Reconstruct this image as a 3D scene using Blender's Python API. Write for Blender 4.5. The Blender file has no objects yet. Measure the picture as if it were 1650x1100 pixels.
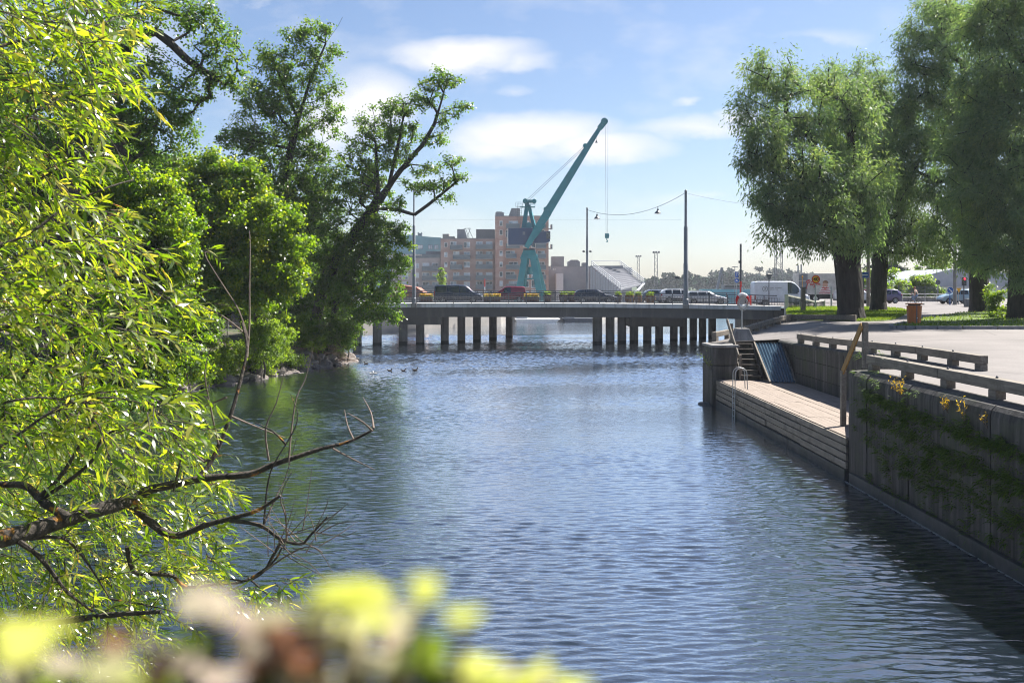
import bpy, math, random
import numpy as np
from mathutils import Vector, Matrix
R = math.radians
rng = np.random.default_rng(7)
random.seed(7)
SC = bpy.context.scene
COL = SC.collection
F = 1604.0
CAMZ = 5.7
HOR = 465.0
def X(px, d): return (px - 825.0) * d / F
def Z(py, d): return CAMZ - (py - HOR) * d / F
def P(px, py, d): return np.array([X(px, d), d, Z(py, d)])
def ss(t):
    t = min(1.0, max(0.0, t)); return t * t * (3 - 2 * t)

# ---------------------------------------------------------------- objects
WLOC = {}
def thing(name, label, cat, loc=(0, 0, 0), rz=0.0, group=None):
    o = bpy.data.objects.new(name, None)
    o.empty_display_size = 0.2
    COL.objects.link(o)
    o.location = loc
    o.rotation_euler = (0, 0, rz)
    o['label'] = label; o['category'] = cat
    if group: o['group'] = group
    WLOC[o.name] = np.array(loc, float)
    return o
def tag(o, label, cat, group=None, kind=None):
    o['label'] = label; o['category'] = cat
    if group: o['group'] = group
    if kind: o['kind'] = kind
    return o
def kids(o): return [c for c in bpy.data.objects if c.parent == o]
def copy_tree(o, parent=None):
    ch = kids(o)
    c = o.copy(); COL.objects.link(c)
    if parent is not None: c.parent = parent
    for k in ch: copy_tree(k, c)
    return c
def raw_mesh(name, verts, loops, starts, mat, smooth=False, attrs=None):
    me = bpy.data.meshes.new(name)
    verts = np.asarray(verts, np.float32)
    me.vertices.add(len(verts)); me.vertices.foreach_set('co', verts.ravel())
    me.loops.add(len(loops)); me.loops.foreach_set('vertex_index', np.asarray(loops, np.int32))
    me.polygons.add(len(starts)); me.polygons.foreach_set('loop_start', np.asarray(starts, np.int32))
    if attrs:
        for k, v in attrs.items():
            a = me.attributes.new(k, 'FLOAT', 'POINT'); a.data.foreach_set('value', np.asarray(v, np.float32))
    me.update(calc_edges=True)
    if smooth: me.polygons.foreach_set('use_smooth', np.ones(len(starts), bool))
    if mat: me.materials.append(mat)
    return me
class MB:
    """collects shapes, then links them as one mesh object"""
    def __init__(s): s.v = []; s.f = []
    def add(s, vs, fs):
        n = len(s.v); s.v.extend([tuple(map(float, v)) for v in vs]); s.f.extend([tuple(i + n for i in f) for f in fs]); return s
    def box(s, c, d, rz=0.0):
        hx, hy, hz = d[0] / 2, d[1] / 2, d[2] / 2; co, si = math.cos(rz), math.sin(rz)
        vs = []
        for z in (-hz, hz):
            for x, y in ((-hx, -hy), (hx, -hy), (hx, hy), (-hx, hy)):
                vs.append((c[0] + x * co - y * si, c[1] + x * si + y * co, c[2] + z))
        return s.add(vs, [(3, 2, 1, 0), (4, 5, 6, 7), (0, 1, 5, 4), (1, 2, 6, 5), (2, 3, 7, 6), (3, 0, 4, 7)])
    def b2(s, x0, x1, y0, y1, z0, z1): return s.box(((x0 + x1) / 2, (y0 + y1) / 2, (z0 + z1) / 2), (x1 - x0, y1 - y0, z1 - z0))
    def taper(s, c, d0, d1, h):
        vs = []
        for z, d in ((0, d0), (h, d1)):
            for x, y in ((-1, -1), (1, -1), (1, 1), (-1, 1)): vs.append((c[0] + x * d[0] / 2, c[1] + y * d[1] / 2, c[2] + z))
        return s.add(vs, [(3, 2, 1, 0), (4, 5, 6, 7), (0, 1, 5, 4), (1, 2, 6, 5), (2, 3, 7, 6), (3, 0, 4, 7)])
    def beam(s, a, b, w, h, up=(0, 0, 1)):
        a = Vector(a); b = Vector(b); d = (b - a).normalized(); up = Vector(up)
        if abs(d.dot(up)) > .98: up = Vector((0, 1, 0))
        sx = d.cross(up).normalized() * (w / 2); sz = sx.cross(d).normalized() * (h / 2)
        vs = [p + i * sx + j * sz for p in (a, b) for i, j in ((-1, -1), (1, -1), (1, 1), (-1, 1))]
        return s.add(vs, [(0, 1, 2, 3), (7, 6, 5, 4), (0, 4, 5, 1), (1, 5, 6, 2), (2, 6, 7, 3), (3, 7, 4, 0)])
    def tube(s, pts, rad, n=8, cap=True):
        pts = [Vector(p) for p in pts]; m = len(pts)
        if not hasattr(rad, '__len__'): rad = [rad] * m
        vs = []; u = None
        for i, p in enumerate(pts):
            d = (pts[min(i + 1, m - 1)] - pts[max(i - 1, 0)]).normalized()
            if u is None:
                u = d.cross(Vector((0, 0, 1)))
                if u.length < .05: u = d.cross(Vector((0, 1, 0)))
            u = (u - d * u.dot(d)).normalized(); w = d.cross(u)
            for k in range(n):
                a = 2 * math.pi * k / n
                vs.append(p + (u * math.cos(a) + w * math.sin(a)) * rad[i])
        fs = [(i * n + k, i * n + (k + 1) % n, (i + 1) * n + (k + 1) % n, (i + 1) * n + k) for i in range(m - 1) for k in range(n)]
        if cap: fs += [tuple(range(n - 1, -1, -1)), tuple((m - 1) * n + k for k in range(n))]
        return s.add(vs, fs)
    def lathe(s, c, prof, n=16, axis='z'):
        vs = []
        for r, h in prof:
            for k in range(n):
                a = 2 * math.pi * k / n
                if axis == 'z': vs.append((c[0] + r * math.cos(a), c[1] + r * math.sin(a), c[2] + h))
                elif axis == 'y': vs.append((c[0] + r * math.cos(a), c[1] + h, c[2] + r * math.sin(a)))
                else: vs.append((c[0] + h, c[1] + r * math.cos(a), c[2] + r * math.sin(a)))
        m = len(prof)
        fs = [(i * n + k, i * n + (k + 1) % n, (i + 1) * n + (k + 1) % n, (i + 1) * n + k) for i in range(m - 1) for k in range(n)]
        fs += [tuple(range(n - 1, -1, -1)), tuple((m - 1) * n + k for k in range(n))]
        return s.add(vs, fs)
    def prism(s, poly, a, b):
        """poly: 2-D (x, z) outline; extruded along y from a to b"""
        n = len(poly)
        vs = [(p[0], a, p[1]) for p in poly] + [(p[0], b, p[1]) for p in poly]
        return s.add(vs, [tuple(range(n)), tuple(range(2 * n - 1, n - 1, -1))] + [(i, n + i, n + (i + 1) % n, (i + 1) % n) for i in range(n)])
    def prismx(s, poly, a, b):
        n = len(poly)
        vs = [(a, p[0], p[1]) for p in poly] + [(b, p[0], p[1]) for p in poly]
        return s.add(vs, [tuple(range(n - 1, -1, -1)), tuple(range(n, 2 * n))] + [(i, (i + 1) % n, n + (i + 1) % n, n + i) for i in range(n)])
    def prismz(s, poly, a, b):
        n = len(poly)
        vs = [(p[0], p[1], a) for p in poly] + [(p[0], p[1], b) for p in poly]
        return s.add(vs, [tuple(range(n - 1, -1, -1)), tuple(range(n, 2 * n))] + [(i, (i + 1) % n, n + (i + 1) % n, n + i) for i in range(n)])
    def ball(s, c, r, n=12, m=8):
        if not hasattr(r, '__len__'): r = (r, r, r)
        vs = [(c[0], c[1], c[2] - r[2])]
        for i in range(1, m):
            t = math.pi * i / m - math.pi / 2
            for k in range(n):
                a = 2 * math.pi * k / n
                vs.append((c[0] + r[0] * math.cos(t) * math.cos(a), c[1] + r[1] * math.cos(t) * math.sin(a), c[2] + r[2] * math.sin(t)))
        vs.append((c[0], c[1], c[2] + r[2])); L = len(vs) - 1
        fs = [(0, 1 + (k + 1) % n, 1 + k) for k in range(n)]
        for i in range(m - 2):
            for k in range(n): fs.append((1 + i * n + k, 1 + i * n + (k + 1) % n, 1 + (i + 1) * n + (k + 1) % n, 1 + (i + 1) * n + k))
        fs += [(L, 1 + (m - 2) * n + k, 1 + (m - 2) * n + (k + 1) % n) for k in range(n)]
        return s.add(vs, fs)
    def build(s, name, mat, parent=None, smooth=False, bevel=0.0, local=False):
        v = np.array(s.v, np.float32).reshape(-1, 3)
        off = np.zeros(3)
        if parent is not None and not local: off = WLOC.get(parent.name, np.zeros(3))
        me = bpy.data.meshes.new(name)
        me.from_pydata((v - off.astype(np.float32)).tolist(), [], s.f)
        if mat: me.materials.append(mat)
        if smooth:
            me.polygons.foreach_set('use_smooth', np.ones(len(me.polygons), bool))
            try: me.set_sharp_from_angle(angle=R(40))
            except Exception: pass
        me.update()
        o = bpy.data.objects.new(name, me); COL.objects.link(o)
        if parent is not None:
            o.parent = parent; WLOC[o.name] = off
        if bevel:
            b = o.modifiers.new('edge', 'BEVEL'); b.width = bevel; b.segments = 2; b.limit_method = 'ANGLE'; b.angle_limit = R(35)
        return o
def solo(mb, name, mat, label, cat, group=None, **k):
    """a thing that is one mesh: origin at its base"""
    v = np.array(mb.v); c = np.array([(v[:, 0].min() + v[:, 0].max()) / 2, (v[:, 1].min() + v[:, 1].max()) / 2, v[:, 2].min()])
    mb.v = [tuple(p) for p in (v - c)]
    o = mb.build(name, mat, None, **k); o.location = c; WLOC[o.name] = c
    return tag(o, label, cat, group)
def struct(mb, name, mat, **k):
    o = mb.build(name, mat, None, **k); o['kind'] = 'structure'; return o
def obj_from(me, name, parent=None):
    o = bpy.data.objects.new(name, me); COL.objects.link(o)
    if parent is not None: o.parent = parent; WLOC[o.name] = WLOC.get(parent.name, np.zeros(3))
    return o

# ---------------------------------------------------------------- materials
def new_mat(name):
    m = bpy.data.materials.new(name); m.use_nodes = True
    nt = m.node_tree
    return m, nt, nt.nodes['Principled BSDF'], nt.nodes['Material Output']
def N(nt, t, **kw):
    n = nt.nodes.new(t)
    for k, v in kw.items():
        if k.startswith('i_'): n.inputs[k[2:].replace('_', ' ')].default_value = v
        else: setattr(n, k, v)
    return n
def ramp(nt, src, stops):
    r = nt.nodes.new('ShaderNodeValToRGB'); e = r.color_ramp.elements
    while len(e) < len(stops): e.new(0.5)
    for k, (p, c) in enumerate(stops):
        e[k].position = p; e[k].color = (*c, 1) if len(c) == 3 else c
    nt.links.new(src, r.inputs[0]); return r.outputs[0]
def mat(name, c1, c2=None, scale=3.0, rough=0.7, metal=0.0, bump=0.0, bscale=None, stretch=(1, 1, 1), dirt=None, spec=0.5, detail=6):
    m, nt, b, out = new_mat(name)
    b.inputs['Roughness'].default_value = rough; b.inputs['Metallic'].default_value = metal
    b.inputs['Specular IOR Level'].default_value = spec
    if c2 is None: c2 = tuple(x * 0.72 for x in c1)
    tc = N(nt, 'ShaderNodeTexCoord'); mp = N(nt, 'ShaderNodeMapping'); mp.inputs['Scale'].default_value = stretch
    nt.links.new(tc.outputs['Object'], mp.inputs[0])
    no = N(nt, 'ShaderNodeTexNoise', i_Scale=scale, i_Detail=detail, i_Roughness=0.6); nt.links.new(mp.outputs[0], no.inputs['Vector'])
    col = ramp(nt, no.outputs['Fac'], [(0.32, c2), (0.68, c1)])
    if dirt:
        dcol, dscale, lo, hi, dst = dirt
        mp2 = N(nt, 'ShaderNodeMapping'); mp2.inputs['Scale'].default_value = dst; mp2.inputs['Location'].default_value = (3.1, 7.7, 1.3)
        nt.links.new(tc.outputs['Object'], mp2.inputs[0])
        n2 = N(nt, 'ShaderNodeTexNoise', i_Scale=dscale, i_Detail=7.0, i_Roughness=0.65); nt.links.new(mp2.outputs[0], n2.inputs['Vector'])
        f = ramp(nt, n2.outputs['Fac'], [(lo, (0, 0, 0)), (hi, (1, 1, 1))])
        mx = N(nt, 'ShaderNodeMixRGB'); nt.links.new(f, mx.inputs[0]); nt.links.new(col, mx.inputs[1]); mx.inputs[2].default_value = (*dcol, 1)
        col = mx.outputs[0]
    nt.links.new(col, b.inputs['Base Color'])
    if bump:
        n3 = N(nt, 'ShaderNodeTexNoise', i_Scale=bscale or scale * 4, i_Detail=6.0); nt.links.new(mp.outputs[0], n3.inputs['Vector'])
        bp = N(nt, 'ShaderNodeBump', i_Strength=1.0, i_Distance=bump); nt.links.new(n3.outputs['Fac'], bp.inputs['Height'])
        nt.links.new(bp.outputs[0], b.inputs['Normal'])
    return m
def leaf_mat(name, stops, trans, tmix=0.45, rough=0.45, spec=0.35):
    """leaf: gloss + diffuse + light passing through; colour varies leaf by leaf"""
    m, nt, b, out = new_mat(name)
    at = N(nt, 'ShaderNodeAttribute', attribute_name='tint')
    c = ramp(nt, at.outputs['Fac'], stops); nt.links.new(c, b.inputs['Base Color'])
    b.inputs['Roughness'].default_value = rough; b.inputs['Specular IOR Level'].default_value = spec
    t = N(nt, 'ShaderNodeBsdfTranslucent'); ct = ramp(nt, at.outputs['Fac'], trans); nt.links.new(ct, t.inputs[0])
    mx = N(nt, 'ShaderNodeMixShader'); mx.inputs[0].default_value = tmix
    nt.links.new(b.outputs[0], mx.inputs[1]); nt.links.new(t.outputs[0], mx.inputs[2]); nt.links.new(mx.outputs[0], out.inputs[0])
    return m

M = {}
M['concrete'] = mat('concrete', (.27, .26, .25), (.17, .165, .16), 1.5, .85, bump=.01, dirt=((.08, .075, .07), 1.2, .5, .75, (2, 2, .25)))
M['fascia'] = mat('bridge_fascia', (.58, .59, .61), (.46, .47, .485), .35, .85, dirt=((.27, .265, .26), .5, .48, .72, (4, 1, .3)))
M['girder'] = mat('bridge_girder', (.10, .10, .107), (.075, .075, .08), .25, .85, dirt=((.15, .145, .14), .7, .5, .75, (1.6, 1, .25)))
M['concrete_dark'] = mat('concrete_dark', (.15, .145, .14), (.08, .078, .075), 1.2, .85, bump=.01, dirt=((.035, .033, .03), 1.5, .45, .7, (2, 2, .2)))
M['kerb'] = mat('kerb_stone', (.26, .25, .25), (.17, .165, .17), 4, .8, bump=.004)
M['wood_grey'] = mat('weathered_wood', (.23, .2, .165), (.12, .1, .08), 3, .8, bump=.004, stretch=(6, .5, 6), dirt=((.07, .06, .045), 2.0, .5, .75, (1, 1, 1)))
M['wood_deck'] = mat('deck_wood', (.27, .22, .185), (.18, .145, .12), 3, .85, bump=.003, stretch=(8, .4, 1), dirt=((.19, .15, .12), .8, .5, .75, (1, 1, 1)))
M['wood_ochre'] = mat('ochre_wood', (.36, .2, .05), (.2, .11, .035), 3, .8, stretch=(3, 3, .6))
M['steel'] = mat('galvanised_steel', (.42, .43, .44), (.3, .31, .32), 5, .45, .7)
M['dark_steel'] = mat('dark_steel', (.09, .1, .12), (.06, .065, .08), 5, .5, .3)
M['rail_paint'] = mat('railing_paint', (.10, .11, .13), (.07, .075, .09), 6, .5)
M['lamp_grey'] = mat('lamp_post_paint', (.22, .235, .26), (.16, .17, .19), 3, .5, .2)
M['white'] = mat('white_paint', (.75, .75, .74), (.62, .62, .61), 2, .5)
M['offwhite'] = mat('offwhite_paint', (.6, .58, .54), (.42, .4, .36), 2, .6)
M['black'] = mat('black_rubber', (.022, .022, .024), (.014, .014, .016), 6, .7)
M['teal'] = mat('teal_crane_paint', (.02, .215, .25), (.012, .15, .185), .6, .5, dirt=((.05, .14, .15), 1.0, .55, .8, (1, 1, .3)))
M['navy'] = mat('navy_crane_house', (.035, .07, .15), (.027, .057, .125), .7, .5, dirt=((.08, .09, .12), .9, .58, .75, (1, 1, .4)))
M['yellow'] = mat('sign_yellow', (.85, .42, .01), (.8, .38, .01), 2, .5)
M['red'] = mat('sign_red', (.55, .02, .015), (.48, .015, .015), 2, .5)
M['blue'] = mat('sign_blue', (.01, .10, .42), (.01, .085, .36), 2, .45)
M['grey_back'] = mat('sign_back', (.13, .14, .16), (.1, .11, .12), 3, .5, .3)
M['orange'] = mat('bin_orange', (.55, .15, .025), (.47, .12, .02), 2, .5, dirt=((.2, .07, .03), 3, .55, .8, (1, 1, .4)))
M['rope'] = mat('rope', (.5, .48, .43), (.36, .35, .32), 20, .9)
M['pillar'] = mat('pillar_concrete', (.15, .145, .15), (.09, .088, .09), .8, .85, bump=.01, dirt=((.05, .045, .042), 1.2, .5, .72, (2, 2, .25)))
M['bark'] = mat('willow_bark', (.042, .035, .031), (.014, .012, .011), 4, .95, bump=.09, bscale=5, stretch=(1.5, 1.5, .35))
M['bark2'] = mat('alder_bark', (.06, .052, .045), (.03, .026, .023), 4, .95, bump=.02, stretch=(1.5, 1.5, .4))
M['twig'] = mat('near_bark', (.085, .07, .06), (.022, .018, .015), 22, .95, bump=.012, bscale=45, dirt=((.45, .19, .02), 7, .60, .66, (1, 1, 1)))
M['wood_shade'] = mat('timber_shade_tone', (.085, .072, .06), (.04, .034, .03), 3, .85, bump=.004, stretch=(.5, 6, 6))  # shade on the stairs is put into this darker wood colour
M['deadtwig'] = mat('dead_twig', (.20, .155, .125), (.11, .085, .07), 14, .9)
M['rock'] = mat('bank_rock', (.20, .17, .16), (.11, .095, .088), 2.5, .9, bump=.05, bscale=6, dirt=((.10, .085, .075), 2.2, .52, .7, (1, 1, 1)))
M['soil'] = mat('bank_soil', (.11, .085, .06), (.05, .045, .03), 1.2, .95, bump=.05, dirt=((.05, .075, .02), .5, .45, .6, (1, 1, 1)))
M['lawn'] = mat('lawn_ground', (.10, .15, .02), (.06, .095, .015), 2, .95)
def asphalt():
    m, nt, b, out = new_mat('asphalt')
    tc = N(nt, 'ShaderNodeTexCoord')
    a = N(nt, 'ShaderNodeTexNoise', i_Scale=.22, i_Detail=6.0, i_Roughness=.65); nt.links.new(tc.outputs['Object'], a.inputs['Vector'])
    c = N(nt, 'ShaderNodeTexNoise', i_Scale=14., i_Detail=4.0); nt.links.new(tc.outputs['Object'], c.inputs['Vector'])
    ca = ramp(nt, a.outputs['Fac'], [(.3, (.10, .088, .085)), (.52, (.148, .131, .127)), (.75, (.19, .169, .163))])
    cc = ramp(nt, c.outputs['Fac'], [(.3, (.78, .78, .78)), (.7, (1, 1, 1))])
    mx = N(nt, 'ShaderNodeMixRGB', blend_type='MULTIPLY'); mx.inputs[0].default_value = 1
    nt.links.new(ca, mx.inputs[1]); nt.links.new(cc, mx.inputs[2])
    v = N(nt, 'ShaderNodeTexVoronoi', feature='DISTANCE_TO_EDGE', i_Scale=.16)
    n2 = N(nt, 'ShaderNodeTexNoise', i_Scale=.7, i_Detail=5.0); nt.links.new(tc.outputs['Object'], n2.inputs['Vector'])
    ad = N(nt, 'ShaderNodeMixRGB'); ad.inputs[0].default_value = .12
    nt.links.new(tc.outputs['Object'], ad.inputs[1]); nt.links.new(n2.outputs['Color'], ad.inputs[2]); nt.links.new(ad.outputs[0], v.inputs['Vector'])
    cr = ramp(nt, v.outputs['Distance'], [(0.0, (.45, .45, .45)), (.012, (1, 1, 1))])
    m2 = N(nt, 'ShaderNodeMixRGB', blend_type='MULTIPLY'); m2.inputs[0].default_value = .8
    nt.links.new(mx.outputs[0], m2.inputs[1]); nt.links.new(cr, m2.inputs[2]); nt.links.new(m2.outputs[0], b.inputs['Base Color'])
    b.inputs['Roughness'].default_value = .75
    bp = N(nt, 'ShaderNodeBump', i_Strength=1., i_Distance=.006); nt.links.new(c.outputs['Fac'], bp.inputs['Height']); nt.links.new(bp.outputs[0], b.inputs['Normal'])
    return m
M['asphalt'] = asphalt()
def wall_mat():
    """board-marked old concrete: upright boards, courses, damp dark streaks, moss"""
    m, nt, b, out = new_mat('quay_concrete')
    tc = N(nt, 'ShaderNodeTexCoord')
    def noise(scale, st, det=6.0, loc=(0, 0, 0)):
        mp = N(nt, 'ShaderNodeMapping'); mp.inputs['Scale'].default_value = st; mp.inputs['Location'].default_value = loc
        nt.links.new(tc.outputs['Object'], mp.inputs[0])
        n = N(nt, 'ShaderNodeTexNoise', i_Scale=scale, i_Detail=det, i_Roughness=.65); nt.links.new(mp.outputs[0], n.inputs['Vector']); return n.outputs['Fac']
    base = ramp(nt, noise(1.0, (2, 5, .35)), [(.3, (.026, .025, .023)), (.5, (.07, .065, .061)), (.75, (.15, .143, .136))])
    st = ramp(nt, noise(2.2, (3, 3, .16), loc=(5, 1, 2)), [(.42, (.3, .3, .3)), (.6, (1, 1, 1))])
    mx = N(nt, 'ShaderNodeMixRGB', blend_type='MULTIPLY'); mx.inputs[0].default_value = .85
    nt.links.new(base, mx.inputs[1]); nt.links.new(st, mx.inputs[2])
    moss = ramp(nt, noise(.7, (1, 1, 1.4), loc=(9, 4, 7)), [(.5, (0, 0, 0)), (.68, (1, 1, 1))])
    m2 = N(nt, 'ShaderNodeMixRGB'); nt.links.new(moss, m2.inputs[0]); nt.links.new(mx.outputs[0], m2.inputs[1]); m2.inputs[2].default_value = (.045, .055, .028, 1)
    nt.links.new(m2.outputs[0], b.inputs['Base Color']); b.inputs['Roughness'].default_value = .85
    mpw = N(nt, 'ShaderNodeMapping'); mpw.inputs['Scale'].default_value = (1, 1, 1); nt.links.new(tc.outputs['Object'], mpw.inputs[0])
    wv = N(nt, 'ShaderNodeTexWave', wave_type='BANDS', bands_direction='Y', wave_profile='SAW', i_Scale=.9, i_Distortion=.6, i_Detail=2.0); nt.links.new(mpw.outputs[0], wv.inputs['Vector'])
    hn = noise(6., (1, 1, .4))
    ad = N(nt, 'ShaderNodeMath', operation='MULTIPLY_ADD'); ad.inputs[1].default_value = .5; nt.links.new(wv.outputs['Fac'], ad.inputs[0]); nt.links.new(hn, ad.inputs[2])
    bp = N(nt, 'ShaderNodeBump', i_Strength=1., i_Distance=.04); nt.links.new(ad.outputs[0], bp.inputs['Height']); nt.links.new(bp.outputs[0], b.inputs['Normal'])
    return m
M['quay'] = wall_mat()
def glass(name, c, rough=.06):
    m, nt, b, out = new_mat(name)
    b.inputs['Base Color'].default_value = (*c, 1); b.inputs['Roughness'].default_value = rough; b.inputs['Specular IOR Level'].default_value = .9
    b.inputs['IOR'].default_value = 1.5
    return m
M['car_glass'] = glass('car_glass', (.015, .025, .032))
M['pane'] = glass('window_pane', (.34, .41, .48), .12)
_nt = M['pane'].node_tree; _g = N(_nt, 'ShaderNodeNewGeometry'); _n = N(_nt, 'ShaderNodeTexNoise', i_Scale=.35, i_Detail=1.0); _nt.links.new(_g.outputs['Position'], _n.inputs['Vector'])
_nt.links.new(ramp(_nt, _n.outputs['Fac'], [(.4, (.05, .07, .09)), (.5, (.3, .38, .46)), (.62, (.62, .66, .7))]), _nt.nodes['Principled BSDF'].inputs['Base Color'])  # bright tones paint the sky's reflection into the pane colour
M['balcony_glass'] = glass('balcony_glass', (.09, .12, .15), .2)
def paint(name, c, rough=.25):
    m, nt, b, out = new_mat(name)
    tc = N(nt, 'ShaderNodeTexCoord'); no = N(nt, 'ShaderNodeTexNoise', i_Scale=3., i_Detail=4.); nt.links.new(tc.outputs['Object'], no.inputs['Vector'])
    nt.links.new(ramp(nt, no.outputs['Fac'], [(.3, tuple(x * .85 for x in c)), (.7, c)]), b.inputs['Base Color'])
    b.inputs['Roughness'].default_value = rough; b.inputs['Coat Weight'].default_value = .5; b.inputs['Coat Roughness'].default_value = .05
    return m

# ---------------------------------------------------------------- camera, light, sky
cam = bpy.data.cameras.new('camera'); co = bpy.data.objects.new('camera', cam); COL.objects.link(co)
co.location = (0, 0, CAMZ); co.rotation_euler = (R(90), 0, 0)
cam.lens = 35.0; cam.sensor_width = 36.0; cam.shift_y = -(550 - HOR) / 1650.0
cam.clip_start = .05; cam.clip_end = 6000
cam.dof.use_dof = True; cam.dof.focus_distance = 16.0; cam.dof.aperture_fstop = 5.0
SC.camera = co
SUN_EL, SUN_AZ = 51.0, 54.0      # azimuth to the right of the view direction
su = bpy.data.lights.new('sun', 'SUN'); so = bpy.data.objects.new('sun', su); COL.objects.link(so)
su.energy = 5.0; su.angle = R(.5); su.color = (1.0, .95, .86)
sd = Vector((math.sin(R(SUN_AZ)) * math.cos(R(SUN_EL)), math.cos(R(SUN_AZ)) * math.cos(R(SUN_EL)), math.sin(R(SUN_EL))))
so.rotation_euler = (-sd).to_track_quat('-Z', 'Y').to_euler(); so.location = (40, 60, 90)
W = bpy.data.worlds.new('World'); SC.world = W; W.use_nodes = True
nt = W.node_tree; bg = nt.nodes['Background']
sky = N(nt, 'ShaderNodeTexSky', sky_type='NISHITA'); sky.sun_disc = False
sky.sun_elevation = R(SUN_EL); sky.sun_rotation = R(SUN_AZ); sky.air_density = 1.0; sky.dust_density = .8; sky.ozone_density = 3.0; sky.altitude = 0
tc = N(nt, 'ShaderNodeTexCoord'); sp = N(nt, 'ShaderNodeSeparateXYZ'); nt.links.new(tc.outputs['Generated'], sp.inputs[0])
def MA(op, a, b=None, c=None, clamp=False):
    n = N(nt, 'ShaderNodeMath', operation=op); n.use_clamp = clamp
    for k, v in enumerate((a, b, c)):
        if v is None: continue
        if isinstance(v, (int, float)): n.inputs[k].default_value = v
        else: nt.links.new(v, n.inputs[k])
    return n.outputs[0]
yy = MA('MAXIMUM', sp.outputs['Y'], .05)
u0 = MA('DIVIDE', sp.outputs['X'], yy); v0 = MA('DIVIDE', sp.outputs['Z'], yy)
cb = N(nt, 'ShaderNodeCombineXYZ'); nt.links.new(u0, cb.inputs[0]); nt.links.new(MA('MULTIPLY', v0, 2.0), cb.inputs[1]); nt.links.new(MA('MULTIPLY', sp.outputs['Y'], .3), cb.inputs[2])
nb = N(nt, 'ShaderNodeTexNoise', i_Scale=7., i_Detail=8., i_Roughness=.55); nt.links.new(cb.outputs[0], nb.inputs['Vector'])
nw = N(nt, 'ShaderNodeTexNoise', i_Scale=15., i_Detail=6., i_Roughness=.55); nt.links.new(cb.outputs[0], nw.inputs['Vector'])
uw = MA('ADD', u0, MA('MULTIPLY', MA('SUBTRACT', nb.outputs['Fac'], .5), .10)); vw = MA('ADD', v0, MA('MULTIPLY', MA('SUBTRACT', nw.outputs['Fac'], .5), .035))
CLOUDS = [(765, 85, 135, 32, 1.1), (850, 98, 70, 18, .6), (600, 165, 90, 70, 1.2), (545, 200, 80, 60, .8), (815, 146, 45, 12, .35), (1110, 162, 28, 10, .5), (1120, 205, 130, 26, .75),
          (870, 215, 160, 40, 1.3), (960, 235, 140, 32, 1.2), (790, 235, 110, 40, .9), (1190, 190, 60, 18, .8), (1115, 318, 60, 16, .45), (420, 0, 50, 14, .5),
          (1330, 60, 90, 18, .3), (200, 60, 160, 60, .5), (1500, 330, 200, 40, .5), (740, 290, 120, 20, .3), (-300, 150, 300, 70, 1.0), (2000, 60, 300, 80, 1.0), (800, -500, 500, 120, .8), (1700, -900, 500, 160, .9)]
acc = None
for (cx, cy, rx, ry, w) in CLOUDS:
    du = MA('DIVIDE', MA('SUBTRACT', uw, (cx - 825) / F), rx / F); dv = MA('DIVIDE', MA('SUBTRACT', vw, (HOR - cy) / F), ry / F)
    e = MA('MULTIPLY', MA('SUBTRACT', 1.0, MA('SQRT', MA('ADD', MA('MULTIPLY', du, du), MA('MULTIPLY', dv, dv))), None, True), w)
    acc = e if acc is None else MA('MAXIMUM', acc, e)
den = MA('ADD', acc, MA('MULTIPLY', MA('SUBTRACT', nb.outputs['Fac'], .5), .8))
den = MA('ADD', den, MA('MULTIPLY', MA('SUBTRACT', nw.outputs['Fac'], .5), .55))
fr = ramp(nt, den, [(.0, (0, 0, 0)), (.32, (.42, .42, .42)), (.85, (.95, .95, .95))])
front = MA('GREATER_THAN', sp.outputs['Y'], .06)
cf = MA('MULTIPLY', fr, front)
mxc = N(nt, 'ShaderNodeMixRGB'); nt.links.new(cf, mxc.inputs[0])
skt = N(nt, 'ShaderNodeMixRGB', blend_type='MULTIPLY'); skt.inputs[0].default_value = 1.0; skt.inputs[2].default_value = (1.0, 1.0, 1.06, 1); nt.links.new(sky.outputs[0], skt.inputs[1]); nt.links.new(skt.outputs[0], mxc.inputs[1])
CLOUD_COL = (7.6, 7.6, 7.75, 1)
mxc.inputs[2].default_value = CLOUD_COL
nt.links.new(mxc.outputs[0], bg.inputs[0]); bg.inputs[1].default_value = .05
SC.view_settings.view_transform = 'Standard'; SC.view_settings.look = 'None'; SC.view_settings.gamma = 1.0
SC.view_settings.exposure = 1.46; SC.view_settings.use_curve_mapping = False
SC.cycles.filter_width = 1.05; SC.cycles.max_bounces = 8; SC.cycles.transparent_max_bounces = 8; SC.cycles.volume_bounces = 0
SC.cycles.diffuse_bounces = 4; SC.cycles.glossy_bounces = 3; SC.cycles.transmission_bounces = 4
SC.cycles.sample_clamp_indirect = 6.0
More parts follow.
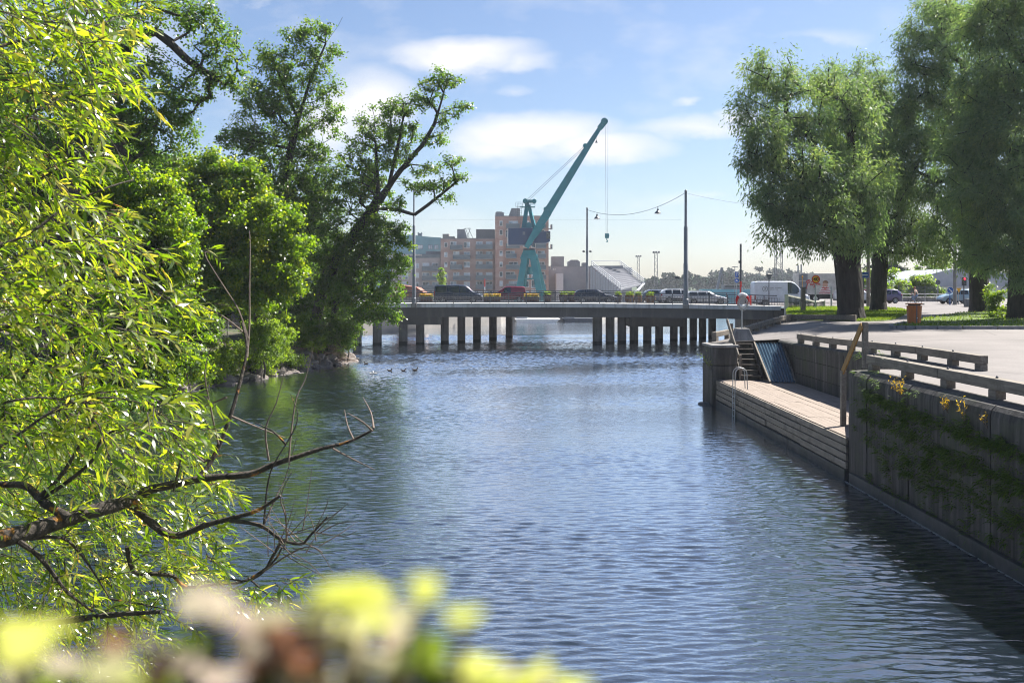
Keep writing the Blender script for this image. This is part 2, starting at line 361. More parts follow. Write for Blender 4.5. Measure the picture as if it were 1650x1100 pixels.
# ================================================================ water
def water():
    m, nt, b, out = new_mat('canal_water')
    b.inputs['Base Color'].default_value = (.014, .022, .034, 1); b.inputs['Roughness'].default_value = .03; b.inputs['IOR'].default_value = 1.4
    tc = N(nt, 'ShaderNodeTexCoord')
    def noise(scale, st, det, rot=0.0, dist=0.0):
        mp = N(nt, 'ShaderNodeMapping'); mp.inputs['Scale'].default_value = st; mp.inputs['Rotation'].default_value = (0, 0, rot)
        nt.links.new(tc.outputs['Object'], mp.inputs[0])
        n = N(nt, 'ShaderNodeTexNoise', i_Scale=scale, i_Detail=det, i_Roughness=.55, i_Distortion=dist); nt.links.new(mp.outputs[0], n.inputs['Vector']); return n.outputs['Fac']
    def mm(op, a, bb):
        n = N(nt, 'ShaderNodeMath', operation=op)
        for k, v in enumerate((a, bb)):
            if isinstance(v, (int, float)): n.inputs[k].default_value = v
            else: nt.links.new(v, n.inputs[k])
        return n.outputs[0]
    rip2 = noise(10., (.5, 1.4, 1), 3.0, R(-14), .3)
    patch = noise(.06, (.5, 1.6, 1), 4.0, R(10), .6)
    amp = ramp(nt, patch, [(.32, (.5, .5, .5)), (.66, (1.25, 1.25, 1.25))])
    h = mm('MULTIPLY', mm('MULTIPLY', rip2, .010), amp)
    bp = N(nt, 'ShaderNodeBump', i_Strength=1.0, i_Distance=1.0); nt.links.new(h, bp.inputs['Height']); nt.links.new(bp.outputs[0], b.inputs['Normal'])
    gl = N(nt, 'ShaderNodeBsdfGlossy'); gl.inputs['Color'].default_value = (.93, .96, 1.0, 1); gl.inputs['Roughness'].default_value = .03; nt.links.new(bp.outputs[0], gl.inputs['Normal'])
    lw = N(nt, 'ShaderNodeLayerWeight'); lw.inputs['Blend'].default_value = .5; nt.links.new(bp.outputs[0], lw.inputs['Normal'])
    fc = ramp(nt, lw.outputs['Facing'], [(.35, (.03, .03, .03)), (.60, (.27, .27, .27)), (.88, (.86, .86, .86))])
    ms = N(nt, 'ShaderNodeMixShader'); nt.links.new(fc, ms.inputs[0]); nt.links.new(b.outputs[0], ms.inputs[1]); nt.links.new(gl.outputs[0], ms.inputs[2]); nt.links.new(ms.outputs[0], out.inputs[0])
    return m
M['water'] = water()
# real wavelets where the canal lies before the camera; a flat sheet a hand lower carries on to the far shore
wr_ = np.random.default_rng(21)
x0, x1, y0, y1 = -40.0, 29.0, 7.0, 126.0
yl = [y0]
while yl[-1] < y1: yl.append(yl[-1] + .03 + .00055 * max(0, yl[-1] - 14))
yl = np.array(yl); xl = np.arange(x0, x1 + .01, .12)
XX, YY = np.meshgrid(xl, yl); ZZ = np.zeros_like(XX)
low = np.zeros_like(XX)
for k in range(9):
    a = wr_.uniform(0, np.pi); q_ = 2 * np.pi / wr_.uniform(7, 30); low += np.sin(q_ * (XX * np.cos(a) * .6 + YY * np.sin(a)) + wr_.uniform(0, 6.28))
low = 1.0 + .16 * low
for k in range(46):
    lam = .115 * (.5 / .115) ** (wr_.random() ** 1.1); th = R(90 + 8) + wr_.normal(0, R(17)); kk = 2 * np.pi / lam
    ph = kk * (XX * np.cos(th) + YY * np.sin(th)) + wr_.uniform(0, 6.28) + 1.1 * np.sin(2 * np.pi * (XX * .11 * wr_.uniform(.5, 1.5) + YY * .05 * wr_.uniform(-1, 1)) + wr_.uniform(0, 6.28))
    slope = .0225 * (1.1 if lam < .4 else .8)
    ZZ += slope / kk * (np.sin(ph) + .22 * np.cos(2 * ph))
calm = np.exp(-(((XX - 5) / 9) ** 2 + ((YY - 52 - .5 * (XX - 5) - 2 * np.sin(XX * .5)) / 11) ** 2) ** 1.5)
ZZ *= low * (1 - .35 * calm) * (1 + .45 * np.clip((YY - 45) / 35, 0, 1) + .4 * np.clip((40 - YY) / 20, 0, 1))
fade = np.clip((XX - x0) / 3, 0, 1) * np.clip((x1 - XX) / 3, 0, 1) * np.clip((YY - y0) / 2, 0, 1) * np.clip((y1 - YY) / 6, 0, 1)
ZZ *= fade
ny, nx = XX.shape; ii = (np.arange(ny - 1)[:, None] * nx + np.arange(nx - 1)[None]).ravel()
lo_ = np.stack([ii, ii + 1, ii + nx + 1, ii + nx], 1).ravel()
VW = np.stack([XX, YY, ZZ], -1).reshape(-1, 3); nb0 = len(VW)
OV = np.array([(-500, -40, 0), (700, -40, 0), (700, 1000, 0), (-500, 1000, 0), (x0, y0, 0), (x1, y0, 0), (x1, y1, 0), (x0, y1, 0)])
ol = np.array([0, 1, 5, 4, 1, 2, 6, 5, 2, 3, 7, 6, 3, 0, 4, 7]) + nb0
st_ = np.arange(0, len(lo_) + 16, 4)
wo = obj_from(raw_mesh('water', np.concatenate([VW, OV]), np.concatenate([lo_, ol]), st_, M['water'], smooth=True), 'water'); wo['kind'] = 'structure'

# ================================================================ right bank: ground, lawns, kerb
def zg(x, y):
    z = 3.3 + max(0, min(y, 100) - 30) * .0115
    z -= .55 * ss((20 - x) / 10) * ss((y - 30) / 18)
    z -= .16 * ss((36 - x) / 9) * ss((y - 85) / 10)
    return z
def edge(y):
    if y < 29.5: return 10.6
    if y < 50.2: return 13.45
    if y < 64: return 9.95 + (y - 50.2) / 13.8 * 7.75
    if y < 98: return 17.7 + (y - 64) / 34 * 9.3
    if y < 119: return 27.0
    return .2775 * y + .3
rows = sorted(set([-30, -15, -5] + list(np.arange(0, 29.4, 2.)) + [29.49, 29.51, 50.19, 50.21] + list(np.arange(30, 130, 1.5)) + [64, 98, 118.99, 119.01, 140, 160, 200, 260, 400]))
gx = [0, .5, 1.2, 2, 3, 4, 5.5, 7, 9, 11, 13, 16, 19, 23, 28, 34, 45, 60, 90, 150, 300]
V = []; Fc = []
for y in rows:
    e = edge(y)
    for g in gx: V.append((e + g, y, zg(e + g, y)))
n = len(gx)
for i in range(len(rows) - 1):
    for k in range(n - 1): Fc.append((i * n + k, i * n + k + 1, (i + 1) * n + k + 1, (i + 1) * n + k))
mb = MB(); mb.add(V, Fc); struct(mb, 'ground', M['asphalt'], smooth=True)

def inside(x, y, poly):
    c = False; j = len(poly) - 1
    for i in range(len(poly)):
        if (poly[i][1] > y) != (poly[j][1] > y) and x < (poly[j][0] - poly[i][0]) * (y - poly[i][1]) / (poly[j][1] - poly[i][1]) + poly[i][0]: c = not c
        j = i
    return c
LAWN1 = [(17.75, 64.3), (21.5, 61.3), (24.0, 62.6), (30.8, 77), (33.5, 86), (28.2, 96), (26.6, 96.5), (22.1, 80.2)]
LAWN2 = [(20.3, 53.4), (21.2, 52.7), (30, 52.4), (60, 52.2), (75, 60), (70, 90), (45, 88), (35.5, 77.5), (28, 66.5), (21, 55)]
def smooth_poly(p, k=2):
    for _ in range(k):
        q = []
        for i in range(len(p)):
            a = np.array(p[i]); b = np.array(p[(i + 1) % len(p)]); q += [tuple(a * .82 + b * .18), tuple(a * .18 + b * .82)]
        p = q
    return p
L1 = smooth_poly(LAWN1); L2 = smooth_poly(LAWN2)
def lawn_h(x, y, poly):
    return zg(x, y) + .1 + .05 * math.sin(x * 1.3 + y * .7)
grass_pts = []
for li, (poly, rise) in enumerate(((L1, .10), (L2, .12))):
    cx = sum(p[0] for p in poly) / len(poly); cy = sum(p[1] for p in poly) / len(poly)
    rings = [1.0, .97, .9, .75, .55, .3]; V = []; Fc = []; n = len(poly)
    for r in rings:
        for p in poly:
            x = cx + (p[0] - cx) * r; y = cy + (p[1] - cy) * r
            V.append((x, y, zg(x, y) + (-.05 if r == 1 else rise)))
    for i in range(len(rings) - 1):
        for k in range(n): Fc.append((i * n + k, i * n + (k + 1) % n, (i + 1) * n + (k + 1) % n, (i + 1) * n + k))
    V.append((cx, cy, zg(cx, cy) + rise)); L = len(V) - 1
    for k in range(n): Fc.append(((len(rings) - 1) * n + k, (len(rings) - 1) * n + (k + 1) % n, L))
    mb = MB(); mb.add(V, Fc); struct(mb, 'lawn', M['lawn'], smooth=True)
    xs = [p[0] for p in poly]; ys = [p[1] for p in poly]; cnt = 0; want = 26000 if li == 0 else 26000
    while cnt < want:
        x = rng.uniform(min(xs), max(xs)); y = min(ys) + (max(ys) - min(ys)) * rng.random() ** 1.5
        if inside(x, y, poly): grass_pts.append((x, y, zg(x, y) + rise - .02)); cnt += 1
M['grass'] = leaf_mat('grass_blades', [(0, (.07, .13, .015)), (1, (.16, .2, .03))], [(0, (.18, .32, .02)), (1, (.34, .42, .04))], .45, .6, .15)
gp = np.array(grass_pts); k = len(gp)
ang = rng.uniform(0, 2 * np.pi, k); hh = rng.uniform(.05, .17, k); ww = rng.uniform(.02, .045, k)
dx = np.stack([np.cos(ang), np.sin(ang), np.zeros(k)], 1) * ww[:, None]; ln = rng.normal(0, .05, (k, 3)); ln[:, 2] = hh
V = np.stack([gp - dx, gp + dx, gp + ln], 1).reshape(-1, 3)
go = obj_from(raw_mesh('grass', V, np.arange(3 * k), np.arange(0, 3 * k, 3), M['grass'], attrs={'tint': np.repeat(rng.random(k), 3)}), 'grass')
tag(go, 'short bright green grass on the two lawns under the willows', 'grass', kind='stuff')
# kerb round the front of the second lawn
mb = MB(); pts = [(x, y) for x, y in L2 if y < 58.5 and x < 62]
pts.sort(key=lambda p: math.atan2(p[1] - 56.5, p[0] - 24) if p[1] < 56.5 else -math.pi - .0 + (56.5 - p[1]) * .1)
for a, b in zip(pts[:-1], pts[1:]):
    L = math.hypot(b[0] - a[0], b[1] - a[1]); k = max(1, int(L / 1.5))
    for i in range(k):
        p = [a[0] + (b[0] - a[0]) * (i + .02) / k, a[1] + (b[1] - a[1]) * (i + .02) / k]; q = [a[0] + (b[0] - a[0]) * (i + .98) / k, a[1] + (b[1] - a[1]) * (i + .98) / k]
        mb.beam((p[0], p[1], zg(*p) + .02), (q[0], q[1], zg(*q) + .02), .2, .3)
struct(mb, 'kerb', M['kerb'], bevel=.02)

# ================================================================ quay walls
M['wet_concrete'] = mat('wet_concrete', (.075, .07, .066), (.03, .03, .028), 1.6, .7, bump=.012, dirt=((.03, .035, .02), 1.2, .48, .7, (1, 1, .6)))
wall = thing('quay_wall', 'tall streaked concrete quay wall with ferns along the water', 'quay wall', (10.3, 10, 0))
mb = MB(); ys = list(np.arange(-14, 29.6, 1.45)); ys[-1] = 29.5
prof = [(10.04, -1.5), (10.0, .3), (9.99, 3.02), (10.02, 3.16), (10.1, 3.25), (10.24, 3.29), (10.9, 3.295)]
for a, b in zip(ys[:-1], ys[1:]):
    j = rng.normal(0, .012)
    pr = [(x + (j if i < 5 else 0), z) for i, (x, z) in enumerate(prof)] + [(10.9, -1.5)]
    n = len(pr); gap = .012
    mb.add([(x, a + gap, z) for x, z in pr] + [(x, b - gap, z) for x, z in pr],
           [tuple(range(n)), tuple(range(2 * n - 1, n - 1, -1))] + [(i, n + i, n + (i + 1) % n, (i + 1) % n) for i in range(n)])
mb.build('panel_face', M['quay'], wall)
mb = MB()
for a in np.arange(-14, 29, 3.6): mb.b2(9.86 + rng.normal(0, .008), 10.02, a, min(a + 3.58, 29.5), -1.5, .32 + rng.normal(0, .012))
mb.build('footing', M['wet_concrete'], wall, bevel=.02)
mb = MB(); V = []; Fc = []
yy_ = np.arange(-14, 29.5, .12); ed = 9.85 + rng.normal(0, .008, len(yy_)) ; ot = ed - rng.uniform(.015, .07, len(yy_))
for y, a, b in zip(yy_, ed, ot): V += [(a + .02, y, .02), (b, y, .006)]
for i in range(len(yy_) - 1): Fc.append((2 * i, 2 * i + 1, 2 * i + 3, 2 * i + 2))
mb.add(V, Fc); M['foam'] = mat('foam', (.26, .26, .25), (.12, .12, .12), 20, .9); mb.build('foam_edge', M['foam'], wall)
rw = MB(); rw.b2(10.0, 13.5, 29.2, 29.5, -1.2, 3.28); rw.build('end_return', M['quay'], wall)
inner = thing('inner_quay_wall', 'set back concrete quay wall behind the low timber platform', 'quay wall', (13.5, 40, 0))
mb = MB()
for z0, z1 in ((-.8, 1.75), (1.77, 2.45), (2.47, 3.02)):
    for a in np.arange(29.52, 50.2, 3.45): mb.b2(13.28 + rng.normal(0, .012) + (.38 if a > 46 else 0), 14.0, a, min(a + 3.43, 50.2), z0, z1)
mb.build('wall_block', M['quay'], inner)
mb = MB(); V = []
for y in np.arange(29.52, 50.3, 1.0): V.append(y)
for a, b in zip(V[:-1], V[1:]):
    za = min(zg(13.6, a), 3.28) + .012; zb = min(zg(13.6, b), 3.28) + .012
    mb.add([(13.24, a, 3.02), (13.24, a, za - .05), (13.3, a, za), (13.95, a, za), (13.95, a, 3.02)] + [(13.24, b, 3.02), (13.24, b, zb - .05), (13.3, b, zb), (13.95, b, zb), (13.95, b, 3.02)],
           [(i, 5 + i, 5 + (i + 1) % 5, (i + 1) % 5) for i in range(5)])
mb.build('coping', M['quay'], inner)
corner = thing('quay_corner', 'square concrete quay corner block beside the timber stairs', 'quay wall', (10.4, 49.5, 0))
mb = MB(); mb.b2(9.72, 10.95, 48.35, 50.8, -1.5, 1.95); mb.b2(9.74, 10.95, 48.37, 50.8, 1.98, 2.82); mb.build('corner_block', M['quay'], corner, bevel=.05)
mb = MB(); mb.b2(9.68, 11.05, 48.3, 50.85, 2.825, 2.96); mb.build('coping', M['concrete'], corner, bevel=.04)
mb = MB(); mb.taper((9.45, 48.9, -.6), (.9, 1.2), (.5, .7), .72); mb.build('foot_stone', M['concrete_dark'], corner, bevel=.1)
# far quay edge, running off to the bridge
fq = thing('far_quay_edge', 'low concrete edge running back to the bridge abutment', 'quay wall', (17, 64, 0))
mb = MB(); pts = [(9.95, 50.3), (13.0, 55.6), (17.7, 64.0), (22.3, 81), (27.0, 98)]
for a, b in zip(pts[:-1], pts[1:]):
    k = 4
    for i in range(k):
        p = (a[0] + (b[0] - a[0]) * i / k, a[1] + (b[1] - a[1]) * i / k); q = (a[0] + (b[0] - a[0]) * (i + 1) / k, a[1] + (b[1] - a[1]) * (i + 1) / k)
        z = min(zg(*p), zg(*q))
        mb.beam((p[0] + .22, p[1], (z - 1.5) / 2), (q[0] + .22, q[1], (z - 1.5) / 2), .5, z + 1.5 - .02)
mb.build('edge_wall', M['concrete_dark'], fq)

# ---------------------------------------------------------------- timber platform, stairs, ramp
pf = thing('timber_platform', 'low timber bathing platform with sunlit plank deck', 'platform', (11.6, 39, 0))
mb = MB(); y = 29.53; i = 0
for k, x in enumerate(np.arange(10.02, 13.2, .205)):
    for (a, b) in ((29.53, 34.2), (34.22, 38.9), (38.92, 43.6), (43.62, 48.3)):
        mb.b2(x, x + .195, a, b, 1.2 + rng.normal(0, .004), 1.28 + rng.normal(0, .004))
mb.build('deck', M['wood_deck'], pf)
mb = MB()
for k in range(4):
    for (a, b) in ((29.53, 34.2), (34.22, 38.9), (38.92, 43.6), (43.62, 48.3)):
        z0 = .36 + k * .235; mb.b2(9.9 + rng.normal(0, .012), 9.97, a, b, z0, z0 + .2)
mb.build('fascia', M['wood_grey'], pf, bevel=.01)
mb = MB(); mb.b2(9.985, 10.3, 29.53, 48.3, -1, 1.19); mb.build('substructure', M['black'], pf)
mb = MB()
for a in np.arange(29.53, 48, 3.1): mb.b2(9.86 + rng.normal(0, .008), 9.98, a, min(a + 3.08, 48.3), -1.5, .32 + rng.normal(0, .01))
mb.build('footing', M['wet_concrete'], pf, bevel=.02)
def stairs(name, label, x0, x1, ytop, ybot, ztop, zbot, n):
    t = thing(name, label, 'stairs', ((x0 + x1) / 2, (ytop + ybot) / 2, zbot))
    for s in (x0, x1 - .08):
        mb = MB(); d = 1 if ytop > ybot else -1
        mb.prismx([(ybot, zbot), (ybot + .25 * d, zbot), (ytop, ztop - .35), (ytop, ztop - .02), (ytop - .1 * d, ztop - .02), (ybot, zbot + .25)], s, s + .07); mb.build('stringer', M['wood_shade'], t)
    for k in range(n):
        f = (k + .5) / n; y = ybot + (ytop - ybot) * f; z = zbot + (ztop - zbot) * (k + 1) / n
        mb = MB(); mb.b2(x0 + .08, x1 - .09, y - .16, y + .16, z - .06, z); mb.build('tread', M['wood_shade'], t, bevel=.008)
    mb = MB(); d = -.05 if ytop > ybot else .05
    for k in range(n):
        f = (k + .5) / n; y = ybot + (ytop - ybot) * f + .17; z = zbot + (ztop - zbot) * (k + 1) / n
        mb.b2(x0 + .085, x1 - .095, y, y + .02, z - (ztop - zbot) / n + .01, z - .065)
    mb.build('riser', M['concrete_dark'], t)
    return t
stairs('timber_stairs', 'timber stairs toned as in shade rising from the platform beside the blue ramp', 11.05, 12.12, 50.2, 48.0, 2.95, 1.28, 7)
stairs('timber_stairs', 'short timber steps hidden behind the high quay wall corner', 10.95, 12.3, 29.6, 32.4, 3.28, 1.28, 7)
rp = thing('corrugated_ramp', 'blue ribbed metal ramp leaning from the platform to the quay', 'ramp', (12.65, 48.4, 1.28))
M['ramp'] = mat('ramp_metal', (.05, .11, .17), (.03, .075, .12), 3, .35, .4, dirt=((.3, .34, .38), 2.5, .58, .75, (1, 1, 1)))
mb = MB(); n = 9; V = []; Fc = []
a0 = np.array([12.1, 46.6, 1.33]); b0 = np.array([12.1, 50.15, 2.97]); wv = 1.15
for k in range(n * 4 + 1):
    h =   .042 * math.sin(k / 4 * 2 * math.pi); x = 12.1 + wv * k / (n * 4)
    V += [(x, a0[1], a0[2] + h), (x + .14 + .22 * k / (n * 4), b0[1], b0[2] + h)]
for k in range(n * 4): Fc.append((2 * k, 2 * k + 2, 2 * k + 3, 2 * k + 1))
mb.add(V, Fc); mb.build('sheet', M['ramp'], rp, smooth=True)
mb = MB()
for x, xx in ((12.06, 12.2), (13.27, 13.63)): mb.beam((x, 46.55, 1.33), (xx, 50.15, 2.98), .07, .12)
for t_ in (.1, .5, .9):
    p = a0 + (b0 - a0) * t_; mb.beam((12.06, p[1], p[2] - .09), (13.27, p[1], p[2] - .09), .08, .08)
mb.build('frame', M['wood_grey'], rp)
hr = thing('stair_handrail', 'slanting grey plank handrail beside the timber stairs', 'handrail', (10.9, 49, 1.28))
mb = MB(); mb.beam((10.85, 50.25, 4.15), (10.9, 47.95, 2.45), .06, .26); mb.build('plank', M['wood_grey'], hr, bevel=.01)
for (y, zt) in ((50.05, 3.95), (48.1, 2.5)):
    mb = MB(); mb.b2(10.98, 11.1, y - .06, y + .06, 1.28, zt); mb.build('post', M['wood_grey'], hr, bevel=.01)
hr = thing('stair_handrail', 'ochre stained slanting board on the post at the wall corner', 'handrail', (10.75, 30.4, 1.28))
mb = MB(); mb.b2(10.7, 10.86, 30.32, 30.48, 3.28, 4.62); mb.taper((10.78, 30.4, 4.62), (.18, .18), (.12, .12), .06); mb.build('post', M['wood_grey'], hr, bevel=.012)
mb = MB(); mb.beam((10.66, 30.35, 4.58), (10.66, 32.1, 3.02), .05, .22); mb.build('board', M['wood_ochre'], hr, bevel=.01)
mb = MB(); mb.b2(10.6, 10.76, 32.02, 32.18, 1.28, 3.05); mb.build('lower_post', M['wood_grey'], hr, bevel=.012)
ld = thing('bathing_ladder', 'arched steel bathing ladder hooked over the platform edge', 'ladder', (10, 44, 0))
for y in (43.75, 44.2):
    mb = MB(); pts = [(10.35, y, 1.28), (10.33, y, 1.75)]
    for k in range(9):
        a = math.pi * k / 8; pts.append((10.07 + .26 * math.cos(a), y, 1.95 + .26 * math.sin(a)))
    pts += [(9.8, y, 1.0), (9.78, y, -.6)]
    mb.tube(pts, .022, 8); mb.build('rail', M['steel'], ld, smooth=True)
for z in (.95, .65, .35, .08):
    mb = MB(); mb.tube([(9.795, 43.75, z), (9.795, 44.2, z)], .02, 8); mb.build('rung', M['steel'], ld, smooth=True)

# ---------------------------------------------------------------- timber wheel-stop rails along the quay
def timber_rail(label, pts, posts, bw=.26, bh=.25, ph=.2, spanl=5.0):
    a = np.array(pts[0], float); t = thing('timber_rail', label, 'timber rail', (a[0], a[1], zg(a[0], a[1])), group='timber rails along the quay')
    seg = []
    for p, q in zip(pts[:-1], pts[1:]):
        p = np.array(p, float); q = np.array(q, float); L = np.linalg.norm(q - p); k = max(1, int(round(L / spanl)))
        for i in range(k):
            c = p + (q - p) * (i / k); d = p + (q - p) * ((i + 1) / k) - (q - p) / L * .012
            zc = min(zg(*c), 3.3) if c[1] < 50 else zg(*c); zd = min(zg(*d), 3.3) if d[1] < 50 else zg(*d)
            mb = MB(); mb.beam((c[0], c[1], zc + ph + bh / 2), (d[0], d[1], zd + ph + bh / 2), bw, bh); mb.build('beam', M['wood_grey'], t, bevel=.015)
            nb_ = max(1, int(round(np.linalg.norm(d - c) / posts)))
            for j in range(nb_):
                e = c + (d - c) * ((j + .12) / nb_); ze = min(zg(*e), 3.3) if e[1] < 50 else zg(*e)
                mb = MB(); ang = math.atan2((q - p)[1], (q - p)[0]); mb.box((e[0], e[1], ze + ph / 2 - .03), (.34, bw * .9, ph + .05), ang); mb.build('post', M['wood_grey'], t, bevel=.012)
                mb = MB(); mb.lathe((e[0], e[1], ze + ph + bh), [(.03, 0), (.03, .03), (.012, .05)], 8); mb.build('bolt', M['dark_steel'], t)
    e = np.array(pts[-1], float); ang = math.atan2(e[1] - pts[-2][1], e[0] - pts[-2][0]); e = e - np.array([math.cos(ang), math.sin(ang)]) * .18
    ze = min(zg(*e), 3.3) if e[1] < 50 else zg(*e)
    mb = MB(); mb.box((e[0], e[1], ze + ph / 2 - .03), (.34, bw * .9, ph + .05), ang); mb.build('post', M['wood_grey'], t, bevel=.012)
    return t
timber_rail('heavy timber rail on the high quay wall above the ferns', [(10.55, 29.3), (10.66, 5.0)], 2.4)
timber_rail('timber rail along the set back wall above the platform', [(13.62, 47.2), (13.75, 29.0)], 2.5)
timber_rail('timber rail at the water edge running back toward the bridge', [(10.4, 51.3), (13.25, 55.7), (17.9, 64.0)], 1.6, spanl=4)
timber_rail('dark timber rail skirting the lawn beneath the bridge end', [(17.9, 64.1), (21.3, 61.6)], 1.9, bh=.3, ph=.1, spanl=4)

# ================================================================ life ring
lr = thing('life_ring_stand', 'grey post in a tapered concrete block for the lifebuoy', 'life ring post', (11.75, 50.9, zg(11.75, 50.9)))
zb = zg(11.75, 50.9)
mb = MB(); mb.taper((11.75, 50.9, zb - .02), (1.12, 1.0), (.62, .6), .66); mb.build('base', M['concrete'], lr, bevel=.03)
mb = MB(); mb.tube([(11.75, 50.9, zb + .6), (11.75, 50.9, zb + 2.75)], .04, 10); mb.build('post', M['steel'], lr, smooth=True)
mb = MB(); mb.b2(11.45, 12.05, 50.86, 50.94, zb + 2.3, zb + 2.34); mb.b2(11.6, 11.9, 50.84, 50.88, zb + 1.75, zb + 2.45); mb.build('bracket', M['steel'], lr)
def torus_part(c, Rr, rr, a0, a1, n=14):
    mb = MB(); pts = []
    for k in range(n + 1):
        a = a0 + (a1 - a0) * k / n; pts.append((c[0] + Rr * math.cos(a) * .92, c[1], c[2] + Rr * math.sin(a)))
    return mb.tube(pts, rr, 12, cap=True)
ring = thing('life_ring', 'red and white lifebuoy with coiled rope on its post', 'life ring', (11.75, 50.74, zb + 1.72))
c = (11.75, 50.74, zb + 2.07)
for a in (R(-42), R(138)): torus_part(c, .31, .075, a, a + R(84)).build('red_band', M['red'], ring, smooth=True)
for a in (R(42), R(222)): torus_part(c, .31, .074, a, a + R(96)).build('white_band', M['white'], ring, smooth=True)
mb = MB()
for k in range(5):
    pts = []
    for i in range(25):
        a = 2 * math.pi * i / 24; pts.append((c[0] + (.19 + .02 * k) * math.cos(a) + .02 * math.sin(k * 9), c[1] - .09 - .012 * k, c[2] - .18 + (.33 + .01 * k) * math.sin(a) * (.85 + .1 * math.sin(k * 5))))
    mb.tube(pts, .013, 6)
mb.build('rope', M['rope'], ring, smooth=True)

# ================================================================ left bank
def shore(y):
    pts = [(-30, -30), (0, -14), (10, -11.5), (17, -13), (30, -17), (45, -18.6), (54, -17.9), (64, -15.6), (74, -12.6), (79, -12.0), (81, -12.6), (86, -19), (92, -26), (100, -30), (140, -40)]
    for (a, b), (c, d) in zip(pts[:-1], pts[1:]):
        if a <= y <= c: return b + (d - b) * (y - a) / (c - a)
    return -30
def zl(x, y):
    t = shore(y) - x
    return -.6 + 2.9 * ss((t + .8) / 5.5) + .9 * ss((t - 6) / 20)
V = []; Fc = []; rows = list(np.arange(-20, 104, 1.0)) + [120]
gx = [-1.5, -.5, 0, .5, 1, 1.6, 2.4, 3.3, 4.5, 6, 8, 11, 15, 20, 30, 50, 90, 200]
for y in rows:
    for g in gx: V.append((shore(y) - g, y, zl(shore(y) - g, y) + (rng.normal(0, .05) if 0 < g < 12 else 0)))
n = len(gx)
for i in range(len(rows) - 1):
    for k in range(n - 1): Fc.append((i * n + k, (i + 1) * n + k, (i + 1) * n + k + 1, i * n + k + 1))
mb = MB(); mb.add(V, Fc); struct(mb, 'bank', M['soil'], smooth=True)
# the near bank on which the photographer stands
V = []; Fc = []; ys = [-20, -3, -.5, 1.5, 2.5, 3.5, 4.5, 5.5, 6.5]; zs = [4.2, 4.2, 4.15, 3.9, 3.1, 2.2, 1.2, .3, -.6]; xs = list(np.arange(-20, 10.1, 1.5))
for y, z in zip(ys, zs):
    for x in xs: V.append((x, y + .3 * math.sin(x), z + rng.normal(0, .04)))
n = len(xs)
for i in range(len(ys) - 1):
    for k in range(n - 1): Fc.append((i * n + k, i * n + k + 1, (i + 1) * n + k + 1, (i + 1) * n + k))
mb = MB(); mb.add(V, Fc); struct(mb, 'terrain', M['soil'], smooth=True)
# rocks, each its own thing
def rock_mesh(s):
    r = np.random.default_rng(s); mb = MB(); mb.ball((0, 0, 0), 1.0, 12, 8); v = np.array(mb.v)
    pl = r.normal(size=(15, 3)); pl /= np.linalg.norm(pl, axis=1)[:, None]; dd = r.uniform(.5, .8, 15)
    for p_, d_ in zip(pl, dd):
        e = v @ p_ - d_; v -= np.outer(np.maximum(e, 0), p_)
    mb.v = [tuple(x) for x in v + r.normal(0, .015, v.shape)]
    me = bpy.data.meshes.new('rock'); me.from_pydata(mb.v, [], mb.f); me.materials.append(M['rock']); return me
RM = [rock_mesh(s) for s in range(7)]
y = 49.0; k = 0
while y < 80.6:
    for row in range(4):
        if row == 3 and rng.random() < .35: continue
        g = [-.1, .4, .95, 1.5][row] + rng.normal(0, .14); yy_ = y + rng.normal(0, .2) + row * .3
        o = obj_from(RM[k % 7], 'rock'); s = rng.uniform(.26, .58)
        x = shore(yy_) - g; o.location = (x, yy_, zl(x, yy_) + .12); o.scale = (s * rng.uniform(.8, 1.3), s * rng.uniform(1.0, 1.9), s * rng.uniform(.5, .8)); o.rotation_euler = (rng.normal(0, .3), rng.normal(0.25, .2), rng.uniform(0, 6.28))
        dark = yy_ > 76.5
        tag(o, 'dark rock at the tip of the bank by the bridge' if dark else 'grey boulder piled on the bank below the green bushes', 'rock', 'dark rocks at the bank tip' if dark else 'rocks lining the bank')
        k += 1
    y += rng.uniform(.5, .72)

# ================================================================ bridge
def zdeck(x): return 4.2 - .00052 * max(x - 3, 0) ** 2 - .0002 * max(-x - 10, 0) ** 2
BX = list(np.arange(-34, 27.01, 1.02)); BX[-1] = 27.0
br = thing('road_bridge', 'long low concrete road bridge on pillars across the canal', 'bridge', (0, 109, 0))
def strip(yz_fn):
    V = []; Fc = []
    n = len(yz_fn(0))
    for x in BX: V += [(x, y, z) for y, z in yz_fn(x)]
    for i in range(len(BX) - 1):
        for k in range(n): Fc.append((i * n + k, i * n + (k + 1) % n, (i + 1) * n + (k + 1) % n, (i + 1) * n + k))
    Fc.append(tuple(range(n - 1, -1, -1))); Fc.append(tuple((len(BX) - 1) * n + k for k in range(n)))
    mb = MB(); return mb.add(V, Fc)
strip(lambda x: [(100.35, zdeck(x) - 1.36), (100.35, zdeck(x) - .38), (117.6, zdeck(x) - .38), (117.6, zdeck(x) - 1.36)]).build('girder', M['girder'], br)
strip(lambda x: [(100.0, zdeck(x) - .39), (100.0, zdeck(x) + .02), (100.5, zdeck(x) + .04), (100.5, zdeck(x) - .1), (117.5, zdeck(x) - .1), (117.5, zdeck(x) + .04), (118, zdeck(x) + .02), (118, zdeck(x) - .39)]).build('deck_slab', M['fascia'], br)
strip(lambda x: [(100.5, zdeck(x) - .09), (100.5, zdeck(x) + .03), (103.2, zdeck(x) + .05), (103.2, zdeck(x) - .09)]).build('footway', M['offwhite'], br)
strip(lambda x: [(103.2, zdeck(x) - .09), (103.2, zdeck(x) - .05), (115, zdeck(x) - .05), (115, zdeck(x) - .09)]).build('carriageway', M['asphalt'], br)
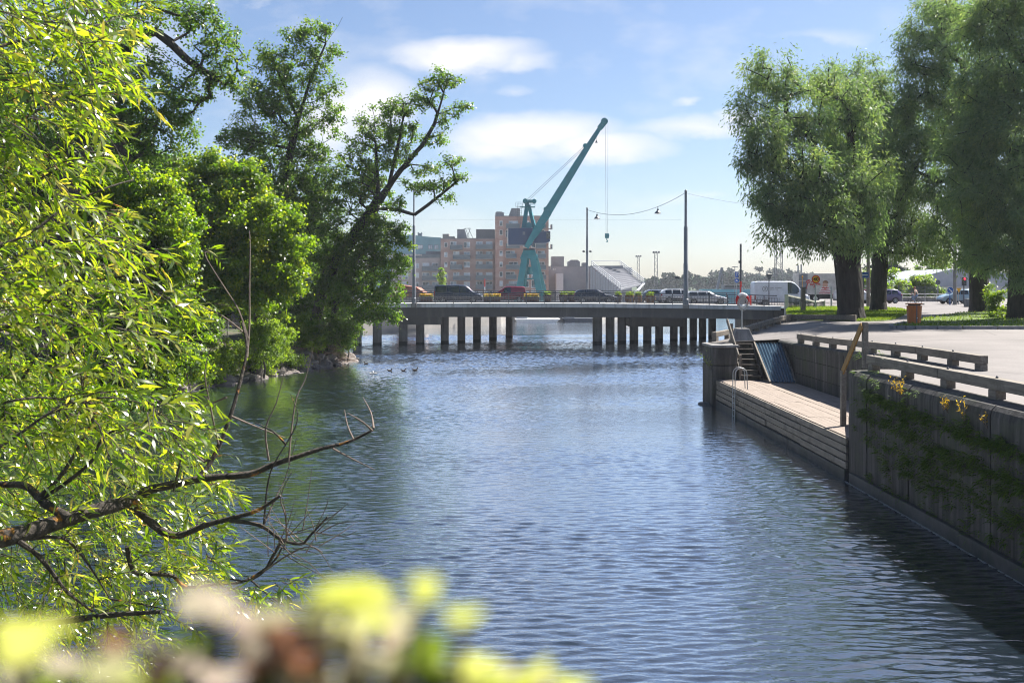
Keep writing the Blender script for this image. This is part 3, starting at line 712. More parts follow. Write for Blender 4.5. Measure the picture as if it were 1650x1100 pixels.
PIL = [(575.5, 99.6, .92), (607.8, 99.8, .92), (649.6, 100.4, .9), (677, 101.2, .86), (716.6, 102.0, .84), (743.4, 104, .83), (768.5, 106.5, .85), (794.3, 110, .86), (820.7, 115.5, .86),
       (962.5, 101, .98), (983, 102, .92), (1002, 103, .92), (1021.4, 104, .92), (1043, 105, .9), (1062, 106.5, .86), (1085.7, 108, .86), (1101, 109.5, .84), (1117, 111, .84), (1132, 112.5, .84), (1147.5, 114.5, .9)]
for i, (px, d, w) in enumerate(PIL):
    d += 1.0; x = X(px, d); mb = MB(); zt = zdeck(x) - 1.37
    mb.lathe((x, d, -2), [(w / 2, 0), (w / 2, 2 + zt)], 20)
    pl_ = mb.build('pillar', M['pillar'], br, smooth=True)
    mb = MB(); mb.lathe((x, d, -1), [(w / 2 + .004, 0), (w / 2 + .004, 1.28 + .06 * math.sin(i * 3.7))], 20); mb.build('tide_mark', M['black'], pl_, smooth=True)
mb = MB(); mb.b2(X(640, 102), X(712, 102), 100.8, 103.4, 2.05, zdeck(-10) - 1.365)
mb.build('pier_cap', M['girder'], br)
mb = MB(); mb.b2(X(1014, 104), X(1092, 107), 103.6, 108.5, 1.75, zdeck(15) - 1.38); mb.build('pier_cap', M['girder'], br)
mb = MB(); mb.b2(26.4, 30, 100.2, 117.8, -1.5, zdeck(26.5) - .4); mb.build('abutment', M['concrete_dark'], br)
mb = MB(); mb.b2(-36, -30, 100.2, 117.8, -1.5, 3.9); mb.build('abutment', M['concrete_dark'], br)
def railing(y, h=1.07, x0=-33.5, x1=26.9, bars=True, name='railing'):
    mb = MB(); xs = np.arange(x0, x1, 1.02)
    for zz, r in ((h, .05), (h - .2, .026), (.14, .028)):
        for a, b in zip(xs[:-1], xs[1:]): mb.beam((a, y, zdeck(a) + zz), (b, y, zdeck(b) + zz), r * 2, r * 2)
    for x in np.arange(x0, x1, 1.84): mb.b2(x - .042, x + .042, y - .042, y + .042, zdeck(x) - .02, zdeck(x) + h)
    if bars:
        for x in np.arange(x0 + .1, x1, .155): mb.b2(x - .017, x + .017, y - .017, y + .017, zdeck(x) + .14, zdeck(x) + h - .2)
    return mb.build(name, M['rail_paint'], br)
railing(100.25); railing(117.8, 1.25, bars=False)
railing(103.35, .62, bars=False, name='guard_rail')
# ================================================================ vehicles
M['tyre'] = mat('tyre', (.02, .02, .021), (.012, .012, .013), 8, .85)
M['rim'] = mat('alloy_rim', (.5, .51, .53), (.35, .36, .37), 6, .35, .7)
M['trim'] = mat('black_trim', (.03, .03, .032), (.02, .02, .022), 4, .6)
M['lamp_red'] = mat('tail_lamp', (.45, .02, .02), (.3, .01, .01), 4, .2)
M['lamp_clear'] = mat('head_lamp', (.75, .77, .8), (.6, .6, .62), 4, .1)
# stations: x from tail to nose, (x, zlow, zbelt, ztop, half width, roof half width)
KINDS_ = {
 'van': dict(st=[(-2.5, .5, .95, 1.2, .86, .78), (-2.46, .36, 1.05, 1.82, .93, .80), (-2.2, .3, 1.08, 1.93, .95, .82), (-.2, .28, 1.08, 1.95, .95, .82), (.75, .28, 1.06, 1.92, .95, .80), (1.1, .28, 1.05, 1.74, .95, .76), (1.72, .28, 1.06, 1.22, .94, .76), (2.35, .3, .93, 1.02, .9, .72), (2.56, .36, .72, .8, .8, .62), (2.6, .42, .6, .66, .72, .58)],
   win=[(-2.3, -1.1), (-1.0, .15), (.25, 1.35)], wind=(4, 6), wh=(-1.55, 1.62), wr=.33),
 'cargo': dict(st=[(-2.98, .55, 1.2, 2.45, .93, .86), (-2.9, .42, 1.25, 2.62, .99, .88), (-2.6, .4, 1.25, 2.68, 1.0, .9), (.9, .4, 1.25, 2.68, 1.0, .9), (1.35, .4, 1.25, 2.5, 1.0, .86), (2.1, .4, 1.3, 1.72, .98, .82), (2.35, .4, 1.25, 1.4, .97, .8), (2.85, .42, 1.05, 1.14, .93, .74), (2.98, .48, .8, .9, .8, .64)],
   win=[(.55, 1.75)], wind=(4, 5), wh=(-1.85, 2.05), wr=.35),
 'small_van': dict(st=[(-2.0, .5, .95, 1.25, .82, .74), (-1.95, .36, 1.0, 1.72, .88, .76), (-1.7, .3, 1.02, 1.8, .9, .77), (0, .28, 1.02, 1.82, .9, .77), (.35, .28, 1.0, 1.74, .9, .75), (1.15, .28, 1.0, 1.12, .89, .7), (1.75, .3, .88, .96, .85, .66), (2.0, .38, .65, .72, .74, .58)],
   win=[(-.35, .75)], wind=(4, 5), wh=(-1.3, 1.25), wr=.31),
 'estate': dict(st=[(-2.3, .5, .8, .95, .8, .7), (-2.25, .32, .92, 1.06, .88, .7), (-1.9, .25, .95, 1.4, .9, .66), (-1.5, .24, .95, 1.45, .9, .65), (0, .22, .93, 1.47, .9, .65), (.35, .22, .92, 1.42, .9, .64), (1.05, .22, .9, 1.0, .9, .68), (1.8, .24, .78, .86, .87, .66), (2.2, .3, .62, .7, .78, .6), (2.28, .38, .54, .6, .7, .55)],
   win=[(-1.85, -1.0), (-.92, -.05), (.03, .78)], wind=(5, 6), wh=(-1.38, 1.4), wr=.31),
 'suv': dict(st=[(-2.2, .55, .9, 1.05, .82, .7), (-2.14, .4, 1.02, 1.3, .9, .7), (-1.8, .34, 1.05, 1.6, .93, .68), (-1.4, .32, 1.05, 1.66, .93, .68), (.1, .3, 1.03, 1.66, .93, .67), (.45, .3, 1.02, 1.58, .93, .66), (1.05, .3, 1.0, 1.1, .93, .7), (1.75, .32, .92, 1.0, .9, .68), (2.12, .38, .72, .82, .8, .62), (2.2, .45, .62, .7, .72, .57)],
   win=[(-1.75, -1.05), (-.95, -.1), (0, .78)], wind=(5, 6), wh=(-1.32, 1.35), wr=.35),
 'hatch': dict(st=[(-1.95, .5, .85, 1.0, .78, .68), (-1.9, .34, .95, 1.2, .85, .68), (-1.55, .27, .97, 1.48, .87, .65), (-1.1, .26, .97, 1.54, .87, .65), (.1, .25, .95, 1.54, .87, .64), (.45, .25, .94, 1.45, .87, .63), (1.05, .25, .92, 1.03, .87, .66), (1.6, .27, .82, .9, .83, .64), (1.9, .34, .62, .7, .75, .58), (1.97, .4, .55, .6, .68, .53)],
   win=[(-1.5, -.85), (-.76, .02), (.1, .78)], wind=(5, 6), wh=(-1.2, 1.22), wr=.3)}
def vehicle(kind, name, label, cat, col, loc, heading=1, group=None, roof=None, low=None, rough=.25):
    K = KINDS_[kind]; st = K['st']; t = thing(name, label, cat, loc, 0.0 if heading > 0 else math.pi, group)
    pm = paint(name + '_paint', col, rough)
    def sect(s):
        x, zl_, zb_, zt, w, wr = s
        zm = zl_ + (zb_ - zl_) * .55
        return [(x, -w * .93, zl_), (x, -w, zm), (x, -w * .97, zb_), (x, -wr, zt - .07 * (zt > zb_ + .15)), (x, -wr * .86, zt), (x, wr * .86, zt), (x, wr, zt - .07 * (zt > zb_ + .15)), (x, w * .97, zb_), (x, w, zm), (x, w * .93, zl_)]
    mb = MB(); V = []; n = 10
    for s in st: V += sect(s)
    Fc = [(i * n + k, (i + 1) * n + k, (i + 1) * n + (k + 1) % n, i * n + (k + 1) % n) for i in range(len(st) - 1) for k in range(n)]
    Fc += [tuple(range(n)), tuple((len(st) - 1) * n + k for k in range(n - 1, -1, -1))]
    mb.add(V, Fc); mb.build('body', pm, t, smooth=True, bevel=.03, local=True)
    xs = [s[0] for s in st]
    def at(x):
        for a, b in zip(st[:-1], st[1:]):
            if a[0] <= x <= b[0]:
                f = (x - a[0]) / (b[0] - a[0]); return [p + (q - p) * f for p, q in zip(a, b)]
        return list(st[-1])
    for side in (-1, 1):
        for (xa, xb) in K['win']:
            mb = MB(); q = []
            m = 5
            lo = []; hi = []
            for i in range(m + 1):
                x = xa + (xb - xa) * i / m; s = at(x); hgt = s[3] - .1 - s[2]
                if hgt < .1: continue
                wl = s[4] * .97; wt = s[5]; e = .014
                def pt(f): return (x, side * (wl + (wt - wl) * f + e), s[2] + .03 + (s[3] - .12 - s[2]) * f)
                lo.append(pt(.04)); hi.append(pt(.97))
            if len(lo) > 1:
                k = len(lo); mb.add(lo + hi, [(i, i + 1, k + i + 1, k + i) if side < 0 else (i, k + i, k + i + 1, i + 1) for i in range(k - 1)]); mb.build('side_window', M['car_glass'], t, local=True)
    a, b = st[K['wind'][0]], st[K['wind'][1]]
    mb = MB(); e = .02
    mb.add([(a[0] + e, -a[5] * .8, a[3] - .03 + e), (a[0] + e, a[5] * .8, a[3] - .03 + e), (b[0] + e, b[5] * .84, b[3] + .02 + e), (b[0] + e, -b[5] * .84, b[3] + .02 + e)], [(0, 3, 2, 1)]); mb.build('windscreen', M['car_glass'], t, local=True)
    if kind not in ('cargo', 'small_van'):
        a, b = st[1], st[2]; mb = MB()
        mb.add([(a[0] - .02, -a[5] * .82, a[3] - .02 if kind != 'van' else 1.15), (a[0] - .02, a[5] * .82, a[3] - .02 if kind != 'van' else 1.15), (b[0] - .03 if kind != 'van' else a[0] - .02, b[5] * .82, b[3] - .05 if kind != 'van' else 1.7), (b[0] - .03 if kind != 'van' else a[0] - .02, -b[5] * .82, b[3] - .05 if kind != 'van' else 1.7)], [(0, 1, 2, 3)]); mb.build('rear_window', M['car_glass'], t, local=True)
    for wx in K['wh']:
        s = at(wx)
        for side in (-1, 1):
            y0 = side * (s[4] + .012); r = K['wr']; mb = MB()
            prof = [(r * .55, 0), (r * .96, 0), (r, .03), (r, .19), (r * .94, .22), (r * .5, .22)]
            mb.lathe((wx, y0 - (.22 if side > 0 else 0), r), prof, 20, 'y'); w_ = mb.build('wheel', M['tyre'], t, smooth=True, local=True)
            mb = MB(); yf = y0 + side * .004; mb.lathe((wx, yf if side > 0 else yf - .012, r), [(.06, 0), (.06, .012)], 10, 'y')
            for k in range(7):
                an = 2 * math.pi * k / 7; mb.beam((wx, yf, r), (wx + r * .62 * math.cos(an), yf, r + r * .62 * math.sin(an)), .045, .012, up=(0, 1, 0))
            ringp = [(wx + r * .64 * math.cos(a_), yf, r + r * .64 * math.sin(a_)) for a_ in np.linspace(0, 2 * math.pi, 19)]; mb.tube(ringp, .022, 5)
            mb.build('rim', M['rim'], w_, local=True)
            mb = MB(); arc = [(wx + r * 1.13 * math.cos(a_), side * (s[4] + .004), r + r * 1.13 * math.sin(a_)) for a_ in np.linspace(-.12, math.pi + .12, 13)]
            mb.tube(arc, .05 if low else .03, 6); mb.build('wheel_arch', M['trim'], t, local=True)
    mb = MB(); s0, s1 = at(K['wh'][0]), at(K['wh'][1])
    for side in (-1, 1): mb.b2(K['wh'][0] + K['wr'] * 1.2, K['wh'][1] - K['wr'] * 1.2, side * s0[4] - .02, side * s0[4] + .02, s0[1] - .02, s0[1] + (.3 if low else .08))
    mb.b2(K['st'][0][0] - .03, K['st'][1][0] + .1, -.75, .75, .32, .5); mb.b2(K['st'][-1][0] - .14, K['st'][-1][0] + .02, -.62, .62, .28, .45); mb.build('bumper', M['trim'], t, local=True, bevel=.02)
    for side in (-1, 1):
        s = st[1]; mb = MB(); mb.box((s[0] - .005, side * s[4] * .93, s[2] - .02 if kind not in ('van', 'cargo', 'small_van') else 1.0), (.12, .14, .16 if kind not in ('van', 'cargo', 'small_van') else .5)); mb.build('tail_light', M['lamp_red'], t, local=True, bevel=.02)
        s = st[-2]; mb = MB(); mb.box((s[0] - .06, side * s[4] * .86, s[2] + .02), (.26, .22, .14)); mb.build('headlight', M['lamp_clear'], t, local=True, bevel=.03)
        xm = K['win'][-1][1] - .12; s = at(xm); mb = MB(); mb.box((xm, side * (s[4] + .1), s[2] + .12), (.12, .2, .15)); mb.build('mirror', pm, t, local=True, bevel=.03)
    if roof:
        mb = MB()
        for side in (-1, 1): mb.beam((st[2][0] + .2, side * st[3][5] * .86, st[3][3] + .035), (st[4][0] + .2, side * st[4][5] * .86, st[4][3] + .035), .04, .04)
        mb.build('roof_rail', M['steel'], t, local=True)
    return t
zr = lambda x: zdeck(x) - .045
def on(px, d): x = X(px, d); return (x, d, zr(x))
vehicle('van', 'passenger_van', 'dark blue grey passenger van crossing the bridge', 'van', (.035, .05, .085), on(738, 106.5), 1)
vehicle('small_van', 'delivery_van', 'small dark red delivery van on the bridge', 'van', (.20, .012, .03), on(818, 112), -1)
vehicle('estate', 'estate_car', 'dark navy estate car beside the flower tubs', 'car', (.018, .025, .05), on(959, 106.5), 1, roof=True)
vehicle('hatch', 'hatchback_car', 'slate grey hatchback partly hidden behind the flower tubs', 'car', (.16, .19, .26), on(1049, 112.5), -1)
vehicle('suv', 'suv_car', 'white off-road style car behind the tall lamp post', 'car', (.72, .73, .75), on(1096, 109), 1, roof=True, low=True)
vehicle('estate', 'estate_car', 'silver estate car with red tail light passing the lifebuoy', 'car', (.55, .57, .62), on(1137, 105.2), 1, roof=True)
cv = vehicle('cargo', 'cargo_van', 'tall white cargo van with round dark emblem on its side', 'van', (.62, .66, .74), on(1257, 106.5), 1, rough=.4)
mb = MB(); yv = -1.012
ringp = [(-1.85 + .27 * math.cos(a), -.962, 1.86 + .27 * math.sin(a)) for a in np.linspace(0, 2 * math.pi, 25)]; mb.tube(ringp, .022, 6)
mb.beam((-1.98, -.955, 1.72), (-1.74, -.945, 2.0), .03, .05, up=(0, 1, 0)); mb.beam((-1.85, -.955, 1.7), (-1.76, -.945, 1.9), .02, .04, up=(0, 1, 0)); mb.beam((-1.95, -.95, 1.95), (-1.83, -.95, 1.98), .03, .04, up=(0, 1, 0)); mb.build('emblem', M['dark_steel'], cv, local=True)
mb = MB(); r_ = random.Random(4)
for row, (z, n_) in enumerate(((1.97, 17), (1.8, 11))):
    x = -1.3
    for k in range(n_):
        if k in (6,): x += .07; continue
        h = .085; yv = -.95 + (z - 1.25) * 0 - .002; w = r_.uniform(.03, .05)
        yv = -(1.0 * .97 + (.9 - .97) * ((z - 1.25) / 1.36)) - .012
        if r_.random() < .5: mb.box((x + .01, yv, z), (.014, .01, h)); mb.box((x + w / 2, yv, z + h / 2 - .007), (w, .01, .014)); mb.box((x + w / 2, yv, z), (w * .8, .01, .014))
        else: mb.box((x, yv, z), (.014, .01, h)); mb.box((x + w, yv, z), (.014, .01, h)); mb.box((x + w / 2, yv, z - h / 2 + .007), (w, .01, .014))
        x += w + .035
mb.build('lettering', M['dark_steel'], cv, local=True)
# ---- lorry box with an advertisement
tr = thing('lorry', 'white lorry whose side carries a bread advertisement with a smiling child', 'lorry', (36, 114, zg(36, 114)))
zt = zg(36, 114) - .02
x0, x1 = X(1282, 114), X(1352, 114); xp = X(1294, 112.7)
mb = MB(); mb.b2(x0, x1, 112.75, 115.2, zt + .95, zt + 3.35); mb.build('cargo_box', M['offwhite'], tr, bevel=.04)
mb = MB(); mb.b2(x0 - .015, x0 + 1.0, 112.73, 112.75, zt + 2.5, zt + 3.3); mb.b2(x0 - .012, x0 + .9, 112.735, 112.75, zt + 1.0, zt + 2.45); mb.build('grey_panel', M['lamp_grey'], tr)
mb = MB(); mb.b2(x1 + .25, x1 + 2.0, 112.9, 115.0, zt + .55, zt + 2.9); mb.build('cab', M['white'], tr, bevel=.15)
mb = MB(); mb.b2(x0 + .1, x1 + 1.9, 113.2, 114.8, zt + .55, zt + .94); mb.b2(x0 + .3, x1 - .9, 112.85, 112.95, zt + .45, zt + .85); mb.build('chassis', M['trim'], tr)
for wx in (x0 + .9, x0 + 1.9, x1 + 1.1):
    for y0 in (112.8, 114.9):
        mb = MB(); mb.lathe((wx, y0, zt + .5), [(.25, 0), (.48, 0), (.5, .04), (.5, .24), (.46, .28), (.25, .28)], 20, 'y'); w_ = mb.build('wheel', M['tyre'], tr, smooth=True)
        mb = MB(); mb.lathe((wx, y0 - .01, zt + .5), [(.1, 0), (.26, .0), (.26, .02), (.1, .02)], 14, 'y'); mb.build('rim', M['rim'], w_)
M['skin_ad'] = mat('printed_skin', (.62, .36, .25), (.5, .27, .18), 3, .6); M['hair_ad'] = mat('printed_hair', (.3, .17, .09), (.2, .11, .06), 6, .7)
yb = 112.735; ax, az = X(1329.5, yb), Z(459, yb)
def disc(mb, cx, cz, rx, rz, y, n=24, a0=0., a1=2 * math.pi):
    return mb.prism([(cx + rx * math.cos(a0 + (a1 - a0) * k / n), cz + rz * math.sin(a0 + (a1 - a0) * k / n)) for k in range(n)], y, y + .006)
ad = MB(); disc(ad, ax, az, .3, .4, yb - .012); ad.b2(ax - .12, ax + .16, yb - .01, yb - .004, az - .6, az - .3); ad.build('portrait_face', M['skin_ad'], tr)
ad = MB(); disc(ad, ax + .04, az + .22, .33, .3, yb - .02, a0=R(-5), a1=R(185)); ad.build('portrait_hair', M['hair_ad'], tr)
ad = MB(); disc(ad, ax - .09, az + .06, .035, .022, yb - .02); disc(ad, ax + .12, az + .06, .035, .022, yb - .02); disc(ad, ax + .01, az - .05, .025, .04, yb - .02); ad.build('portrait_eyes', M['hair_ad'], tr)
ad = MB(); disc(ad, ax + .01, az - .17, .13, .07, yb - .02, a0=math.pi, a1=2 * math.pi); ad.build('portrait_smile', M['white'], tr)
ad = MB(); zb2 = zt + 1.0
ad.prism([(ax - .72, zb2), (ax + .75, zb2), (ax + .6, zb2 + .55), (ax + .25, zb2 + .85), (ax - .12, zb2 + .8), (ax - .5, zb2 + .7)], yb - .008, yb - .001); ad.build('portrait_shirt', M['white'], tr)
ad = MB()
for k in range(4):
    z = zb2 + .06 + k * .2; w = .7 - .1 * k
    ad.prism([(ax - w, z), (ax - w * .3, z - .03), (ax + w, z + .02), (ax + w, z + .11), (ax - w * .3, z + .06), (ax - w, z + .09)], yb - .016, yb - .009)
ad.build('portrait_stripes', M['red'], tr)
def text_mesh(body, size, shear=0.0, ext=.004, off=.014):
    cu = bpy.data.curves.new('text', 'FONT'); cu.body = body; cu.size = size; cu.shear = shear; cu.extrude = ext; cu.align_x = 'CENTER'; cu.align_y = 'CENTER'; cu.resolution_u = 3; cu.offset = off
    o = bpy.data.objects.new('text', cu); COL.objects.link(o); bpy.context.view_layer.update()
    me = bpy.data.meshes.new_from_object(o.evaluated_get(bpy.context.evaluated_depsgraph_get())); bpy.data.objects.remove(o)
    return me
def add_text(body, size, c, parent, m, name='lettering', shear=0.0, sx=1.0, rz=0.0):
    me = text_mesh(body, size, shear); me.materials.clear(); me.materials.append(m)
    o = obj_from(me, name, parent); off = WLOC.get(parent.name, np.zeros(3)); o.location = np.array(c) - off; o.rotation_euler = (R(90), 0, rz); o.scale = (sx, 1, 1); return o
# hand-lettered red script
def script(strokes, c, s, r, parent, m, name):
    mb = MB()
    for st_ in strokes: mb.tube([(c[0] + x * s, c[1], c[2] + z * s) for x, z in st_], r, 6)
    return mb.build(name, m, parent, smooth=True)
sc = [[(-.0, -.55), (.1, .0), (.22, .55), (.34, .85)], [(-.12, .45), (.1, .85), (.45, 1.0), (.62, .8), (.5, .5), (.2, .38)], [(.85, .35), (.68, .4), (.6, .2), (.72, .05), (.9, .2), (.95, .4), (.98, .1), (1.08, .05)], [(.8, .62), (.87, .7), (.94, .62), (.87, .55), (.8, .62)],
      [(1.42, .38), (1.25, .4), (1.18, .2), (1.3, .08), (1.44, .25), (1.48, .4), (1.4, -.1), (1.25, -.35), (1.1, -.25)], [(1.62, .2), (1.85, .3), (1.8, .42), (1.66, .35), (1.66, .12), (1.85, .08)], [(2.0, .08), (2.05, .4), (2.1, .3), (2.25, .4), (2.28, .1), (2.36, .1)]]
script(sc, (X(1299.5, yb), yb - .02, Z(460, yb)), .66, .042, tr, M['red'], 'red_script')
mb = MB()
for k in range(7): mb.b2(X(1300, yb) + k * .2, X(1300, yb) + k * .2 + .14, yb - .012, yb, Z(466.5, yb), Z(466.5, yb) + .05)
mb.build('small_print', M['grey_back'], tr)

# ---- parked cars beyond the trees
vehicle('hatch', 'parked_car', 'purple blue hatchback parked behind the second willow trunk', 'car', (.09, .075, .17), (X(1420, 108), 108, zg(41, 108)), -1)
vehicle('hatch', 'parked_car', 'dark red car parked under the blue one-way sign', 'car', (.13, .012, .02), (X(1393, 111), 111, zg(41, 111)), -1)
vehicle('suv', 'parked_car', 'pale silver car parked in the gap between two willow trunks', 'car', (.6, .62, .66), (X(1379, 107), 107, zg(37, 107)), 1)
vehicle('hatch', 'parked_car', 'light blue car waiting behind the pale concrete post', 'car', (.28, .4, .5), (X(1543, 104), 104, zg(46, 104)), -1)
vehicle('estate', 'parked_car', 'black car waiting under the red traffic light', 'car', (.015, .016, .02), (X(1566, 109), 109, zg(50, 109)), 1)

# ================================================================ street lamps, wires, signs
def lamp_post(label, px, d, ytop, zbase, r0=.19, r1=.1, extra=None, camera_=False):
    x = X(px, d); zt = Z(ytop, d); t = thing('lamp_post', label, 'lamp post', (x, d, zbase), group='lamp posts on the bridge')
    mb = MB(); h = zt - zbase
    mb.lathe((x, d, zbase), [(r0 * 1.35, 0), (r0 * 1.35, .5), (r0, .55), (r0, h * .36), (r0 * .85, h * .365), (r0 * .85, h * .68), (r1 * 1.1, h * .69), (r1, h)], 14); mb.build('post', M['lamp_grey'], t, smooth=True)
    mb = MB(); mb.lathe((x, d, zt), [(r1 * 1.1, 0), (r1 * 1.1, .04), (.02, .16)], 12); mb.build('cap', M['dark_steel'], t)
    mb = MB(); mb.b2(x - .28, x + .28, d - .3, d + .28, zbase - .42, zbase + .03); mb.build('foot_bracket', M['concrete'], t, bevel=.03)
    if camera_:
        mb = MB(); za = Z(447.5, d); mb.beam((x, d, za), (x - .8, d, za - .05), .05, .05); mb.b2(x - 1.1, x - .62, d - .12, d + .12, za - .1, za + .12); mb.build('camera_arm', M['dark_steel'], t)
    if extra:
        mb = MB(); za = Z(extra, d); mb.beam((x - .42, d, za), (x + .42, d, za), .04, .04)
        for s in (-1, 1): mb.ball((x + s * .4, d, za), (.17, .14, .13), 10, 6)
        mb.build('loudspeaker', M['dark_steel'], t)
    return np.array([x, d, zt])
tA = lamp_post('tall grey lamp post standing among the alder branches', 667, 99.85, 306, zdeck(-10) + .02, .17, .07)
tB = lamp_post('slim lamp post with two round fittings behind the bridge', 946, 117.6, 336, zdeck(7) + .02, .15, .1, extra=405)
tC = lamp_post('tallest grey lamp post with a side arm at the middle of the traffic', 1105, 99.85, 308, zdeck(17) + .02, .24, .13, camera_=True)
def wire(label, a, b, sag, r=.018):
    pts = [np.array(a) + (np.array(b) - np.array(a)) * t - np.array([0, 0, sag * 4 * t * (1 - t)]) for t in np.linspace(0, 1, 15)]
    mb = MB(); mb.tube(pts, r, 5); solo(mb, 'lamp_wire', M['dark_steel'], label, 'wire', 'span wires over the bridge'); return pts
w1 = wire('span wire with two lamps between slim post and tallest post', tB - [0, 0, .15], tC - [0, 0, .15], 1.3, .022)
wire('span wire from the tallest lamp post off into the willow', tC - [0, 0, .2], (X(1300, 121), 121, Z(332, 121)), .5, .014)
wire('span wire from the lamp post among the alder branches', tA - [0, 0, .1], (X(560, 117), 117, Z(325, 117)), .6, .014)
wire('faint high wire crossing the sky behind the crane hook', (X(560, 117.5), 117.5, Z(352, 117.5)), (X(1098, 117.5), 117.5, Z(354, 117.5)), .1, .006)
def hang_lamp(label, p):
    t = thing('hanging_lamp', label, 'street lamp', tuple(np.array(p) - [0, 0, .75]), group='bell lamps hung from the wires')
    mb = MB(); mb.tube([p, np.array(p) - [0, 0, .25]], .03, 6); mb.lathe(np.array(p) - [0, 0, .42], [(.1, 0), (.1, .2)], 10); mb.build('holder', M['dark_steel'], t)
    mb = MB(); mb.lathe(np.array(p) - [0, 0, .72], [(.36, 0), (.35, .03), (.24, .2), (.12, .3)], 16); mb.build('lamp_shade', M['grey_back'], t, smooth=True)
    mb = MB(); mb.lathe(np.array(p) - [0, 0, .76], [(.1, 0), (.28, .035), (.28, .05)], 14); mb.build('diffuser', M['white'], t, smooth=True)
def onwire(pts, px):
    best = min(pts, key=lambda p: abs(p[0] / p[1] * F + 825 - px)); return best
def interp(pts, px):
    for a, b in zip(pts[:-1], pts[1:]):
        pa, pb = a[0] / a[1] * F + 825, b[0] / b[1] * F + 825
        if min(pa, pb) <= px <= max(pa, pb): return a + (b - a) * (px - pa) / (pb - pa)
    return pts[-1]
hang_lamp('bell lamp on the wire next to the slim post', interp(w1, 962))
hang_lamp('bell lamp on the wire near the tallest post', interp(w1, 1060))
hang_lamp('bell lamp seen between alder branches', np.array([X(647.5, 108), 108, Z(322, 108)]))
def sign(name, label, cat, px, d, zbase, ztop, r=.035, m=None):
    x = X(px, d); t = thing(name, label, cat, (x, d, zbase)); mb = MB(); mb.tube([(x, d, zbase), (x, d, ztop)], r, 8); mb.build('post', m or M['steel'], t, smooth=True); return t, x
def face_disc(t, x, d, z, r, m, name='sign_face', y=-.05, th=.02):
    mb = MB(); mb.lathe((x, d + y, z), [(r, 0), (r, th)], 28, 'y'); return mb.build(name, m, t)
def face_box(t, x, d, z, w, h, m, name='sign_face', y=-.05, th=.02):
    mb = MB(); mb.b2(x - w / 2, x + w / 2, d + y, d + y + th, z - h / 2, z + h / 2); return mb.build(name, m, t, bevel=.008)
# 40 sign
d = 85; t, x = sign('speed_sign', 'round yellow 40 speed sign with red rim beside the willow', 'road sign', 1314, d, zg(X(1314, d), d), Z(443, d), .07)
z = Z(450, d); face_disc(t, x, d, z, .36, M['red'], y=-.1); face_disc(t, x, d, z, .27, M['yellow'], 'yellow_disc', y=-.112)
add_text('40', .42, (x, d - .118, z), t, M['black'], 'numerals', sx=1.1)
# yield sign seen from behind
d = 100.6; t, x = sign('yield_sign', 'grey back of a downward triangle road sign', 'road sign', 1239, d, zdeck(26), Z(442, d), .05, M['dark_steel'])
mb = MB(); zc = Z(442, d); mb.prism([(x - .33, zc), (x + .33, zc), (x, zc - .62)], d - .06, d - .04); mb.build('sign_face', M['grey_back'], t)
# blue one-way sign
d = 72; t, x = sign('one_way_sign', 'blue rectangular sign with white arrow pointing left', 'road sign', 1391, d, zg(X(1391, d), d), Z(438, d), .05, M['dark_steel'])
z = Z(443, d); face_box(t, x, d, z, .72, .44, M['blue'], y=-.08)
mb = MB(); mb.prism([(x - .29, z), (x - .1, z + .16), (x - .1, z + .05), (x + .28, z + .05), (x + .28, z - .05), (x - .1, z - .05), (x - .1, z - .16)], d - .088, d - .081); mb.build('arrow', M['white'], t)
mb = MB()
for zz in (z + .205, z - .205): mb.b2(x - .34, x + .34, d - .086, d - .081, zz - .004, zz + .004)
mb.build('sign_rim', M['white'], t)
# two blue cycle signs on one pole
d = 117.2; t, x = sign('cycle_signs', 'thin pole with blue square above blue disc at the bridge end', 'road sign', 1187, d, zdeck(26), Z(437, d), .03)
z = Z(442.5, d); face_box(t, x, d, z, .36, .66, M['blue']); mb = MB(); mb.b2(x - .03, x + .03, d - .06, d - .052, z - .18, z + .1); mb.b2(x - .1, x + .1, d - .06, d - .052, z + .12, z + .2); mb.build('pictogram', M['white'], t)
z = Z(452, d); face_disc(t, x, d, z, .26, M['blue'], 'disc_face'); mb = MB(); mb.b2(x - .13, x + .13, d - .06, d - .052, z - .05, z + .03); mb.b2(x - .05, x + .02, d - .06, d - .052, z + .03, z + .12); mb.build('disc_pictogram', M['white'], t)
# tall dark pole, red lower part
d = 101.4; x = X(1193.5, d); t = thing('barrier_pole', 'tall dark pole with red and white lower band behind the lifebuoy', 'pole', (x, d, zdeck(24)))
mb = MB(); mb.tube([(x, d, Z(453, d)), (x, d, Z(393, d))], .1, 10); mb.b2(x - .22, x - .08, d - .08, d + .08, Z(424, d), Z(420, d)); mb.build('upper_pole', M['dark_steel'], t)
mb = MB(); mb.tube([(x, d, Z(476, d)), (x, d, Z(453, d))], .105, 10); mb.build('red_band', M['red'], t); mb = MB(); mb.tube([(x, d, zdeck(24)), (x, d, Z(476, d))], .105, 10); mb.build('white_band', M['white'], t)
mb = MB(); mb.b2(-.09, .09, -.07, .07, 0, .9); mb.v = [(v[0] + X(1209.5, 102), v[1] + 102, v[2] + zdeck(24)) for v in mb.v]; mb.ball((X(1209.5, 102), 102, zdeck(24) + .95), (.1, .1, .1), 8, 6); solo(mb, 'bollard', M['red'], 'small red bollard beside the lifebuoy on the bridge', 'bollard')
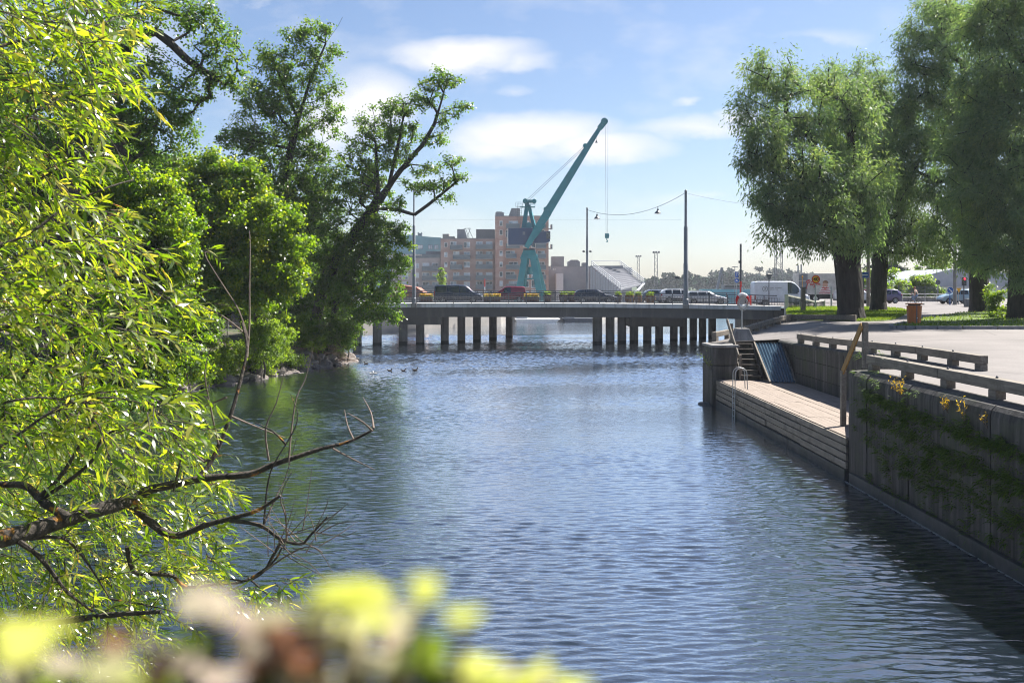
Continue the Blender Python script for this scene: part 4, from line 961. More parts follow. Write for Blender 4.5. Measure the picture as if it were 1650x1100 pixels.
# grey timber post on the lawn
d = 78; x = X(1294, d); t = thing('wooden_post', 'stout grey timber post on the lawn by the white railing', 'post', (x, d, zg(x, d)))
mb = MB(); mb.b2(x - .16, x + .16, d - .16, d + .16, zg(x, d), Z(463.5, d)); mb.build('shaft', M['wood_grey'], t, bevel=.02); mb = MB(); mb.b2(x - .18, x + .18, d - .18, d + .18, Z(463.5, d), Z(462.5, d)); mb.build('cap', M['dark_steel'], t)
mb = MB(); mb.tube([(x - .06, d, Z(463, d)), (x - .06, d, Z(444, d))], .02, 6); mb.ball((x - .06, d, Z(446, d)), (.07, .05, .09), 8, 6); mb.build('flag_rod', M['yellow'], t)
# white railing beside the bridge end
pts = [P(1267, 0, 84)[:2], P(1290, 0, 87)[:2], P(1313, 0, 90)[:2], P(1328, 0, 93.5)[:2]]
tp = [475.5, 480.5, 486, 483.5]; bt = [500.5, 499.5, 498.5, 496.5]; dd = [84, 87, 90, 93.5]; pxs = [1267, 1290, 1313, 1328]
t = thing('white_railing', 'white framed railing with dark bars at the bridge end', 'railing', tuple(P(1267, 500.5, 84)))
mb = MB(); bars = MB()
for i in range(3):
    a0, a1 = P(pxs[i], tp[i], dd[i]), P(pxs[i + 1], tp[i + 1], dd[i + 1]); b0, b1 = P(pxs[i], bt[i], dd[i]), P(pxs[i + 1], bt[i + 1], dd[i + 1])
    mb.beam(a0, a1, .14, .12); mb.beam(b0, b1, .12, .1); mb.beam(b0 - [0, 0, .22], b1 - [0, 0, .22], .1, .08)
    k = 12 if i < 2 else 8
    for j in range(k): f = (j + .5) / k; bars.beam(a0 + (a1 - a0) * f, b0 + (b1 - b0) * f, .06, .06)
mb.build('frame', M['offwhite'], t); bars.build('bars', M['dark_steel'], t)
for i in range(4):
    mb = MB(); a = P(pxs[i], tp[i], dd[i]); b = P(pxs[i], bt[i] + (22 if i == 0 else 3), dd[i]); mb.beam(a + [0, 0, .06], b, .16 if i else .3, .16); mb.build('post', M['offwhite'], t)
# orange bin
d = 57.0; x = X(1473, d); zb = zg(x, d); t = thing('litter_bin', 'tall orange panelled litter bin on the quay road', 'litter bin', (x, d, zb))
mb = MB(); rr = []
for h, r_ in ((0, .34), (1.12, .4)):
    for k in range(8): a = math.pi / 8 + k * math.pi / 4; rr.append((x + r_ * 1.06 * math.cos(a), d + r_ * math.sin(a), zb + h))
mb.add(rr, [(k, (k + 1) % 8, 8 + (k + 1) % 8, 8 + k) for k in range(8)] + [tuple(range(7, -1, -1)), tuple(range(8, 16))]); mb.build('body', M['orange'], t, bevel=.025)
mb = MB(); mb.b2(x - .025, x + .025, d - .385, d - .33, zb + .02, zb + 1.12); mb.build('seam', M['grey_back'], t)
mb = MB(); mb.lathe((x, d, zb + 1.12), [(.36, 0), (.36, .1)], 8); mb.build('neck', M['trim'], t)
mb = MB(); mb.b2(x - .38, x + .35, d - .38, d + .38, zb + 1.19, zb + 1.25); mb.build('lid', M['orange'], t, bevel=.03)
mb = MB(); mb.b2(x + .365, x + .47, d - .3, d + .3, zb + 1.17, zb + 1.23); mb.build('hinge', M['trim'], t)
mb = MB(); mb.ball((x + .02, d - .4, zb + .42), (.03, .02, .035), 8, 6); mb.build('lock', M['white'], t)
# far right junction furniture
d = 98; t, x = sign('keep_right_sign', 'round blue sign with white diagonal arrow on a blue pole', 'road sign', 1530.5, d, zg(X(1530, d), d), Z(463, d), .05, M['blue'])
z = Z(467.5, d); face_disc(t, x, d, z, .33, M['white'], 'rim_disc', y=-.09); face_disc(t, x, d, z, .3, M['blue'], y=-.1)
mb = MB(); mb.beam((x - .16, d - .112, z + .16), (x + .1, d - .112, z - .1), .02, .07, up=(1, 0, 1)); mb.prism([(x + .18, z - .18), (x + .17, z - .01), (x + .01, z - .17)], d - .118, d - .106); mb.build('arrow', M['white'], t)
d = 101; t, x = sign('yield_sign', 'small orange and yellow downward triangle sign', 'road sign', 1544.5, d, zg(X(1544, d), d), Z(464, d), .05)
z = Z(464, d); mb = MB(); mb.prism([(x - .27, z), (x + .27, z), (x, z - .48)], d - .08, d - .06); mb.build('sign_face', M['yellow'], t)
d = 99; x = X(1538.5, d); mb = MB(); mb.lathe((x, d, zg(x, d) - .05), [(.2, 0), (.17, 1.5), (.14, 7.5)], 14); solo(mb, 'concrete_pole', M['concrete'], 'pale concrete pole beside the round blue arrow sign', 'pole', smooth=True)
d = 103; t, x = sign('traffic_light', 'traffic light showing red behind the willow leaves', 'traffic light', 1553, d, zg(X(1553, d), d), Z(447, d), .06, M['dark_steel'])
mb = MB(); mb.b2(x - .2, x + .2, d - .2, d + .1, Z(460, d), Z(446.5, d)); mb.build('housing', M['trim'], t, bevel=.03)
mm_, nt_, b_, o_ = new_mat('red_signal'); b_.inputs['Base Color'].default_value = (.5, .01, .02, 1); b_.inputs['Emission Color'].default_value = (1, .02, .06, 1); b_.inputs['Emission Strength'].default_value = 1.6; M['signal'] = mm_
mb = MB(); mb.lathe((x, d - .22, Z(449, d)), [(.11, 0), (.11, .02)], 16, 'y'); mb.build('red_lamp', mm_, t)
mb = MB(); 
for yy2 in (453, 457): mb.lathe((x, d - .22, Z(yy2, d)), [(.11, 0), (.11, .02)], 16, 'y')
mb.build('dark_lamp', M['dark_steel'], t)
d = 118; t, x = sign('round_sign', 'dark back of a round road sign before the white building', 'road sign', 1511, d, zg(X(1511, d), d), Z(451, d), .04)
face_disc(t, x, d, Z(455, d), .3, M['grey_back'])
d = 92; x = X(1561, d); mb = MB(); mb.b2(x - .35, x + .35, d - .3, d + .3, zg(x, d), zg(x, d) + .75); solo(mb, 'utility_box', M['grey_back'], 'low grey utility cabinet at the foot of the third willow', 'utility cabinet', bevel=.03)
d = 95; x = X(1399, d); mb = MB(); mb.lathe((x, d, zg(x, d) - .1), [(.19, 0), (.16, 4), (.13, 8.5)], 12); solo(mb, 'wooden_pole', M['wood_grey'], 'pale round pole directly behind the blue one-way sign', 'pole', smooth=True)
for px, d, top, lab in ((1286, 128, 427, 'first thin grey pole rising above the lorry box'), (1291, 131, 426, 'second grey pole rising above the lorry box'), (1339.5, 95, 462, 'short pale pole beside the double willow trunk')):
    x = X(px, d); mb = MB(); mb.tube([(x, d, 4), (x, d, Z(top, d))], .1 if d > 100 else .09, 10); solo(mb, 'grey_pole', M['steel'], lab, 'pole', smooth=True)
# white guard railing along the far pavement
t = thing('guard_railing', 'pale tubular guard railing along the road before the bushes', 'railing', (X(1480, 121), 121, zg(46, 121)))
mb = MB(); xa, xb = X(1436, 121), X(1545, 121); zb = zg(46, 121)
for h in (.95, .55): mb.tube([(xa, 121, zb + h), (xb, 121, zb + h)], .04, 8)
mb.build('rail', M['offwhite'], t)
for x in np.linspace(xa, xb, 7): mb = MB(); mb.tube([(x, 121, zb), (x, 121, zb + .97)], .04, 8); mb.build('post', M['offwhite'], t)
mb = MB(); mb.b2(X(1436, 123), X(1536, 123), 123, 123.3, zb - .1, zb + .45); solo(mb, 'low_wall', M['concrete'], 'low concrete wall behind the pale guard railing', 'wall')
t = thing('mesh_fence', 'grey mesh fence in front of the roadside bushes', 'fence', (X(1485, 127), 127, zb)); mb = MB()
xa, xb = X(1448, 127), X(1512, 127)
for x in np.arange(xa, xb, .12): mb.b2(x - .012, x + .012, 126.99, 127.01, zb, zb + 1.9)
for z in np.arange(zb + .1, zb + 1.95, .2): mb.b2(xa, xb, 126.985, 127.015, z - .012, z + .012)
mb.build('mesh', M['grey_back'], t)
for x in np.linspace(xa, xb, 4): mb = MB(); mb.tube([(x, 127.05, zb), (x, 127.05, zb + 2)], .04, 6); mb.build('post', M['grey_back'], t)
# white building beyond the junction
wb = thing('white_building', 'low pale building with curved grey roof beyond the junction', 'building', (X(1560, 165), 170, 4))
xa, xb = X(1470, 160), X(1680, 160)
mb = MB(); mb.b2(xa, xb, 160, 180, 3.5, Z(462, 160)); mb.build('wall', M['white'], wb)
M['roofgrey'] = mat('roof_sheet', (.42, .44, .48), (.36, .38, .42), 2, .5)
mb = MB(); prof = []
for k in range(13): f = k / 12; prof.append((xa - .4 + (xb - xa + .8) * f, Z(462, 160) + 3.0 * math.sin(math.pi * (.02 + .96 * (f ** .8)))))
mb.prism(prof + [(xb + .4, Z(462, 160) + .003), (xa - .4, Z(462, 160) + .003)], 159.7, 180.3); mb.build('roof', M['roofgrey'], wb)
for px in (1533, 1541, 1556, 1500):
    mb = MB(); x = X(px, 160); mb.b2(x - .35, x + .35, 159.96, 160.02, Z(474, 160) if px != 1541 else Z(482, 160), Z(466, 160)); f = mb.build('window', M['lamp_grey'], wb); mb = MB(); mb.b2(x - .28, x + .28, 159.93, 159.955, Z(473.4, 160), Z(466.6, 160)); mb.build('pane', M['pane'], f)

# ================================================================ cyclist
bk = thing('bicycle', 'dark bicycle ridden past behind the orange bin', 'bicycle', (X(1474, 96), 96, zg(38, 96)))
bx, by, bz = X(1474, 96), 96.0, zg(38, 96)
for wx in (bx - .55, bx + .5):
    mb = MB(); mb.tube([(wx + .33 * math.cos(a), by, bz + .35 + .33 * math.sin(a)) for a in np.linspace(0, 2 * math.pi, 25)], .02, 6); w_ = mb.build('wheel', M['tyre'], bk, smooth=True)
    mb = MB()
    for k in range(6): a = k * math.pi / 6; mb.tube([(wx + .32 * math.cos(a), by, bz + .35 + .32 * math.sin(a)), (wx - .32 * math.cos(a), by, bz + .35 - .32 * math.sin(a))], .004, 4)
    mb.build('spokes', M['steel'], w_)
mb = MB(); hd = (bx - .38, by, bz + .85); bb = (bx - .03, by, bz + .32); st_ = (bx + .17, by, bz + .8); rw_ = (bx + .5, by, bz + .35); fw_ = (bx - .55, by, bz + .35)
for a, b in ((hd, bb), (bb, st_), (hd, st_), (bb, rw_), (st_, rw_), (hd, fw_)): mb.tube([a, b], .018, 6)
mb.build('frame', M['dark_steel'], bk)
mb = MB(); mb.tube([hd, (bx - .36, by, bz + 1.02)], .015, 6); mb.tube([(bx - .33, by - .26, bz + 1.03), (bx - .4, by, bz + 1.02), (bx - .33, by + .26, bz + 1.03)], .014, 6); mb.build('handlebar', M['dark_steel'], bk)
mb = MB(); mb.ball((bx + .2, by, bz + .9), (.14, .08, .045), 10, 6); mb.build('saddle', M['trim'], bk)
M['skin'] = mat('skin', (.55, .33, .24), (.47, .27, .19), 4, .55)
M['hair'] = mat('ginger_hair', (.26, .10, .045), (.18, .065, .03), 10, .7)
M['shirt'] = mat('grey_green_shirt', (.12, .14, .12), (.085, .1, .09), 5, .9); M['jeans'] = mat('pale_jeans', (.22, .30, .45), (.16, .23, .36), 5, .9)
def skin_body(name, chains, m, parent, sub=2):
    me = bpy.data.meshes.new(name); vs = []; es = []; rs = []; idx = {}
    for ch in chains:
        prev = None
        for key, p, r in ch:
            if key not in idx: idx[key] = len(vs); vs.append(p); rs.append(r)
            if prev is not None: es.append((prev, idx[key]))
            prev = idx[key]
    off = WLOC[parent.name]
    me.from_pydata([tuple(np.array(v) - off) for v in vs], es, []); me.materials.append(m)
    o = obj_from(me, name, parent); sk = o.modifiers.new('skin', 'SKIN'); sk.use_smooth_shade = True
    for i, r in enumerate(rs): me.skin_vertices[0].data[i].radius = (r, r); me.skin_vertices[0].data[i].use_root = (i == 0)
    o.modifiers.new('sub', 'SUBSURF').levels = sub; o.modifiers['sub'].render_levels = sub
    return o
pr = thing('person', 'cyclist in grey shirt and pale jeans riding past the orange bin', 'person', (bx, by, bz))
def q(dx, dy, dz): return (bx + dx, by + dy, bz + dz)
ch = [[('pel', q(.2, 0, .98), .15), ('wst', q(.15, 0, 1.15), .14), ('chs', q(.06, 0, 1.36), .17), ('nk', q(0, 0, 1.53), .065), ('hd0', q(-.04, 0, 1.6), .08), ('hd1', q(-.05, 0, 1.7), .105), ('hd2', q(-.04, 0, 1.78), .075)]]
for s, kz in ((-1, .35), (1, .18)):
    S = 'l' if s < 0 else 'r'; dyk = .1 * s
    ch.append([('chs', 0, 0), ('sh' + S, q(.03, .19 * s, 1.44), .065), ('el' + S, q(-.12, .25 * s, 1.2), .047), ('wr' + S, q(-.3, .24 * s, 1.06), .035), ('hn' + S, q(-.36, .24 * s, 1.06), .042)])
    ch.append([('pel', 0, 0), ('hp' + S, q(.16, .11 * s, .94), .11), ('kn' + S, q(-.24, .12 * s, .86 if s < 0 else .66), .072), ('ak' + S, q(-.03, .12 * s, .46 if s < 0 else .2), .045), ('to' + S, q(-.2, .12 * s, .4 if s < 0 else .14), .04)])
body = skin_body('body', ch, M['skin'], pr)
ch2 = [[('a', q(.19, 0, 1.03), .165), ('b', q(.15, 0, 1.16), .152), ('c', q(.06, 0, 1.37), .183), ('d', q(.01, 0, 1.48), .09)]]
for s in (-1, 1): ch2.append([('c', 0, 0), ('s%d' % s, q(.03, .2 * s, 1.44), .078), ('e%d' % s, q(-.06, .235 * s, 1.3), .066)])
skin_body('shirt', ch2, M['shirt'], pr)
ch3 = [[('p', q(.2, 0, .97), .168), ('p2', q(.18, 0, 1.05), .16)]]
for s in (-1, 1): ch3.append([('p', 0, 0), ('h%d' % s, q(.16, .11 * s, .93), .122), ('k%d' % s, q(-.24, .12 * s, .86 if s < 0 else .66), .085), ('n%d' % s, q(-.05, .12 * s, .5 if s < 0 else .24), .06)])
skin_body('jeans', ch3, M['jeans'], pr)
mb = MB(); mb.ball(q(-.025, 0, 1.74), (.118, .1, .105), 12, 8); mb.build('hair', M['hair'], pr, smooth=True)
mb = MB(); mb.ball(q(-.155, 0, 1.685), (.02, .014, .018), 8, 6); mb.build('nose', M['skin'], pr)

bk.rotation_euler = (0, 0, R(-66)); pr.rotation_euler = (0, 0, R(-66))
# ================================================================ crane
CD = 215.0
def c3(px, py, dd=0.0): return P(px, py, CD + dd)
cr = thing('harbour_crane', 'turquoise harbour slewing crane with navy machine house', 'crane', (X(852, CD), CD + 3, 1.5))
kx = CD / F
for (px0, px1, dd) in ((831, 846, 0), (874, 858, 0), (834, 847, 6.5), (880, 861, 6.5)):
    mb = MB(); a = c3(px1, 412, dd * .35); b = np.array([X(px0 if dd == 0 else px0 + 2, CD + dd), CD + dd, 1.5]); mb.beam(a, b, 1.35, 1.3, up=(0, 1, 0)); mb.build('portal_leg', M['teal'], cr, bevel=.06)
mb = MB(); a = [(X(843.5, CD), Z(403, CD)), (X(862, CD), Z(403, CD)), (X(866.5, CD), Z(417, CD)), (X(837.5, CD), Z(417, CD))]; mb.prism([(p[0], p[1]) for p in a[::-1]], CD - .6, CD + 3.2); mb.build('portal_head', M['teal'], cr, bevel=.08)
mb = MB()
for (pa, pb) in (((842, 441), (866, 441)), ((839, 449), (869, 449))): mb.beam(c3(*pa, 1), c3(*pb, 3), .3, .3)
mb.beam(c3(852, 412, 2), c3(846, 462, 4), .35, .35); mb.tube([c3(852, 430, 2), c3(852.5, 442, 2)], .7, 12); mb.build('bracing', M['teal'], cr)
mb = MB(); mb.lathe((X(853, CD), CD + 1.6, Z(404, CD)), [(1.3, 0), (1.3, .55)], 24); mb.build('slew_ring', M['dark_steel'], cr)
mb = MB(); mb.b2(X(819, CD), X(858, CD), CD - 1.6, CD + 3.6, Z(395, CD), Z(368, CD)); mb.build('machine_house', M['navy'], cr, bevel=.06)
mb = MB(); mb.b2(X(817.6, CD), X(818.9, CD), CD - 1.5, CD + 3.5, Z(395, CD), Z(368.5, CD)); mb.build('end_panel', M['white'], cr)
mb = MB(); mb.b2(X(842, CD), X(846, CD), CD - 1.66, CD - 1.6, Z(379, CD), Z(374, CD)); mb.build('hatch', M['lamp_grey'], cr)
mb = MB(); mb.prism([(X(860, CD), Z(392, CD)), (X(880, CD), Z(392, CD)), (X(886, CD), Z(389, CD)), (X(886.5, CD), Z(373, CD)), (X(860, CD), Z(374, CD))], CD - 1.2, CD + 2.4); mb.build('cab', M['navy'], cr, bevel=.05)
mb = MB(); mb.b2(X(880.5, CD), X(886, CD), CD - 1.26, CD - 1.2, Z(385, CD), Z(375, CD)); mb.build('cab_window', M['car_glass'], cr)
mb = MB()
for px in (880.5, 883.2, 886): mb.b2(X(px, CD) - .06, X(px, CD) + .06, CD - 1.32, CD - 1.26, Z(386, CD), Z(374.5, CD))
for py in (375, 380): mb.b2(X(880.5, CD), X(886.5, CD), CD - 1.33, CD - 1.265, Z(py, CD) - .05, Z(py, CD) + .05)
mb.build('cab_frame', M['grey_back'], cr)
for (a, b) in (((842, 368), (848.5, 328)), ((846, 368), (850, 328)), ((861, 370), (851.5, 330)), ((864, 374), (852.5, 331))):
    mb = MB(); mb.beam(c3(*a, .2), c3(*b, .8), .55, .5); mb.build('mast_leg', M['teal'], cr)
mb = MB(); mb.lathe((X(846.5, CD), CD + .1, Z(323.5, CD)), [(.5, 0), (.55, .1), (.55, 1.5), (.5, 1.6)], 16, 'y'); mb.lathe((X(861, CD), CD + .1, Z(323.8, CD)), [(.45, 0), (.5, .1), (.5, 1.4), (.45, 1.5)], 16, 'y'); mb.beam(c3(846, 324.5, .9), c3(862, 324.5, .9), 1.3, .62); mb.beam(c3(849, 325, .9), c3(850, 334, .9), .8, 1.0); mb.build('mast_head', M['teal'], cr, bevel=.04)
mb = MB(); mb.b2(X(838, CD), X(862, CD), CD - .3, CD + 2, Z(333.6, CD), Z(332.8, CD))
for px in (846, 855, 862): mb.beam(c3(px, 333), c3(px, 328.5), .06, .06)
for py in (328.5, 330.5): mb.beam(c3(850, py), c3(862, py), .05, .05)
mb.build('mast_platform', M['teal'], cr)
mb = MB()
for px in (831.5, 837): mb.beam(c3(px + 1, 366), c3(px + (5 if px > 833 else 3), 327), .07, .07)
for py in range(328, 366, 3): f = (366 - py) / 39; mb.beam(c3(832.5 + 2 * f, py), c3(838 + 4 * f, py), .05, .05)
mb.beam(c3(831, 326), c3(844, 326), .06, .06); mb.beam(c3(831, 326), c3(831, 333), .06, .06); mb.beam(c3(831, 333), c3(844, 333), .06, .06); mb.build('access_ladder', M['grey_back'], cr)
mb = MB(); mb.lathe((X(852, CD), CD - .4, Z(364, CD)), [(.75, 0), (.75, 1.8)], 16, 'y'); mb.build('winch', M['teal'], cr)
# jib
pts = [(848, 399), (866, 368), (880, 347), (884, 339), (930, 264), (968, 204)]; wd = [.8, 1.3, 1.5, 1.5, 1.15, .62]; hgt = [1.05, 1.45, 1.75, 1.8, 1.45, .82]
mb = MB()
for i in range(len(pts) - 1):
    for s in (-1,):
        a, b = c3(*pts[i], -2.6), c3(*pts[i + 1], -2.6); d = (b - a) / np.linalg.norm(b - a); nrm = np.array([d[2], 0, -d[0]])
        V = []
        for p, w, h in ((a, wd[i], hgt[i]), (b, wd[i + 1], hgt[i + 1])):
            for u, v in ((-1, -1), (1, -1), (1, 1), (-1, 1)): V.append(p + nrm * h / 2 * u + np.array([0, 1, 0]) * w / 2 * v)
        mb.add(V, [(0, 1, 2, 3), (7, 6, 5, 4), (0, 4, 5, 1), (1, 5, 6, 2), (2, 6, 7, 3), (3, 7, 4, 0)])
mb.build('jib', M['teal'], cr, bevel=.05)
mb = MB(); mb.beam(c3(860, 382, -1.9), c3(876, 361, -1.9), .6, 1.0); mb.beam(c3(866, 374, -.5), c3(872, 366, -2), .4, .4); mb.build('luffing_strut', M['teal'], cr)
mb = MB(); a = c3(974.5, 196, -2.6); mb.beam(c3(966, 207, -2.6), c3(974, 197, -2.6), .8, 1.2); mb.lathe((a[0] - .1, a[1] - .5, a[2]), [(.55, 0), (.75, .1), (.75, .9), (.55, 1.0)], 18, 'y'); mb.build('jib_head', M['teal'], cr)
mb = MB(); a = c3(942.5, 235, -2.6); mb.lathe((a[0], a[1] - .5, a[2]), [(.45, 0), (.45, 1)], 14, 'y'); a = c3(881, 339, -2.6); mb.lathe((a[0] - .3, a[1] - .8, a[2] + .3), [(.4, 0), (.4, 1.6)], 12, 'y'); mb.build('sheave', M['teal'], cr)
for s in (0, 1):
    mb = MB(); mb.tube([c3(849 + 3 * s, 322 + s, .3), c3(941.5 - s * 3, 235.5 + s * 6, -2.6)], .036, 6); mb.build('stay_rope', M['dark_steel'], cr)
mb = MB()
for dx in (-.28, .28): mb.tube([c3(977.5, 199, -2.6) + [dx, 0, 0], c3(977.8, 376, -2.6) + [dx * .6, 0, 0]], .035, 5)
mb.build('hoist_rope', M['steel'], cr)
hk = MB(); a = c3(977.8, 380, -2.6); hk.b2(a[0] - .4, a[0] + .4, a[1] - .25, a[1] + .25, a[2] - .5, a[2] + .5); hk.ball(a + [.25, 0, .1], (.3, .3, .3), 8, 6)
hk.tube([a + [0, 0, -.5], a + [0, 0, -.9], a + [.2, 0, -1.1], a + [.1, 0, -1.3], a + [-.15, 0, -1.2]], .1, 8); hk.build('hook_block', M['teal'], cr)
mb = MB(); a = c3(961, 228, -2.6); mb.tube([a + [0, 0, 1.2], a + [0, 0, .2]], .03, 5); mb.lathe(a + [0, 0, -.3], [(.28, 0), (.1, .5)], 10); mb.build('jib_lamp', M['dark_steel'], cr)

# ================================================================ apartment building
M['brick1'] = mat('salmon_brick', (.40, .255, .215), (.33, .205, .17), .5, .9, dirt=((.48, .36, .33), .25, .45, .7, (1, 1, 2)))
M['brick2'] = mat('brown_brick', (.38, .275, .245), (.31, .22, .195), .5, .9, dirt=((.46, .365, .335), .25, .45, .7, (1, 1, 2)))
M['brick3'] = mat('grey_brick', (.42, .37, .36), (.34, .30, .29), .5, .9)
M['teal_roof'] = mat('pale_teal_cladding', (.2, .36, .40), (.17, .31, .35), .5, .6)
M['slab'] = mat('balcony_slab', (.24, .25, .27), (.18, .19, .2), 2, .8)
BD = 285.0
FR = {}
def bld(name, label, px0, px1, ytop, d, depth, m, zb=1.5):
    t = thing(name, label, 'building', ((X(px0, d) + X(px1, d)) / 2, d, zb))
    mb = MB(); mb.b2(X(px0, d), X(px1, d), d, d + depth, zb, Z(ytop, d)); mb.build('wall', m, t)
    mb = MB(); mb.b2(X(px0, d) - .1, X(px1, d) + .1, d - .1, d + depth, Z(ytop, d) + .003, Z(ytop, d) + .25); mb.build('parapet', M['slab'], t)
    return t
def window(t, px, py, w, h, d, two=True, frame=None):
    x, z = X(px, d), Z(py, d); hw, hh = w * d / F / 2, h * d / F / 2
    mb = MB(); e = .1
    mb.b2(x - hw, x + hw, d - .08, d - .002, z + hh - e, z + hh); mb.b2(x - hw, x + hw, d - .08, d - .002, z - hh, z - hh + e)
    mb.b2(x - hw, x - hw + e, d - .08, d - .002, z - hh + e, z + hh - e); mb.b2(x + hw - e, x + hw, d - .08, d - .002, z - hh + e, z + hh - e)
    if two: mb.b2(x - .05, x + .05, d - .075, d - .002, z - hh + e, z + hh - e)
    f = mb.build('window', frame or M['white'], t)
    mb = MB(); mb.b2(x - hw + e, x + hw - e, d - .04, d - .003, z - hh + e, z + hh - e); mb.build('pane', M['pane'], f)
def balcony(t, px0, px1, ybot, d, h=1.1):
    x0, x1, z = X(px0, d), X(px1, d), Z(ybot, d)
    mb = MB(); mb.b2(x0, x1, d - 1.6, d - .001, z - .22, z); f = mb.build('balcony', M['slab'], t)
    mb = MB(); mb.b2(x0 + .03, x1 - .03, d - 1.57, d - 1.53, z, z + h); mb.b2(x0 + .03, x0 + .07, d - 1.5, d - .01, z, z + h); mb.b2(x1 - .07, x1 - .03, d - 1.5, d - .01, z, z + h); mb.build('glass_rail', M['balcony_glass'], f)
    mb = MB(); mb.b2(x0, x1, d - 1.62, d - 1.5, z + h + .001, z + h + .07); mb.build('handrail', M['steel'], f)
zx = lambda v: 620 + v / 5.5
zy = lambda v: 320 + v / 5.5
aM = bld('apartment_building', 'brown brick apartment block with rows of balconies', 710, 797.5, 385, BD, 16, M['brick2'])
fl = [410, 497, 585, 682, 762, 845]
for i, y in enumerate(fl):
    if i % 1 == 0: window(aM, zx(541), zy(y), 5.2, 8, BD, False)
    off = 0 if i % 2 == 0 else 26
    window(aM, zx(608 + off), zy(y + 5), 10, 12.5, BD); window(aM, zx(728), zy(y), 10, 9.5, BD)
    window(aM, zx(838), zy(y + 3), 10.5, 12, BD); window(aM, zx(925), zy(y + 5), 10.5, 12.5, BD)
    if i < 5: balcony(aM, zx(580 + off), zx(690 + off * 2.7), zy(y + 38), BD); balcony(aM, zx(806), zx(958), zy(y + 34), BD)
mb = MB(); mb.b2(X(712, BD), X(722, BD), BD + 3, BD + 8, Z(385, BD), Z(376, BD)); mb.b2(X(722, BD), X(731, BD), BD + 3, BD + 8, Z(385, BD), Z(380, BD)); mb.build('roof_hut', M['concrete'], aM)
mb = MB(); mb.prism([(X(736, BD), Z(384.8, BD)), (X(752, BD), Z(384.8, BD)), (X(748, BD), Z(368.5, BD)), (X(736, BD), Z(368.5, BD))], BD + 2, BD + 7); mb.build('roof_cabin', M['lamp_grey'], aM)
mb = MB()
for a, b in (((748, 368), (753, 384)), ((755, 368), (762, 384)), ((748, 368), (758, 368)), ((752, 384), (758, 368)), ((756, 384), (750, 368))): mb.beam(P(*a, BD + 2), P(*b, BD + 2), .15, .15)
mb.build('roof_frame', M['steel'], aM)
mb = MB(); mb.b2(X(767, BD), X(797, BD), BD + 1, BD + 6, Z(384.8, BD), Z(369, BD)); mb.build('roof_screen', M['grey_back'], aM)
aT = bld('apartment_building', 'tall salmon brick apartment tower behind the crane', 797.8, 884, 349, BD - 1.0, 18, M['brick1']); D2 = BD - 1.0
ft = [220, 300, 395, 485, 583, 670, 752, 835]
for i, y in enumerate(ft):
    window(aT, zx(1031), zy(y), 5.2, 8.5, D2, False)
    o = 0 if i % 2 == 1 else 28
    window(aT, zx(1112 + o), zy(y + 8), 15, 11, D2); window(aT, zx(1250), zy(y + 5), 10, 10, D2); window(aT, zx(1318), zy(y + 5), 7, 13, D2, False); window(aT, zx(1385), zy(y + 8), 12, 11, D2)
    if i < 7: balcony(aT, zx(1075), zx(1168 + o), zy(y + 40), D2); balcony(aT, zx(1338), zx(1428), zy(y + 42), D2)
for i in (0, 2, 4):
    mb = MB(); z = Z(zy(ft[i] + 42), D2); mb.b2(X(884.1, D2), X(890.5, D2), D2 + .5, D2 + 4, z - .2, z); mb.b2(X(887.5, D2), X(890.3, D2), D2 + .5, D2 + 4, z, z + 1.1); mb.build('side_balcony', M['lamp_grey'], aT)
mb = MB(); mb.b2(X(798, D2), X(812, D2), D2 + 2, D2 + 7, Z(349, D2), Z(341.5, D2)); mb.b2(X(799, D2), X(809, D2), D2 + 2.5, D2 + 6.5, Z(341.4, D2), Z(340, D2)); mb.build('roof_hut', M['lamp_grey'], aT)
mb = MB(); mb.prism([(X(819, D2), Z(348.8, D2)), (X(838, D2), Z(348.8, D2)), (X(838, D2), Z(334.5, D2)), (X(824, D2), Z(334.5, D2))], D2 + 2, D2 + 8); mb.build('roof_cabin', M['slab'], aT)
aL = bld('apartment_building', 'low grey brick apartment wing with terrace beside the poplar', 630, 709.7, 416, BD + 1, 15, M['brick3']); D3 = BD + 1
for i, y in enumerate((595, 680, 762, 845)):
    window(aL, zx(290), zy(y), 4.8, 8, D3, False); window(aL, zx(365), zy(y + 8), 11, 12, D3); window(aL, zx(446), zy(y + 8), 10, 12, D3); window(aL, zx(180), zy(y + 5), 10, 11, D3)
    if i < 3: balcony(aL, zx(332), zx(478), zy(y + 40), D3)
mb = MB(); mb.b2(X(684, D3), X(709.5, D3), D3 + 4, D3 + 4.3, Z(416, D3), Z(404, D3)); mb.build('terrace_screen', M['slab'], aL)
mb = MB(); mb.b2(X(680, D3), X(709.5, D3), D3 + .3, D3 + .4, Z(415.5, D3), Z(409.5, D3)); mb.b2(X(640, D3), X(680, D3), D3 + .3, D3 + .4, Z(415.5, D3), Z(412, D3)); mb.build('terrace_rail', M['balcony_glass'], aL)
aH = thing('gabled_house', 'pale turquoise clad building with sloping roof line', 'building', (X(675, 305), 305, 1.5)); HD = 305
mb = MB(); mb.prism([(X(600, HD), 1.5), (X(711, HD), 1.5), (X(711, HD), Z(383, HD)), (X(690, HD), Z(381.5, HD)), (X(659, HD), Z(378, HD)), (X(640, HD), Z(383, HD)), (X(600, HD), Z(394, HD))], HD, HD + 14); mb.build('wall', M['teal_roof'], aH)
mb = MB(); mb.b2(X(600, HD), X(711, HD), HD - .2, HD - .003, Z(416, HD), Z(409.5, HD)); mb.build('pale_band', M['offwhite'], aH)
for px in (677, 693.5, 703): window(aH, px, 398, 7 if px > 690 else 9, 7, HD, True, M['lamp_grey'])
